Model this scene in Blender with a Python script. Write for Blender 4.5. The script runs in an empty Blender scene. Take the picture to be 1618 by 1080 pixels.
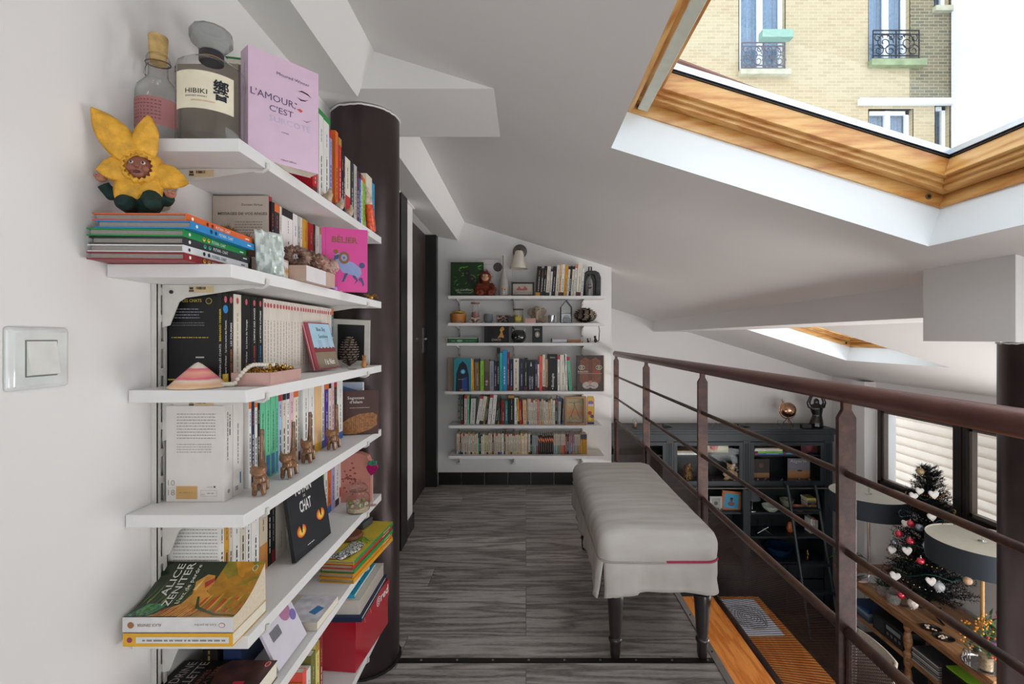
import bpy, bmesh, math, random
from mathutils import Matrix, Vector, Euler, noise
PI = math.pi
SC = bpy.context.scene
COL = SC.collection
F = 764.0; VX = 831.0; VY = 534.0; EYE = 1.17

# ------------------------------------------------------------------ camera, sky, lights, exposure
cam = bpy.data.cameras.new('camera'); camo = bpy.data.objects.new('camera', cam); COL.objects.link(camo)
camo.location = (0, 0, EYE); camo.rotation_euler = (PI/2, 0, 0)
cam.sensor_width = 36; cam.sensor_fit = 'HORIZONTAL'; cam.lens = 36*F/1618
cam.shift_x = -(VX-809)/1618; cam.shift_y = (VY-540)/1618
cam.clip_start = 0.02; cam.clip_end = 200
SC.camera = camo
SC.view_settings.view_transform = 'Standard'; SC.view_settings.look = 'None'
SC.view_settings.gamma = 1.0; SC.view_settings.use_curve_mapping = False
SC.view_settings.exposure = 0.1
w = bpy.data.worlds.new('sky'); SC.world = w; w.use_nodes = True
bg = w.node_tree.nodes['Background']
bg.inputs['Color'].default_value = (0.85, 0.93, 1.0, 1); bg.inputs['Strength'].default_value = 2.8
SLOPE = 0.31; CEIL0 = EYE+0.775
NRM = Vector((SLOPE, 0, 1)).normalized(); UDR = Vector((1, 0, -SLOPE)).normalized()
def ceil_z(x): return CEIL0-SLOPE*x
def area(name, loc, direction, sx, sy, power, color=(0.9, 0.96, 1.0), portal=False):
    l = bpy.data.lights.new(name, 'AREA'); l.shape = 'RECTANGLE'; l.size = sx; l.size_y = sy
    l.energy = power; l.color = color
    o = bpy.data.objects.new(name, l); COL.objects.link(o); o.location = loc
    o.rotation_euler = Vector(direction).to_track_quat('-Z', 'Y').to_euler()
    if portal: l.cycles.is_portal = True
    return o
# unseen area lights added as fill, behind the camera and at the right
area('rear_fill_light', (0.9, -2.55, 1.0), (0, 1, 0), 2.2, 1.5, 3.5, (1.0, 0.99, 0.98))  # added for frontal fill, shines through the rear opening
area('lower_fill_light', (2.4, -2.55, -1.0), (0, 1, 0.05), 2.6, 1.8, 45, (1.0, 0.99, 0.98))  # added fill for the lower level, through the low rear opening
area('side_fill_light', (4.28, 2.25, -0.75), (-1, 0, 0.0), 2.1, 1.6, 118, (1.0, 0.99, 0.98))  # added to brighten the back wall and ceiling, no known window here
for (x0, x1, y0, y1) in ((0.305, 1.44, 0.60, 1.73), (2.08, 3.22, 3.67, 4.86)):
    xm = (x0+x1)/2
    c = Vector((xm, (y0+y1)/2, ceil_z(xm)))+NRM*0.30
    area('skylight_portal', c, -NRM, (x1-x0)*1.05, (y1-y0), 1, portal=True)
area('window_portal', (4.34, 4.95, -0.1), (-1, 0, 0), 1.5, 1.0, 1, portal=True)

# ------------------------------------------------------------------ materials
def lin(h):
    h = h.lstrip('#'); o = []
    for i in (0, 2, 4):
        c = int(h[i:i+2], 16)/255
        o.append(c/12.92 if c <= 0.04045 else ((c+0.055)/1.055)**2.4)
    return (o[0], o[1], o[2], 1)
PAL = dict(white='#E9E6E1', cream='#DDD3C2', ivory='#E6DDCB', beige='#CDBCA5', tan='#BC9B72', brown='#6B4730', dark_brown='#3A2720',
  black='#17171A', charcoal='#2E2F33', grey='#8F8F8E', light_grey='#BDBCBA', navy='#1E2A4F', blue='#2C6CB4', sky_blue='#3FA0CF', pale_blue='#A9BEDD',
  teal='#1E7E82', turquoise='#2FB3B4', mint='#6FC79C', green='#2E8B45', dark_green='#1D3D2D', lime='#8CC63F', yellow='#EFC530', pale_yellow='#E5D77D', orange='#E3702A', amber='#D89B2E',
  red='#C4222C', dark_red='#8A2228', maroon='#5F1D27', pink='#E9B9C4', pale_pink='#E4C3D0', rose='#D98C86', magenta='#E0459B', purple='#54308F', violet='#38264F',
  lilac='#A9A0CF', salmon='#F2604F', gold='#B98B3C', olive='#77743A', apricot='#E8BE8C', plum='#8E6E7F')
MC = {}
def M(key, rough=0.5, metal=0.0, var=0.06, scale=30, bump=0.0, coat=0.0, bscale=None, spec=0.5):
    k = (key, rough, metal, var, scale, bump, coat)
    if k in MC: return MC[k]
    hexc = PAL.get(key, key)
    m = bpy.data.materials.new('%s_%d' % (key.strip('#'), int(rough*100))); m.use_nodes = True
    nt = m.node_tree; b = nt.nodes['Principled BSDF']; L = nt.links.new
    c = lin(hexc)
    tc = nt.nodes.new('ShaderNodeTexCoord'); nz = nt.nodes.new('ShaderNodeTexNoise'); nz.inputs['Scale'].default_value = scale
    nz.inputs['Detail'].default_value = 3
    L(tc.outputs['Object'], nz.inputs['Vector'])
    r = nt.nodes.new('ShaderNodeValToRGB')
    r.color_ramp.elements[0].position = 0.3; r.color_ramp.elements[1].position = 0.7
    r.color_ramp.elements[0].color = tuple(v*(1-var) for v in c[:3])+(1,)
    r.color_ramp.elements[1].color = tuple(min(1, v*(1+var)) for v in c[:3])+(1,)
    L(nz.outputs['Fac'], r.inputs['Fac']); L(r.outputs['Color'], b.inputs['Base Color'])
    b.inputs['Roughness'].default_value = rough; b.inputs['Metallic'].default_value = metal
    b.inputs['Coat Weight'].default_value = coat; b.inputs['Specular IOR Level'].default_value = spec
    if bump:
        n2 = nt.nodes.new('ShaderNodeTexNoise'); n2.inputs['Scale'].default_value = bscale or scale*4; n2.inputs['Detail'].default_value = 6
        L(tc.outputs['Object'], n2.inputs['Vector'])
        bp = nt.nodes.new('ShaderNodeBump'); bp.inputs['Strength'].default_value = bump; bp.inputs['Distance'].default_value = 0.01
        L(n2.outputs['Fac'], bp.inputs['Height']); L(bp.outputs['Normal'], b.inputs['Normal'])
    MC[k] = m
    return m
def newmat(name):
    m = bpy.data.materials.new(name); m.use_nodes = True
    nt = m.node_tree
    return m, nt, nt.nodes['Principled BSDF'], nt.links.new
def node(nt, t, **kw):
    n = nt.nodes.new(t)
    for k, v in kw.items():
        if k in n.inputs: n.inputs[k].default_value = v
        else: setattr(n, k, v)
    return n
def ramp(nt, stops):
    r = nt.nodes.new('ShaderNodeValToRGB'); e = r.color_ramp.elements
    while len(e) < len(stops): e.new(0.5)
    for i, (p, c) in enumerate(stops):
        e[i].position = p; e[i].color = lin(c) if isinstance(c, str) else (c, c, c, 1)
    return r
def wall_mat(name, col, bump=0.04):
    m, nt, b, L = newmat(name)
    tc = node(nt, 'ShaderNodeTexCoord'); n = node(nt, 'ShaderNodeTexNoise', Scale=1.3, Detail=4.0)
    L(tc.outputs['Object'], n.inputs['Vector'])
    c = lin(col); r = ramp(nt, [(0.3, col), (0.75, col)])
    r.color_ramp.elements[0].color = tuple(v*0.96 for v in c[:3])+(1,)
    L(n.outputs['Fac'], r.inputs['Fac']); L(r.outputs['Color'], b.inputs['Base Color'])
    n2 = node(nt, 'ShaderNodeTexNoise', Scale=260.0, Detail=3.0); L(tc.outputs['Object'], n2.inputs['Vector'])
    bp = node(nt, 'ShaderNodeBump', Strength=bump, Distance=0.004); L(n2.outputs['Fac'], bp.inputs['Height']); L(bp.outputs['Normal'], b.inputs['Normal'])
    b.inputs['Roughness'].default_value = 0.75; b.inputs['Specular IOR Level'].default_value = 0.25
    return m
WALL = wall_mat('white_wall_paint', '#E6E3E1'); CEIL = wall_mat('ceiling_paint', '#E2DFDC')
REVEAL = wall_mat('white_reveal_paint', '#EDF1F3', 0.01)
SHELFW = wall_mat('white_shelf_laminate', '#E7E5E3', 0.1)
def wood_mat(name, dark, mid, light, axis=0, sc=1.0, rough=0.45, planks=None, coat=0.0, bump=0.15, gr=1.0):
    m, nt, b, L = newmat(name)
    tc = node(nt, 'ShaderNodeTexCoord'); mp = node(nt, 'ShaderNodeMapping')
    s = [14*sc]*3; s[axis] = 1.5*sc; mp.inputs['Scale'].default_value = s
    vec = tc.outputs['Object']
    if planks:
        pw, pl = planks
        bt = node(nt, 'ShaderNodeTexBrick', Scale=1.0); bt.inputs['Mortar Size'].default_value = 0.0012
        bt.inputs['Brick Width'].default_value = pl; bt.inputs['Row Height'].default_value = pw
        bt.inputs['Color1'].default_value = (0, 0, 0, 1); bt.inputs['Color2'].default_value = (1, 1, 1, 1); bt.inputs['Mortar'].default_value = (0.5, 0.5, 0.5, 1)
        bt.offset = 0.37; bt.offset_frequency = 3
        L(vec, bt.inputs['Vector'])
        ml = node(nt, 'ShaderNodeVectorMath', operation='MULTIPLY'); ml.inputs[1].default_value = (7.3, 3.1, 5.7)
        L(bt.outputs['Color'], ml.inputs[0])
        ad = node(nt, 'ShaderNodeVectorMath', operation='ADD'); L(vec, ad.inputs[0]); L(ml.outputs[0], ad.inputs[1])
        vec = ad.outputs[0]
    L(vec, mp.inputs['Vector'])
    n0 = node(nt, 'ShaderNodeTexNoise', Scale=0.9, Detail=2.0); L(mp.outputs[0], n0.inputs['Vector'])
    wv = node(nt, 'ShaderNodeMath', operation='MULTIPLY'); wv.inputs[1].default_value = 34.0; L(n0.outputs['Fac'], wv.inputs[0])
    sn = node(nt, 'ShaderNodeMath', operation='SINE'); L(wv.outputs[0], sn.inputs[0])
    n1 = node(nt, 'ShaderNodeTexNoise', Scale=9.0*gr, Detail=8.0, Roughness=0.75); L(mp.outputs[0], n1.inputs['Vector'])
    mx = node(nt, 'ShaderNodeMath', operation='MULTIPLY_ADD'); mx.inputs[1].default_value = 0.16; L(sn.outputs[0], mx.inputs[0]); L(n1.outputs['Fac'], mx.inputs[2])
    r = ramp(nt, [(0.25, dark), (0.5, mid), (0.78, light)]); L(mx.outputs[0], r.inputs['Fac'])
    out = r.outputs['Color']
    if planks:
        hs = node(nt, 'ShaderNodeHueSaturation'); L(out, hs.inputs['Color'])
        mr = node(nt, 'ShaderNodeMapRange'); mr.inputs['To Min'].default_value = 0.8; mr.inputs['To Max'].default_value = 1.2
        L(bt.outputs['Color'], mr.inputs['Value']); L(mr.outputs[0], hs.inputs['Value'])
        mm = node(nt, 'ShaderNodeMixRGB'); mm.inputs[2].default_value = lin(dark); L(bt.outputs['Fac'], mm.inputs[0]); L(hs.outputs[0], mm.inputs[1])
        out = mm.outputs[0]
    L(out, b.inputs['Base Color']); b.inputs['Roughness'].default_value = rough; b.inputs['Coat Weight'].default_value = coat
    bp = node(nt, 'ShaderNodeBump', Strength=bump, Distance=0.003); L(mx.outputs[0], bp.inputs['Height']); L(bp.outputs['Normal'], b.inputs['Normal'])
    return m
FLOORM = wood_mat('grey_oak_planks', '#675F5A', '#A39B95', '#C6C0BB', 0, 1.0, 0.34, planks=(0.19, 1.25), bump=0.3, gr=2.2)
PINE = wood_mat('varnished_pine', '#B9763A', '#D09A55', '#DFB272', 1, 0.8, 0.35, coat=0.2, bump=0.03)
PINEX = wood_mat('varnished_pine_x', '#B9763A', '#D09A55', '#DFB272', 0, 0.8, 0.35, coat=0.2, bump=0.03)
ORANGE_WOOD = wood_mat('honey_table_wood', '#A85C22', '#C2742F', '#CE8744', 1, 0.7, 0.35)
BROWNWOOD = wood_mat('brown_sideboard_wood', '#6E4A30', '#8E6543', '#A47A55', 1, 1.0, 0.45)
DOORWOOD = wood_mat('dark_wenge_door', '#2A2220', '#3A302D', '#4B403B', 2, 2.0, 0.45)
LOWFLOOR = wood_mat('lower_floor_boards', '#3A2A20', '#57402F', '#6B523D', 1, 1.0, 0.4, planks=(0.14, 1.1))
BLUEBLACK = M('#161E23', 0.45, var=0.08, scale=4)
STEEL = M('#9A9A9A', 0.3, 1.0); CHROME = M('#D8D8D8', 0.12, 1.0, var=0.02); SILVER = M('#C9C9CC', 0.25, 1.0)
GOLDM = M('#C89A4A', 0.25, 1.0, var=0.15); IRON = M('#22252A', 0.5, 0.4)
def rust_mat():
    m, nt, b, L = newmat('rust_brown_steel')
    tc = node(nt, 'ShaderNodeTexCoord'); n = node(nt, 'ShaderNodeTexNoise', Scale=5.0, Detail=10.0, Roughness=0.75)
    n2 = node(nt, 'ShaderNodeTexNoise', Scale=60.0, Detail=6.0, Roughness=0.8)
    L(tc.outputs['Object'], n.inputs['Vector']); L(tc.outputs['Object'], n2.inputs['Vector'])
    a = node(nt, 'ShaderNodeMath', operation='MULTIPLY_ADD'); a.inputs[1].default_value = 0.35; L(n2.outputs['Fac'], a.inputs[0]); L(n.outputs['Fac'], a.inputs[2])
    r = ramp(nt, [(0.5, '#2E201B'), (0.66, '#46302A'), (0.78, '#5E4030'), (0.9, '#7C4F34')]); L(a.outputs[0], r.inputs['Fac'])
    L(r.outputs['Color'], b.inputs['Base Color']); b.inputs['Roughness'].default_value = 0.42; b.inputs['Metallic'].default_value = 0.35
    bp = node(nt, 'ShaderNodeBump', Strength=0.15, Distance=0.002); L(n2.outputs['Fac'], bp.inputs['Height']); L(bp.outputs['Normal'], b.inputs['Normal'])
    return m
RUST = rust_mat()
RAILM = M('#6E4A44', 0.32, 0.35, var=0.18, scale=7, bump=0.05, bscale=200)
COLM = M('#463A3A', 0.33, 0.65, var=0.12, scale=9, bump=0.05, bscale=120)
def linen():
    m, nt, b, L = newmat('linen_slipcover')
    tc = node(nt, 'ShaderNodeTexCoord'); w1 = node(nt, 'ShaderNodeTexWave', Scale=190.0, Distortion=1.5); w2 = node(nt, 'ShaderNodeTexWave', Scale=190.0, Distortion=1.5)
    w1.bands_direction = 'X'; w2.bands_direction = 'Y'
    L(tc.outputs['Object'], w1.inputs['Vector']); L(tc.outputs['Object'], w2.inputs['Vector'])
    ad = node(nt, 'ShaderNodeMath', operation='ADD'); L(w1.outputs['Fac'], ad.inputs[0]); L(w2.outputs['Fac'], ad.inputs[1])
    n = node(nt, 'ShaderNodeTexNoise', Scale=4.0, Detail=5.0); mp = node(nt, 'ShaderNodeMapping'); mp.inputs['Scale'].default_value = (1, 6, 2)
    L(tc.outputs['Object'], mp.inputs[0]); L(mp.outputs[0], n.inputs['Vector'])
    r = ramp(nt, [(0.3, '#C0B9B1'), (0.7, '#D4CFC9')]); L(n.outputs['Fac'], r.inputs['Fac']); L(r.outputs['Color'], b.inputs['Base Color'])
    bp = node(nt, 'ShaderNodeBump', Strength=0.12, Distance=0.001); L(ad.outputs[0], bp.inputs['Height'])
    bp2 = node(nt, 'ShaderNodeBump', Strength=0.16, Distance=0.006); L(n.outputs['Fac'], bp2.inputs['Height']); L(bp.outputs['Normal'], bp2.inputs['Normal'])
    L(bp2.outputs['Normal'], b.inputs['Normal']); b.inputs['Roughness'].default_value = 0.9; b.inputs['Specular IOR Level'].default_value = 0.15
    return m
LINEN = linen()
def thin_glass(name, tint=(0.97, 0.98, 0.98), edge=(0.75, 0.8, 0.78), rough=0.0, f0=0.045):
    m = bpy.data.materials.new(name); m.use_nodes = True; nt = m.node_tree; L = nt.links.new
    nt.nodes.remove(nt.nodes['Principled BSDF']); out = nt.nodes['Material Output']
    lw = node(nt, 'ShaderNodeLayerWeight', Blend=0.5)
    pw = node(nt, 'ShaderNodeMath', operation='POWER'); pw.inputs[1].default_value = 3.0; L(lw.outputs['Facing'], pw.inputs[0])
    mc = node(nt, 'ShaderNodeMixRGB'); mc.inputs[1].default_value = tint+(1,); mc.inputs[2].default_value = edge+(1,); L(pw.outputs[0], mc.inputs[0])
    tr = node(nt, 'ShaderNodeBsdfTransparent'); L(mc.outputs[0], tr.inputs['Color'])
    gl = node(nt, 'ShaderNodeBsdfGlossy', Roughness=rough)
    p5 = node(nt, 'ShaderNodeMath', operation='POWER'); p5.inputs[1].default_value = 5.0; L(lw.outputs['Facing'], p5.inputs[0])
    fr = node(nt, 'ShaderNodeMath', operation='MULTIPLY_ADD'); fr.inputs[1].default_value = 0.95; fr.inputs[2].default_value = f0; L(p5.outputs[0], fr.inputs[0])
    mx = node(nt, 'ShaderNodeMixShader'); L(fr.outputs[0], mx.inputs[0]); L(tr.outputs[0], mx.inputs[1]); L(gl.outputs[0], mx.inputs[2])
    L(mx.outputs[0], out.inputs['Surface'])
    return m
PANE = thin_glass('window_glass', (0.97, 0.98, 0.98), (0.85, 0.9, 0.9)); CABPANE = thin_glass('bookcase_glass', f0=0.012); BOTTLE = thin_glass('bottle_glass', (0.985, 0.99, 0.985), (0.5, 0.54, 0.52))
def brick_mat(name, c1, c2, mortar, sc=1.0):
    m, nt, b, L = newmat(name)
    tc = node(nt, 'ShaderNodeTexCoord'); mp = node(nt, 'ShaderNodeMapping'); mp.inputs['Rotation'].default_value = (-PI/2, 0, 0)
    bt = node(nt, 'ShaderNodeTexBrick', Scale=1.0); bt.inputs['Brick Width'].default_value = 0.23; bt.inputs['Row Height'].default_value = 0.078
    bt.inputs['Mortar Size'].default_value = 0.008; bt.inputs['Color1'].default_value = lin(c1); bt.inputs['Color2'].default_value = lin(c2); bt.inputs['Mortar'].default_value = lin(mortar)
    L(tc.outputs['Object'], mp.inputs[0]); L(mp.outputs[0], bt.inputs['Vector']); L(bt.outputs['Color'], b.inputs['Base Color'])
    b.inputs['Roughness'].default_value = 0.9
    return m

# ------------------------------------------------------------------ mesh helpers
def FR(o, u, v):
    u = Vector(u).normalized(); v = Vector(v); v = (v-u*v.dot(u)).normalized(); n = u.cross(v)
    m = Matrix((u, v, n)).transposed().to_4x4(); m.translation = Vector(o); return m
def ori(xd, yd):
    xd = Vector(xd).normalized(); yd = Vector(yd); yd = (yd-xd*yd.dot(xd)).normalized()
    return Matrix((xd, yd, xd.cross(yd))).transposed().to_4x4()
TXT = {}
def text_geo(s, font=None, bold=0.0):
    k = (s, bold)
    if k in TXT: return TXT[k]
    cu = bpy.data.curves.new('t', 'FONT'); cu.body = s; cu.size = 1.0; cu.resolution_u = 2; cu.offset = bold
    ob = bpy.data.objects.new('t', cu)
    me = ob.to_mesh()
    vs = [v.co.copy() for v in me.vertices]; fs = [tuple(p.vertices) for p in me.polygons]
    ob.to_mesh_clear(); bpy.data.objects.remove(ob); bpy.data.curves.remove(cu)
    if vs:
        x0 = min(v.x for v in vs); x1 = max(v.x for v in vs); y0 = min(v.y for v in vs); y1 = max(v.y for v in vs)
    else: x0 = x1 = y0 = y1 = 0
    TXT[k] = (vs, fs, x0, x1, y0, y1)
    return TXT[k]
class MB:
    def __init__(s): s.bm = bmesh.new(); s.mats = []
    def mi(s, m):
        if isinstance(m, str): m = M(m)
        if m not in s.mats: s.mats.append(m)
        return s.mats.index(m)
    def faces(s, vs, fs, m, T=None, flip=False):
        i = s.mi(m); bv = [s.bm.verts.new((T @ Vector(v)) if T is not None else v) for v in vs]; out = []
        for f in fs:
            try:
                ff = s.bm.faces.new([bv[k] for k in f]); ff.material_index = i; out.append(ff)
            except ValueError: pass
        return out
    def box(s, x0, x1, y0, y1, z0, z1, m, T=None):
        v = [(x0,y0,z0),(x1,y0,z0),(x1,y1,z0),(x0,y1,z0),(x0,y0,z1),(x1,y0,z1),(x1,y1,z1),(x0,y1,z1)]
        s.faces(v, [(0,3,2,1),(4,5,6,7),(0,1,5,4),(1,2,6,5),(2,3,7,6),(3,0,4,7)], m, T); return s
    def prism(s, poly, o, u, v, n, depth, m, T=None):
        """polygon in plane (o,u,v) extruded along n by depth"""
        o = Vector(o); u = Vector(u); v = Vector(v); n = Vector(n)
        a = [o+u*p[0]+v*p[1] for p in poly]; b_ = [p+n*depth for p in a]; k = len(poly)
        s.faces(a+b_, [tuple(range(k))[::-1], tuple(range(k, 2*k))]+[(i, (i+1) % k, k+(i+1) % k, k+i) for i in range(k)], m, T); return s
    def lathe(s, prof, m, c=(0, 0, 0), seg=24, T=None, sx=1, sy=1, cap=True):
        vs = []; fs = []
        for r, z in prof:
            for i in range(seg):
                a = 2*PI*i/seg; vs.append((c[0]+r*sx*math.cos(a), c[1]+r*sy*math.sin(a), c[2]+z))
        for j in range(len(prof)-1):
            for i in range(seg):
                i2 = (i+1) % seg; fs.append((j*seg+i, j*seg+i2, (j+1)*seg+i2, (j+1)*seg+i))
        if cap:
            if prof[0][0] > 1e-5: fs.append(tuple(range(seg))[::-1])
            if prof[-1][0] > 1e-5: fs.append(tuple(range((len(prof)-1)*seg, len(prof)*seg)))
        s.faces(vs, fs, m, T); return s
    def tube(s, pts, r, m, seg=8, T=None, closed=False):
        P = [Vector(p) for p in pts]; n = len(P); rs = r if isinstance(r, (list, tuple)) else [r]*n
        vs = []; fs = []; up = None
        for i, p in enumerate(P):
            if closed: d = P[(i+1) % n]-P[i-1]
            else: d = P[min(i+1, n-1)]-P[max(i-1, 0)]
            d.normalize()
            if up is None: up = Vector((0, 0, 1)) if abs(d.z) < 0.9 else Vector((1, 0, 0))
            a = d.cross(up)
            if a.length < 1e-4: a = d.cross(Vector((0.3, 0.9, 0.1)))
            a.normalize(); b = a.cross(d).normalized(); up = b
            for k in range(seg):
                t = 2*PI*k/seg; vs.append(p+a*math.cos(t)*rs[i]+b*math.sin(t)*rs[i])
        for i in range(n if closed else n-1):
            j = (i+1) % n
            for k in range(seg):
                k2 = (k+1) % seg; fs.append((i*seg+k, j*seg+k, j*seg+k2, i*seg+k2))
        if not closed: fs += [tuple(range(seg)), tuple(range((n-1)*seg, n*seg))[::-1]]
        s.faces(vs, fs, m, T); return s
    def cyl(s, p, q, r, m, seg=16, T=None): return s.tube([p, q], r, m, seg, T)
    def ball(s, c, r, m, T=None, seg=14, rings=9):
        rx, ry, rz = (r, r, r) if not isinstance(r, (tuple, list)) else r
        prof = [(math.sin(PI*j/rings), -math.cos(PI*j/rings)) for j in range(rings+1)]
        vs = [(c[0], c[1], c[2]-rz)]; fs = []
        for j in range(1, rings):
            for i in range(seg):
                a = 2*PI*i/seg; vs.append((c[0]+rx*prof[j][0]*math.cos(a), c[1]+ry*prof[j][0]*math.sin(a), c[2]+rz*prof[j][1]))
        vs.append((c[0], c[1], c[2]+rz)); last = len(vs)-1
        for i in range(seg):
            i2 = (i+1) % seg; fs.append((0, 1+i2, 1+i)); fs.append((last, 1+(rings-2)*seg+i, 1+(rings-2)*seg+i2))
            for j in range(rings-2): fs.append((1+j*seg+i, 1+j*seg+i2, 1+(j+1)*seg+i2, 1+(j+1)*seg+i))
        s.faces(vs, fs, m, T); return s
    def quad(s, fr, x0, y0, x1, y1, m, off=0.0003):
        s.faces([(x0, y0, off), (x1, y0, off), (x1, y1, off), (x0, y1, off)], [(0, 1, 2, 3)], m, fr); return s
    def poly(s, fr, pts, m, off=0.0004):
        s.faces([(p[0], p[1], off) for p in pts], [tuple(range(len(pts)))], m, fr); return s
    def disc(s, fr, cx, cy, r, m, off=0.0004, seg=20, ry=None):
        return s.poly(fr, [(cx+r*math.cos(2*PI*i/seg), cy+(ry or r)*math.sin(2*PI*i/seg)) for i in range(seg)], m, off)
    def text(s, fr, t, x, y, h, m, wmax=None, align='l', bold=0.0, off=0.0006, w=None):
        vs, fs, x0, x1, y0, y1 = text_geo(t, None, bold)
        if not vs: return s
        k = h/0.73; kx = k; W = (x1-x0)*k
        if w: kx = w/(x1-x0); W = w
        elif wmax and W > wmax: kx = wmax/(x1-x0); W = wmax
        ox = x-(W/2 if align == 'c' else W if align == 'r' else 0)
        s.faces([(ox+(v.x-x0)*kx, y+v.y*k, off) for v in vs], fs, m, fr); return s
    def ink(s, fr, x0, y0, wd, h, m, rnd, off=0.0004):
        x = x0
        while x < x0+wd:
            l = rnd.uniform(1.2, 5)*h; l = min(l, x0+wd-x)
            s.quad(fr, x, y0, x+l, y0+h, m, off); x += l+h*0.9
        return s
    def build(s, name, parent=None, loc=(0, 0, 0), rot=None, smooth=35, bevel=0, mods=None, recalc=True):
        if recalc: bmesh.ops.recalc_face_normals(s.bm, faces=s.bm.faces[:])
        me = bpy.data.meshes.new(name); s.bm.to_mesh(me); s.bm.free()
        for m in s.mats: me.materials.append(m)
        if smooth:
            me.polygons.foreach_set('use_smooth', [True]*len(me.polygons)); me.set_sharp_from_angle(angle=math.radians(smooth))
        o = bpy.data.objects.new(name, me); COL.objects.link(o)
        if parent: o.parent = parent
        o.location = loc
        if rot is not None:
            o.rotation_euler = rot.to_euler() if isinstance(rot, Matrix) else rot
        if bevel:
            b = o.modifiers.new('bevel', 'BEVEL'); b.width = bevel; b.segments = 2; b.limit_method = 'ANGLE'; b.angle_limit = math.radians(40)
        return o
def tag(o, label, cat, group=None):
    o['label'] = label; o['category'] = cat
    if group: o['group'] = group
    return o
def thing(name, label, cat, loc=(0, 0, 0), rotz=0, group=None, rot=None):
    o = bpy.data.objects.new(name, None); COL.objects.link(o); o.location = loc; o.empty_display_size = 0.05
    o.rotation_euler = rot.to_euler() if rot is not None else (0, 0, rotz)
    return tag(o, label, cat, group)
def struct(mb, name, **kw):
    o = mb.build(name, **kw); o['kind'] = 'structure'; return o
def blob(name, parts, m, voxel, parent=None, loc=(0, 0, 0), rot=None, sm=4, disp=0):
    """soft body: overlapping ellipsoids / tubes fused into one continuous surface"""
    mb = MB()
    for p in parts:
        if p[0] == 'b': mb.ball(p[1], p[2], m, seg=18, rings=12, T=p[3] if len(p) > 3 else None)
        elif p[0] == 't': mb.tube(p[1], p[2], m, 10)
        elif p[0] == 'p': mb.faces(p[1], p[2], m)
    o = mb.build(name, parent, loc, rot, smooth=180)
    r = o.modifiers.new('fuse', 'REMESH'); r.mode = 'VOXEL'; r.voxel_size = voxel; r.use_smooth_shade = True
    if sm: s_ = o.modifiers.new('soft', 'SMOOTH'); s_.iterations = sm; s_.factor = 0.5
    return o
ORD = ['first','second','third','fourth','fifth','sixth','seventh','eighth','ninth','tenth','eleventh','twelfth','thirteenth','fourteenth','fifteenth','sixteenth','seventeenth','eighteenth','nineteenth','twentieth']
TENS = ['', '', 'twenty', 'thirty', 'forty', 'fifty', 'sixty', 'seventy', 'eighty']
def ordn(i):
    if i < 20: return ORD[i]
    n = i+1; t, r = divmod(n, 10)
    return TENS[t]+'-'+ORD[r-1] if r else TENS[t][:-1]+'ieth'
def P(px, py, Y): return Vector(((px-VX)/F*Y, Y, EYE+(VY-py)/F*Y))
# ================================================================== the room shell
LW = -0.69; BACKY = 3.87; FARY = 6.63; RX = 4.2; LOW = -2.35; TOPX = -1.3
# floor of the mezzanine (two fields of planks parted by a dark strip)
b = MB(); b.box(-0.69, 0.70, -2.6, 1.742, -0.02, 0.0, FLOORM); b.box(-0.69, 0.70, 1.770, 2.98, -0.02, 0.0, FLOORM); b.box(-0.95, -0.69, 1.98, 2.98, -0.02, 0.0, FLOORM); b.box(-0.9, 0.70, 2.98, 3.87, -0.02, 0.0, FLOORM)
b.box(-0.69, 0.70, -2.6, 3.87, -0.26, -0.021, WALL); b.box(-0.69, 0.70, 1.742, 1.770, -0.02, -0.006, M('black', 0.6))
struct(b, 'floor')
b = MB(); b.box(-0.466, 0.70, 1.744, 1.768, -0.006, 0.002, M('#2C2B2B', 0.4, 0.6))
for i in range(9): b.lathe([(0.0045, 0.002), (0.004, 0.004), (0, 0.0046)], STEEL, c=(-0.38+i*0.13, 1.756, 0), seg=8)
struct(b, 'trim_1')
b = MB(); b.box(0.680, 0.706, -2.6, 3.87, -0.0005, 0.004, STEEL); b.box(0.7005, 0.706, -2.6, 3.87, -0.12, -0.0005, STEEL)
for i in range(14): b.lathe([(0.004, 0.004), (0.003, 0.006), (0, 0.0065)], M('charcoal', 0.4, 0.8), c=(0.693, 0.6+i*0.24, 0), seg=8)
struct(b, 'trim_2')
b = MB(); b.box(0.5, RX, -2.6, FARY, LOW-0.05, LOW, LOWFLOOR); b.box(-1.2, 0.5, -2.6, FARY, LOW-0.05, LOW, LOWFLOOR)
struct(b, 'floor_lower')
# left wall with the recess of the doors
b = MB()
b.box(LW-0.15, LW, -2.6, 2.0, -0.26, 2.3, WALL); b.box(LW-0.15, LW, 2.0, 2.72, 1.97, 2.3, WALL); b.box(LW-0.25, LW-0.10, 2.0, 2.72, 0, 2.0, WALL)
b.box(LW-0.25, LW-0.012, 2.80, 2.99, 0, 2.3, WALL); b.box(-1.0, -0.835, 2.99, 3.87, 0, 2.3, WALL); b.box(-0.84, -0.70, 2.99, 3.87, 1.985, 2.3, WALL)
b.box(-0.94, -0.69, 2.72, 3.0, 1.97, 2.3, WALL)
struct(b, 'wall_left')
# shelf wall at the end of the mezzanine
b = MB(); b.box(-1.0, 0.684, BACKY, BACKY+0.13, -0.26, 2.4, WALL); struct(b, 'wall_back')
b = MB(); b.box(-1.2, RX+0.2, FARY, FARY+0.15, LOW, 2.4, WALL); struct(b, 'wall_far')
b = MB(); b.box(-1.2, -1.0, 3.9, FARY, LOW, 2.4, WALL); b.box(0.4, 0.5, -2.6, 3.9, LOW, -0.27, WALL); struct(b, 'wall_under')
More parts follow.
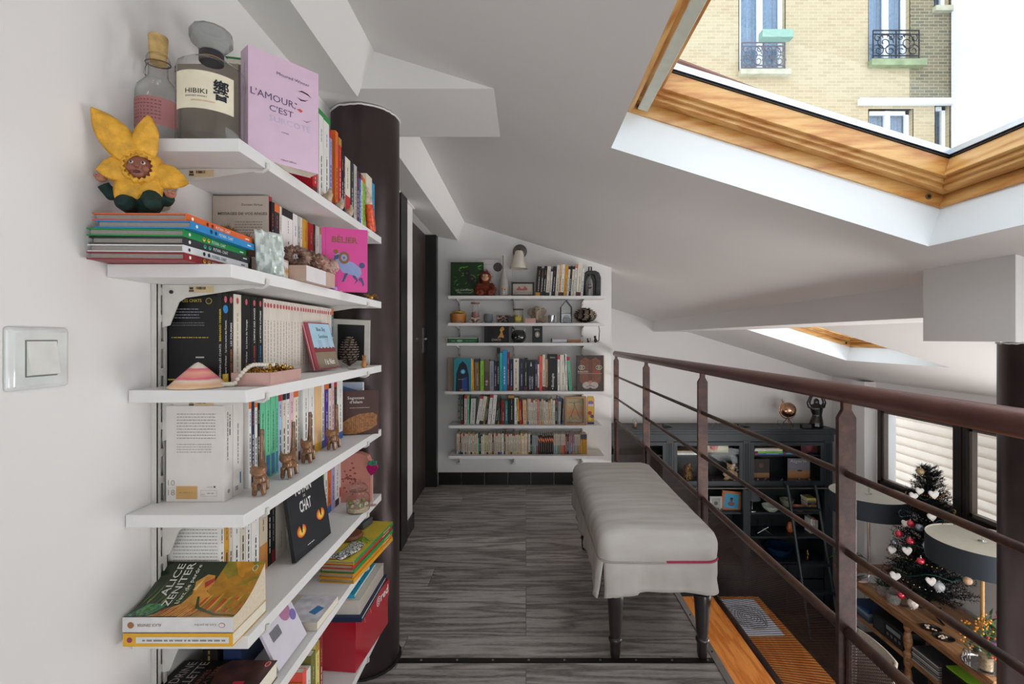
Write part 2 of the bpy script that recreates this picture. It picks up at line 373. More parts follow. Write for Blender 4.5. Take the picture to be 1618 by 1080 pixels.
# rear wall, behind the camera, with two openings added for the fill lights
b = MB()
for (x0, x1, z0, z1) in ((-0.85, -0.2, -0.3, 2.4), (2.0, RX+0.2, 0.05, 2.4), (-0.2, 2.0, 1.75, 2.4), (-0.2, 2.0, -0.3, 0.25), (0.5, 1.1, LOW, -0.3), (3.7, RX+0.2, LOW, 0.05), (1.1, 3.7, LOW, -1.9), (2.0, 3.7, -0.1, 0.05)):
    b.box(x0, x1, -2.45, -2.35, z0, z1, WALL)
struct(b, 'wall_rear')
# right wall with the window
WY0, WY1, WZ0, WZ1 = 4.18, 5.75, -0.57, 0.36
b = MB()
b.box(RX, RX+0.2, -2.6, 1.15, LOW, 0.9, WALL); b.box(RX, RX+0.2, 3.35, WY0, LOW, 0.9, WALL); b.box(RX, RX+0.2, 1.15, 3.35, LOW, -1.6, WALL); b.box(RX, RX+0.2, 1.15, 3.35, 0.1, 0.9, WALL); b.box(RX, RX+0.2, WY1, FARY, LOW, 0.9, WALL)  # gap between these pieces: unseen opening added for the side fill light
b.box(RX, RX+0.2, WY0, WY1, LOW, WZ0, WALL); b.box(RX, RX+0.2, WY0, WY1, WZ1, 0.9, WALL)
b.box(RX-0.14, RX, 5.80, 6.02, LOW, 0.645, WALL)
struct(b, 'wall_right')
DKFR = M('#2B2625', 0.4, 0.3)
b = MB()
xx0, xx1 = RX-0.02, RX+0.07
b.box(xx0, xx1, WY0, WY0+0.05, WZ0, WZ1, DKFR); b.box(xx0, xx1, WY1-0.05, WY1, WZ0, WZ1, DKFR)
b.box(xx0, xx1, WY0, WY1, WZ1-0.045, WZ1, DKFR); b.box(xx0, xx1, WY0, WY1, WZ0, WZ0+0.06, DKFR)
for yc, hw in ((4.68, 0.045), (4.60, 0.02)): b.box(xx0-0.01, xx1, yc-hw, yc+hw, WZ0, WZ1, DKFR)
for y0, y1 in ((WY0+0.05, 4.58), (4.725, WY1-0.05)):
    b.box(xx0+0.02, xx1-0.02, y0, y0+0.03, WZ0+0.06, WZ1-0.045, M('#6A5F58', 0.4)); b.box(xx0+0.02, xx1-0.02, y1-0.03, y1, WZ0+0.06, WZ1-0.045, M('#6A5F58', 0.4))
    b.box(xx0+0.02, xx1-0.02, y0, y1, WZ0+0.06, WZ0+0.09, M('#6A5F58', 0.4)); b.box(xx0+0.02, xx1-0.02, y0, y1, WZ1-0.07, WZ1-0.045, M('#6A5F58', 0.4))
wn = struct(b, 'window_1')
g = MB(); g.faces([(RX+0.03, WY0+0.05, WZ0+0.06), (RX+0.03, WY1-0.05, WZ0+0.06), (RX+0.03, WY1-0.05, WZ1-0.045), (RX+0.03, WY0+0.05, WZ1-0.045)], [(0, 1, 2, 3)], PANE)
g.build('window_pane', wn)
# sloping ceiling with the two skylight openings
b = MB(); OP = ((0.305, 1.44, 0.60, 1.73), (2.08, 3.22, 3.67, 4.86))
XS = [TOPX, 0.305, 1.44, 2.08, 3.22, RX+0.2]; YS = [-2.6, 0.60, 1.73, 3.67, 4.86, FARY+0.1]
def inop(x, y): return any(o[0] < x < o[1] and o[2] < y < o[3] for o in OP)
V = {}
def vtx(i, j, k):
    if (i, j, k) not in V:
        p = Vector((XS[i], YS[j], ceil_z(XS[i])))+(NRM*0.14 if k else Vector((0, 0, 0)))
        V[(i, j, k)] = b.bm.verts.new(p)
    return V[(i, j, k)]
ci = b.mi(CEIL); ri = b.mi(REVEAL)
for i in range(5):
    for j in range(5):
        if inop((XS[i]+XS[i+1])/2, (YS[j]+YS[j+1])/2):
            q = [(i, j), (i+1, j), (i+1, j+1), (i, j+1)]
            for a in range(4):
                p, r_ = q[a], q[(a+1) % 4]
                f = b.bm.faces.new((vtx(*p, 0), vtx(*r_, 0), vtx(*r_, 1), vtx(*p, 1))); f.material_index = ri
            continue
        for k in (0, 1):
            f = b.bm.faces.new((vtx(i, j, k), vtx(i+1, j, k), vtx(i+1, j+1, k), vtx(i, j+1, k))); f.material_index = ci
struct(b, 'ceiling', smooth=0)
# boxed beam along the left wall
b = MB(); pr = [(-1.0, EYE+0.865), (-0.545, EYE+0.78), (-0.49, EYE+0.928), (-0.49, EYE+1.05), (-1.0, EYE+1.05)]
b.prism(pr, (0, -2.6, 0), (1, 0, 0), (0, 0, 1), (0, 1, 0), 2.6+1.565, CEIL); b.prism(pr, (0, 1.94, 0), (1, 0, 0), (0, 0, 1), (0, 1, 0), BACKY-1.94, CEIL)
struct(b, 'trim_3', smooth=0)
b = MB(); b.box(-0.72, -0.05, 1.565, 1.94, EYE+0.807, EYE+0.98, CEIL); struct(b, 'trim_4', smooth=0)
b = MB(); b.box(1.61, 2.25, 1.59, 1.96, EYE-0.012, EYE+0.28, CEIL); struct(b, 'trim_5', smooth=0)
b = MB(); b.prism([(1.75, EYE+0.09), (2.26, EYE+0.088), (2.0, EYE+0.3), (1.75, EYE+0.3)], (0, -2.4, 0), (1, 0, 0), (0, 0, 1), (0, 1, 0), 3.99, CEIL)
b.prism([(1.75, EYE+0.09), (2.26, EYE+0.088), (2.0, EYE+0.3), (1.75, EYE+0.3)], (0, 1.96, 0), (1, 0, 0), (0, 0, 1), (0, 1, 0), FARY-1.96, CEIL)
struct(b, 'trim_6', smooth=0)
# baseboards: black tiles
b = MB(); BT = M('#191817', 0.25)
for i in range(8):
    x0 = -0.70+i*0.185+0.001
    if x0 > 0.68: break
    b.box(x0, min(x0+0.182, 0.684), BACKY-0.01, BACKY, 0, 0.098, BT)
struct(b, 'baseboard_back')
b = MB(); b.box(LW-0.012, LW-0.002, 2.80, 3.0, 0, 0.09, BT); b.box(LW-0.2, LW-0.004, 2.992, 3.0, 0, 0.09, BT); struct(b, 'baseboard_left')
# doors
BLK = M('#171514', 0.4)
b = MB(); b.box(LW-0.06, LW+0.002, 2.0, 2.06, 0, 1.97, BLK); b.box(LW-0.06, LW+0.004, 2.66, 2.80, 0, 1.975, BLK); b.box(LW-0.06, LW-0.03, 2.06, 2.66, 0, 1.96, DOORWOOD); struct(b, 'door_2')
b = MB(); b.box(-0.83, -0.79, 3.02, 3.80, 0.004, 1.98, DOORWOOD)
d = struct(b, 'door_1')
b = MB(); b.box(-0.835, -0.705, 3.80, 3.868, 0, 1.98, BLK); b.box(-0.835, -0.785, 3.002, 3.02, 0, 1.98, BLK); b.build('door_frame', d)
b = MB(); b.box(-0.79, -0.783, 3.70, 3.735, 1.06, 1.25, STEEL); b.cyl((-0.785, 3.718, 1.165), (-0.75, 3.718, 1.165), 0.008, CHROME, 12); b.tube([(-0.75, 3.725, 1.165), (-0.748, 3.68, 1.167), (-0.75, 3.62, 1.165)], 0.008, CHROME, 10)
b.build('door_handle', d)
# skylights
def skylight(x0, x1, y0, y1, n):
    L_ = (x1-x0)/UDR.x
    T = Matrix((UDR, (0, 1, 0), NRM)).transposed().to_4x4(); T.translation = Vector((x0, 0, ceil_z(x0)))
    b = MB()
    def ring(ou, iu, n0, n1, b, matu, matv):
        # ou: offset of the outer edge, iu: of the inner edge (positive = inwards)
        b.box(ou, L_-ou, y0+ou, y0+iu, n0, n1, matu, T); b.box(ou, L_-ou, y1-iu, y1-ou, n0, n1, matu, T)
        b.box(ou, iu+0.022, y0+iu, y1-iu, n0, n1, matv, T); b.box(L_-iu, L_-ou, y0+iu, y1-iu, n0, n1, matv, T)
    ring(-0.05, 0.010, 0.140, 0.205, b, PINEX, PINE)
    for (uu, yy) in ((0.05, y1-0.004+0.0), (L_-0.06, y1-0.004)):
        b.cyl(T @ Vector((uu, yy-0.006, 0.165)), T @ Vector((uu, yy-0.009, 0.165)), 0.011, STEEL, 16); b.cyl(T @ Vector((uu, yy-0.006, 0.165)), T @ Vector((uu, yy-0.0095, 0.165)), 0.006, M('black'), 12)
    fr = struct(b, 'window_%d' % n)
    b = MB(); ring(0.016, 0.052, 0.182, 0.200, b, PINEX, PINE); ring(0.030, 0.066, 0.196, 0.212, b, PINEX, PINE); ring(0.042, 0.082, 0.210, 0.272, b, PINEX, PINE)
    sash = b.build('window_sash', fr, bevel=0.002)
    b = MB(); ring(0.078, 0.086, 0.272, 0.276, b, M('black'), M('black')); b.build('gasket', sash)
    b = MB(); ring(0.055, 0.092, 0.279, 0.30, b, M('#B9BEC4', 0.3, 0.9), M('#B9BEC4', 0.3, 0.9)); ring(-0.07, 0.05, 0.262, 0.30, b, M('#6D5048', 0.5, 0.4), M('#6D5048', 0.5, 0.4)); ring(-0.09, -0.04, 0.2, 0.34, b, M('#5B3F38', 0.5, 0.4), M('#5B3F38', 0.5, 0.4)); b.build('outer_cover', fr)
    g = MB(); g.faces([(0.08, y0+0.08, 0.277), (L_-0.08, y0+0.08, 0.277), (L_-0.08, y1-0.08, 0.277), (0.08, y1-0.08, 0.277)], [(0, 1, 2, 3)], PANE, T); g.build('window_pane', fr)
    b = MB(); BAR = M('#C9C8B8', 0.35)
    b.box(0.046, 0.082, y0+0.06, y1-0.035, 0.142, 0.156, BAR, T); b.box(0.06, 0.07, y0+0.09, y0+0.12, 0.156, 0.2, BAR, T); b.box(0.06, 0.07, y1-0.12, y1-0.09, 0.156, 0.2, BAR, T); b.build('handle_bar', sash, bevel=0.002)
    b = MB(); b.box(0.125, 0.15, y1-0.052, y1-0.041, 0.23, 0.262, M('#D9D6C8', 0.4), T); b.build('catch', sash, bevel=0.004)
skylight(0.305, 1.44, 0.60, 1.73, 2)
b = MB(); q = [P(1050, 112, 1.83), P(1494, 268, 1.83), P(1502, 261, 2.2), P(1072, 99, 2.2)]; q = [q[0]-(q[1]-q[0])*0.15]+q[1:3]+[q[3]-(q[2]-q[3])*0.15]; b.faces(q+[v-Vector((0, 0, 0.02)) for v in q], [(0, 1, 2, 3), (7, 6, 5, 4), (0, 4, 5, 1), (1, 5, 6, 2), (2, 6, 7, 3), (3, 7, 4, 0)], M('#8E9097', 0.4, 0.5))
b.tube([q[3], q[2]], 0.016, M('#6A4238', 0.6), 8); struct(b, 'trim_7')
skylight(2.08, 3.22, 3.67, 4.86, 3)
# dark round steel columns
for (x, z0, z1, lab) in ((-0.587, 0.0, EYE+0.805, 'dark brown round steel column beside the left bookshelves, standing on the grey planks'), (1.89, LOW, EYE-0.013, 'dark brown round steel column beyond the railing at the right edge')):
    t = thing('round_column', lab, 'column', (x, 1.77, z0))
    b = MB(); b.lathe([(0.12, 0.002), (0.12, z1-z0-0.004)], COLM, seg=64); b.build('shaft', t)
    b = MB(); rr = random.Random(3); n = 60; pts = []
    for i in range(n):
        a = 2*PI*i/n; r = 0.1215+rr.uniform(-0.0006, 0.0012); pts.append((r*math.cos(a), r*math.sin(a), z1-z0-0.005+rr.uniform(-0.0025, 0.001)))
    b.tube(pts, 0.0032, M('#E6E4E2', 0.8), 6, closed=True); b.build('paint_edge', t)
    if z0 == 0:
        b = MB(); pts = [((0.1225+rr.uniform(-0.001, 0.003))*math.cos(2*PI*i/n), (0.1225+rr.uniform(-0.001, 0.003))*math.sin(2*PI*i/n), 0.004) for i in range(n)]
        b.tube(pts, 0.005, M('#151313', 0.8), 6, closed=True); b.build('floor_seal', t)
# light switch
t = thing('light_switch', 'white square light switch on the left wall below the doll', 'light switch', (LW, 0.681, 1.142))
b = MB(); b.faces([(0, -0.045, -0.045), (0, 0.045, -0.045), (0, 0.045, 0.045), (0, -0.045, 0.045), (0.009, -0.040, -0.040), (0.009, 0.040, -0.040), (0.009, 0.040, 0.040), (0.009, -0.040, 0.040)], [(3, 2, 1, 0), (4, 5, 6, 7), (0, 1, 5, 4), (1, 2, 6, 5), (2, 3, 7, 6), (3, 0, 4, 7)], M('#D8DAD8', 0.15, coat=0.5))
b.build('cover_plate', t, bevel=0.004)
b = MB(); b.box(0.0088, 0.0095, -0.0235, 0.0215, -0.0255, 0.0255, M('#6E706E', 0.6)); b.faces([(0.0092, -0.022, -0.024), (0.0092, 0.020, -0.024), (0.0092, 0.020, 0.024), (0.0092, -0.022, 0.024), (0.0165, -0.0215, -0.0225), (0.0165, 0.0195, -0.0225), (0.0105, 0.0195, 0.0235), (0.0105, -0.0215, 0.0235)], [(3, 2, 1, 0), (4, 5, 6, 7), (0, 1, 5, 4), (1, 2, 6, 5), (2, 3, 7, 6), (3, 0, 4, 7)], M('#DCDCD6', 0.25))
b.build('rocker', t)

# ================================================================== outside
FY = 12.0; k = F/FY
def fx(px): return (px-VX)/k
def fz(py): return EYE+(VY-py)/k
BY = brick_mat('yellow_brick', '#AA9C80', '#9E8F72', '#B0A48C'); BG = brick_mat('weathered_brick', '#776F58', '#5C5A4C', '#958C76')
t = thing('apartment_building', 'yellow brick apartment building seen through the big skylight', 'building', (0, 0, 0))
b = MB(); 
holes = [(fx(1168), fx(1240), fz(115), fz(-60)), (fx(1373), fx(1437), fz(100), fz(-60)), (fx(1373), fx(1442), fz(236), fz(172)), (fx(1478), fx(1500), fz(250), fz(165)), (fx(1477), fx(1499), fz(14), fz(-60))]
xs = sorted({-8.0, fx(1545)} | {h[0] for h in holes} | {h[1] for h in holes}); zs = sorted({-3.0, 11.5} | {h[2] for h in holes} | {h[3] for h in holes})
for i in range(len(xs)-1):
    for j in range(len(zs)-1):
        cx = (xs[i]+xs[i+1])/2; cz = (zs[j]+zs[j+1])/2
        if any(h[0] < cx < h[1] and h[2] < cz < h[3] for h in holes): continue
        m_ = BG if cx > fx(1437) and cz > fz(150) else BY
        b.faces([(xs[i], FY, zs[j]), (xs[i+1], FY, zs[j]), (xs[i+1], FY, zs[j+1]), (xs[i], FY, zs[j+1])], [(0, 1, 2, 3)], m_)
b.box(-8, fx(1545), FY+0.6, FY+0.7, -3, 11.5, M('#56595C', 0.8))
for h in holes:
    b.box(h[0]-0.02, h[0], FY, FY+0.3, h[2], h[3], BY); b.box(h[1], h[1]+0.02, FY, FY+0.3, h[2], h[3], BY)
b.build('brick_wall', t, smooth=0)
WF = M('#E8ECF0', 0.5); CUR = M('#A9B8C6', 0.9, var=0.2, scale=20)
for (h, cols) in ((holes[0], 2), (holes[1], 2), (holes[2], 2), (holes[3], 1), (holes[4], 1)):
    b = MB(); x0, x1, z0, z1 = h; fw = 0.09
    b.box(x0, x0+fw, FY+0.12, FY+0.2, z0, z1, WF); b.box(x1-fw, x1, FY+0.12, FY+0.2, z0, z1, WF); b.box(x0, x1, FY+0.12, FY+0.2, z1-fw, z1, WF); b.box(x0, x1, FY+0.12, FY+0.2, z0, z0+fw, WF)
    if cols == 2: b.box((x0+x1)/2-fw*0.7, (x0+x1)/2+fw*0.7, FY+0.11, FY+0.2, z0, z1, WF)
    wf = b.build('building_window', t)
    b = MB(); b.box(x0+0.05, x1-0.05, FY+0.17, FY+0.175, z0, z1, thin_glass('far_pane_%d' % int(x0*100), (0.8, 0.85, 0.9))); b.build('pane', wf)
    b = MB(); n = 26; pts = []
    vs = []; 
    for i in range(n+1):
        x = x0+0.05+(x1-x0-0.1)*i/n; y = FY+0.3+0.03*math.sin(i*1.9); vs += [(x, y, z0), (x, y, z1)]
    b.faces(vs, [(2*i, 2*i+2, 2*i+3, 2*i+1) for i in range(n)], CUR); b.build('curtain', wf)
ST = M('#A9A793', 0.8, var=0.15, scale=6)
b = MB(); b.box(fx(1166), fx(1245), FY-0.16, FY+0.1, fz(122), fz(114), ST); b.build('window_sill', t)
b = MB(); b.box(fx(1371), fx(1457), FY-0.16, FY+0.1, fz(108), fz(98), M('#7F8A6B', 0.8, var=0.2, scale=5)); b.build('window_sill', t)
b = MB(); b.box(fx(1473), fx(1502), FY-0.12, FY+0.1, fz(21), fz(13), ST); b.build('window_sill', t)
b = MB(); b.box(fx(1355), fx(1504), FY-0.12, FY, fz(167), fz(158), M('#D6D8DC', 0.6)); b.build('lintel', t)
def balustrade(px0, px1, py0, py1, m):
    b = MB(); x0, x1, z0, z1 = fx(px0), fx(px1), fz(py1), fz(py0); Y = FY-0.12
    for z in (z1, z1-0.09, z0, z0+0.07): b.cyl((x0, Y, z), (x1, Y, z), 0.016, m, 6)
    for x in (x0, x1, (x0+x1)/2): b.cyl((x, Y, z0), (x, Y, z1), 0.016, m, 6)
    rng = random.Random(4)
    W_ = (x1-x0)/2; H_ = (z1-z0-0.16)
    for s_ in (0, 1):
        for (ux, uz, r0, tw, dr) in ((0.5, 0.6, 0.22, 1.6, 1), (0.25, 0.25, 0.16, 1.4, -1), (0.75, 0.25, 0.16, 1.4, 1), (0.22, 0.82, 0.12, 1.3, 1), (0.8, 0.85, 0.1, 1.3, -1)):
            cx = x0+s_*W_+W_*(ux if s_ == 0 else 1-ux); cz = z0+0.07+H_*uz; d_ = dr if s_ == 0 else -dr
            pts = [(cx+d_*math.cos(a)*r0*(1-a/(2*PI*tw)*0.8), Y, cz+math.sin(a)*r0*(1-a/(2*PI*tw)*0.8)) for a in [2*PI*tw*i/30 for i in range(31)]]
            b.tube(pts, 0.011, m, 5)
    return b
balustrade(1374, 1446, 53, 97, IRON).build('balustrade', t); balustrade(1169, 1236, 72, 112, M('#55505A', 0.6)).build('balustrade', t)
b = MB(); b.box(fx(1194), fx(1242), FY-0.35, FY-0.14, fz(72), fz(60), M('#7FA093', 0.7)); b.build('planter_box', t)
t2 = MB(); t2.box(fx(1503)*11.95/12, fx(1503)+6, 11.2, 11.95, -3, 11, M('#DDDDE0', 0.8)); tag(t2.build('rendered_building'), 'plain white rendered building wall at the right of the brick one', 'building')
# neighbouring timber-clad house outside the low window
b = MB(); CL = M('#CFC4BA', 0.7, var=0.08, scale=3); CLD = M('#B9AEA6', 0.7)
for i in range(16):
    z = -1.2+i*0.13
    b.faces([(5.6, 2.4, z), (5.6, 8.2, z), (5.57, 8.2, z+0.13), (5.57, 2.4, z+0.13), (5.57, 2.4, z), (5.57, 8.2, z)], [(0, 1, 2, 3), (0, 1, 5, 4)], CL)
    b.faces([(5.57, 4.9, z), (5.2, 4.35, z), (5.17, 4.35, z+0.13), (5.54, 4.9, z+0.13)], [(0, 1, 2, 3)], CL)
    b.faces([(5.2, 4.35, z), (5.2, 2.4, z), (5.17, 2.4, z+0.13), (5.17, 4.35, z+0.13)], [(0, 1, 2, 3)], CL)
b.box(5.6, 5.7, 2.4, 8.2, -3, 0.85, CLD); tag(b.build('clad_house'), 'pale timber-clad house wall outside the window behind the black tree', 'building')
# ================================================================== railing
RXX = 0.728
t = thing('steel_railing', 'rust brown steel railing with mesh panels along the open edge of the mezzanine', 'railing', (RXX, 0, 0))
b = MB(); b.cyl((0, -0.6, 1.045), (0, 3.93, 1.045), 0.0225, RAILM, 24); b.ball((0, 3.93, 1.045), 0.0225, RAILM); b.build('handrail', t)
PY = [3.90, 2.925, 1.995, 1.10, 0.13]
for y in PY:
    b = MB()
    # flat post with a narrowed head, broad side towards the camera
    b.prism([(-0.0205, -0.10), (0.0205, -0.10), (0.0205, 0.990), (0.010, 1.008), (0.010, 1.03), (-0.010, 1.03), (-0.010, 1.008), (-0.0205, 0.990)], (0, y-0.006, 0), (1, 0, 0), (0, 0, 1), (0, 1, 0), 0.012, RUST)
    b.build('post', t, bevel=0.0015)
for z in (0.862, 0.685):
    b = MB(); b.cyl((0, -0.6, z), (0, 3.90, z), 0.0075, RUST, 12); b.build('horizontal_bar', t)
for i in range(4):
    y1, y0 = PY[i]-0.012, PY[i+1]+0.012
    b = MB(); b.cyl((0, y0, 0.507), (0, y1, 0.507), 0.012, RUST, 12); b.cyl((0, y0, 0.180), (0, y1, 0.180), 0.010, RUST, 12); b.cyl((0, y0, 0.18), (0, y0, 0.507), 0.007, RUST, 8); b.cyl((0, y1, 0.18), (0, y1, 0.507), 0.007, RUST, 8)
    fr = b.build('panel_frame', t)
    b = MB(); z0, z1 = 0.185, 0.502; H_ = z1-z0; p = 0.0105; mi = b.mi(M('#4C3532', 0.5, 0.4))
    n0 = int(-H_*1.6/p)-1; n1 = int((y1-y0)/p)+1
    for sgn in (1, -1):
        for q in range(n0, n1):
            ya = y0+q*p; yb = ya+H_*1.6  # slanted strand
            za, zb = (z0, z1) if sgn > 0 else (z1, z0)
            def lerp(s): return ya+(yb-ya)*s, za+(zb-za)*s
            s0 = max(0, (y0-ya)/(yb-ya)); s1 = min(1, (y1-ya)/(yb-ya))
            if s1 <= s0: continue
            A = lerp(s0); B = lerp(s1); w_ = 0.0013
            b.faces([(0.0008*sgn, A[0]-w_, A[1]), (0.0008*sgn, A[0]+w_, A[1]), (0.0008*sgn, B[0]+w_, B[1]), (0.0008*sgn, B[0]-w_, B[1]),
                     (0.0008*sgn+0.001, A[0]-w_, A[1]), (0.0008*sgn+0.001, A[0]+w_, A[1]), (0.0008*sgn+0.001, B[0]+w_, B[1]), (0.0008*sgn+0.001, B[0]-w_, B[1])],
                    [(0, 1, 2, 3), (7, 6, 5, 4), (0, 4, 5, 1), (2, 6, 7, 3)], M('#4C3532', 0.5, 0.4))
    b.build('mesh_panel', t, smooth=0, recalc=False)

# ================================================================== bench
t = thing('upholstered_bench', 'long bench in a pale linen slipcover on dark turned legs', 'bench', (0.478, 2.22, 0))
HX, HY = 0.216, 0.50
def rr_ring(hx, hy, r, n=10):
    pts = []
    for (cx, cy, a0) in ((hx-r, hy-r, 0), (-hx+r, hy-r, PI/2), (-hx+r, -hy+r, PI), (hx-r, -hy+r, 1.5*PI)):
        for i in range(n+1):
            a = a0+PI/2*i/n; pts.append((cx+r*math.cos(a), cy+r*math.sin(a)))
    out = []                                             # even resampling of the outline
    Ls = [0]
    for i in range(len(pts)): 
        q = pts[(i+1) % len(pts)]; Ls.append(Ls[-1]+math.hypot(q[0]-pts[i][0], q[1]-pts[i][1]))
    N_ = 260; j = 0
    for k_ in range(N_):
        s_ = Ls[-1]*k_/N_
        while Ls[j+1] < s_: j += 1
        f_ = (s_-Ls[j])/max(1e-9, Ls[j+1]-Ls[j]); p_, q = pts[j], pts[(j+1) % len(pts)]
        out.append((p_[0]+(q[0]-p_[0])*f_, p_[1]+(q[1]-p_[1])*f_))
    return out
def loft(b, rings, m, cap=True):
    vs = [v for r in rings for v in r]; n = len(rings[0]); fs = []
    for j in range(len(rings)-1):
        for i in range(n): fs.append((j*n+i, j*n+(i+1) % n, (j+1)*n+(i+1) % n, (j+1)*n+i))
    if cap: fs.append(tuple(range((len(rings)-1)*n, len(rings)*n)))
    b.faces(vs, fs, m)
b = MB(); rings = []
for (ins, z) in ((0.0, 0.375), (-0.002, 0.39), (-0.004, 0.41), (-0.003, 0.43), (0.0, 0.445), (0.006, 0.460), (0.016, 0.472), (0.032, 0.480), (0.06, 0.486), (0.10, 0.489), (0.15, 0.490), (0.20, 0.491)):
    R = rr_ring(HX-ins, HY-ins, max(0.012, 0.05-ins*0.2))
    rings.append([(x, y, z+0.0025*noise.noise(Vector((x*6, y*9, 3)))-0.004*(1-abs(y)/HY)) if z > 0.44 else (x+0.002*noise.noise(Vector((x*20, y*20, z*30))), y, z) for x, y in R])
loft(b, rings, LINEN); b.build('slipcover_top', t, smooth=60)
b = MB(); R = rr_ring(HX+0.002, HY+0.002, 0.05); b.tube([(x, y, 0.374+0.002*math.sin(i*0.07)) for i, (x, y) in enumerate(R)], 0.0035, M('#A8A29A', 0.9), 6, closed=True)
pp = b.build('piping', t)
b = MB(); pts = [(x, y, 0.3745) for x, y in R if y < -HY+0.03 and x > 0.02]; pts.sort(key=lambda p_: p_[0]); b.tube([(p_[0], p_[1]-0.001, 0.375) for p_ in pts], 0.0038, M('#B5274F', 0.7), 6); o = b.build('red_piping', pp); o['label'] = 'short red stretch of the seam'
b = MB(); n = 260; rows = 9; vs = []
R0 = rr_ring(HX+0.002, HY+0.002, 0.05)
cut = min(range(n), key=lambda i: (R0[i][0]+HX)**2+(R0[i][1]+HY)**2)
for j in range(rows+1):
    f_ = j/rows
    for i in range(n+1):
        ii = (i+cut) % n; x, y = R0[ii]; L_ = math.hypot(x/HX, y/HY)
        nx, ny = x/HX, y/HY; 
        if abs(nx) > abs(ny): nrm = (math.copysign(1, nx), 0)
        else: nrm = (0, math.copysign(1, ny))
        if abs(abs(x)-HX) < 0.05 and abs(abs(y)-HY) < 0.05: nrm = (math.copysign(0.7, x), math.copysign(0.7, y))
        wob = 0.017*noise.noise(Vector((x*11, y*11, f_*1.2)))+0.006*noise.noise(Vector((x*32, y*32, f_*3)))
        out = f_*(0.006+wob)+(0.012*f_ if i < 12 or i > n-12 else 0)
        drop = 0.108+0.020*noise.noise(Vector((x*5, y*5, 9)))+0.028*max(0, 1-min(i, n-i)/14)
        sp = 0.012*f_*(1 if i < n/2 else -1)*(1 if i < 4 or i > n-4 else 0)
        vs.append((x+nrm[0]*out+sp, y+nrm[1]*out, 0.376-f_*drop))
b.faces(vs, [(j*(n+1)+i, j*(n+1)+i+1, (j+1)*(n+1)+i+1, (j+1)*(n+1)+i) for j in range(rows) for i in range(n)], LINEN)
o = b.build('skirt', t, smooth=180); md = o.modifiers.new('cloth', 'SOLIDIFY'); md.thickness = 0.0015
b = MB(); b.box(-HX+0.02, HX-0.02, -HY+0.02, HY-0.02, 0.30, 0.372, M('#241D1E', 0.5)); b.build('seat_frame', t)
LEG = M('#2B2324', 0.32, coat=0.3)
for x in (-0.150, 0.170):
    for y in (-0.443, 0.02, 0.463):
        b = MB(); b.lathe([(0.0000, 0), (0.0162, 0.001), (0.0191, 0.02), (0.0203, 0.055), (0.0232, 0.06), (0.0249, 0.066), (0.0232, 0.072), (0.0191, 0.076), (0.0220, 0.1), (0.0284, 0.2), (0.0313, 0.225), (0.0302, 0.235), (0.0232, 0.242), (0.0278, 0.248), (0.0302, 0.255), (0.0255, 0.262), (0.0209, 0.272), (0.0267, 0.285), (0.0348, 0.296), (0.0348, 0.305)], LEG, c=(x, y, 0), seg=24)
        b.build('leg', t)

# ================================================================== books
def book(loc, t, d, h, rot, cover, spine=None, front=None, back=None, pages='ivory', name='paperback_book', label='', cat='book', group=None, board=0.0012, hard=False, rough=0.4, kids=True):
    """x: thickness (front cover at +x), y: from spine (0) to fore edge, z: height"""
    mb = MB(); cm = M(cover, rough+0.08, var=0.03, coat=0.04, spec=0.35)
    bt = 0.002 if hard else board; ov = 0.003 if hard else 0.0
    T_ = None
    mb.box(0, bt, 0, d, 0, h, cm); mb.box(t-bt, t, 0, d, 0, h, cm); mb.box(bt, t-bt, 0, bt, 0, h, cm)
    sf = FR((0, 0, 0), (0, 0, 1), (-1, 0, 0)); sf = FR((t/2, 0, 0), (0, 0, 1), (-1, 0, 0))     # reading upwards, y centred on the spine
    if spine: spine(mb, sf, t, h)
    if front: front(mb, FR((t, 0, 0), (0, 1, 0), (0, 0, 1)), d, h)
    if back: back(mb, FR((0, d, 0), (0, -1, 0), (0, 0, 1)), d, h)
    pm = M(pages, 0.9, var=0.05, scale=200)
    if not kids: mb.box(bt+0.0001, t-bt-0.0001, bt, d-ov-0.001, ov+0.0008, h-ov-0.0008, pm)
    o = mb.build(name, None, loc, rot, smooth=0, recalc=False)
    if kids:
        q = MB(); q.box(bt+0.0001, t-bt-0.0001, bt, d-ov-0.001, ov+0.0008, h-ov-0.0008, pm); q.build('pages', o, smooth=0)
    tag(o, label, cat, group)
    return o
def lum(c):
    r = lin(PAL.get(c, c)); return 0.2*r[0]+0.7*r[1]+0.1*r[2]
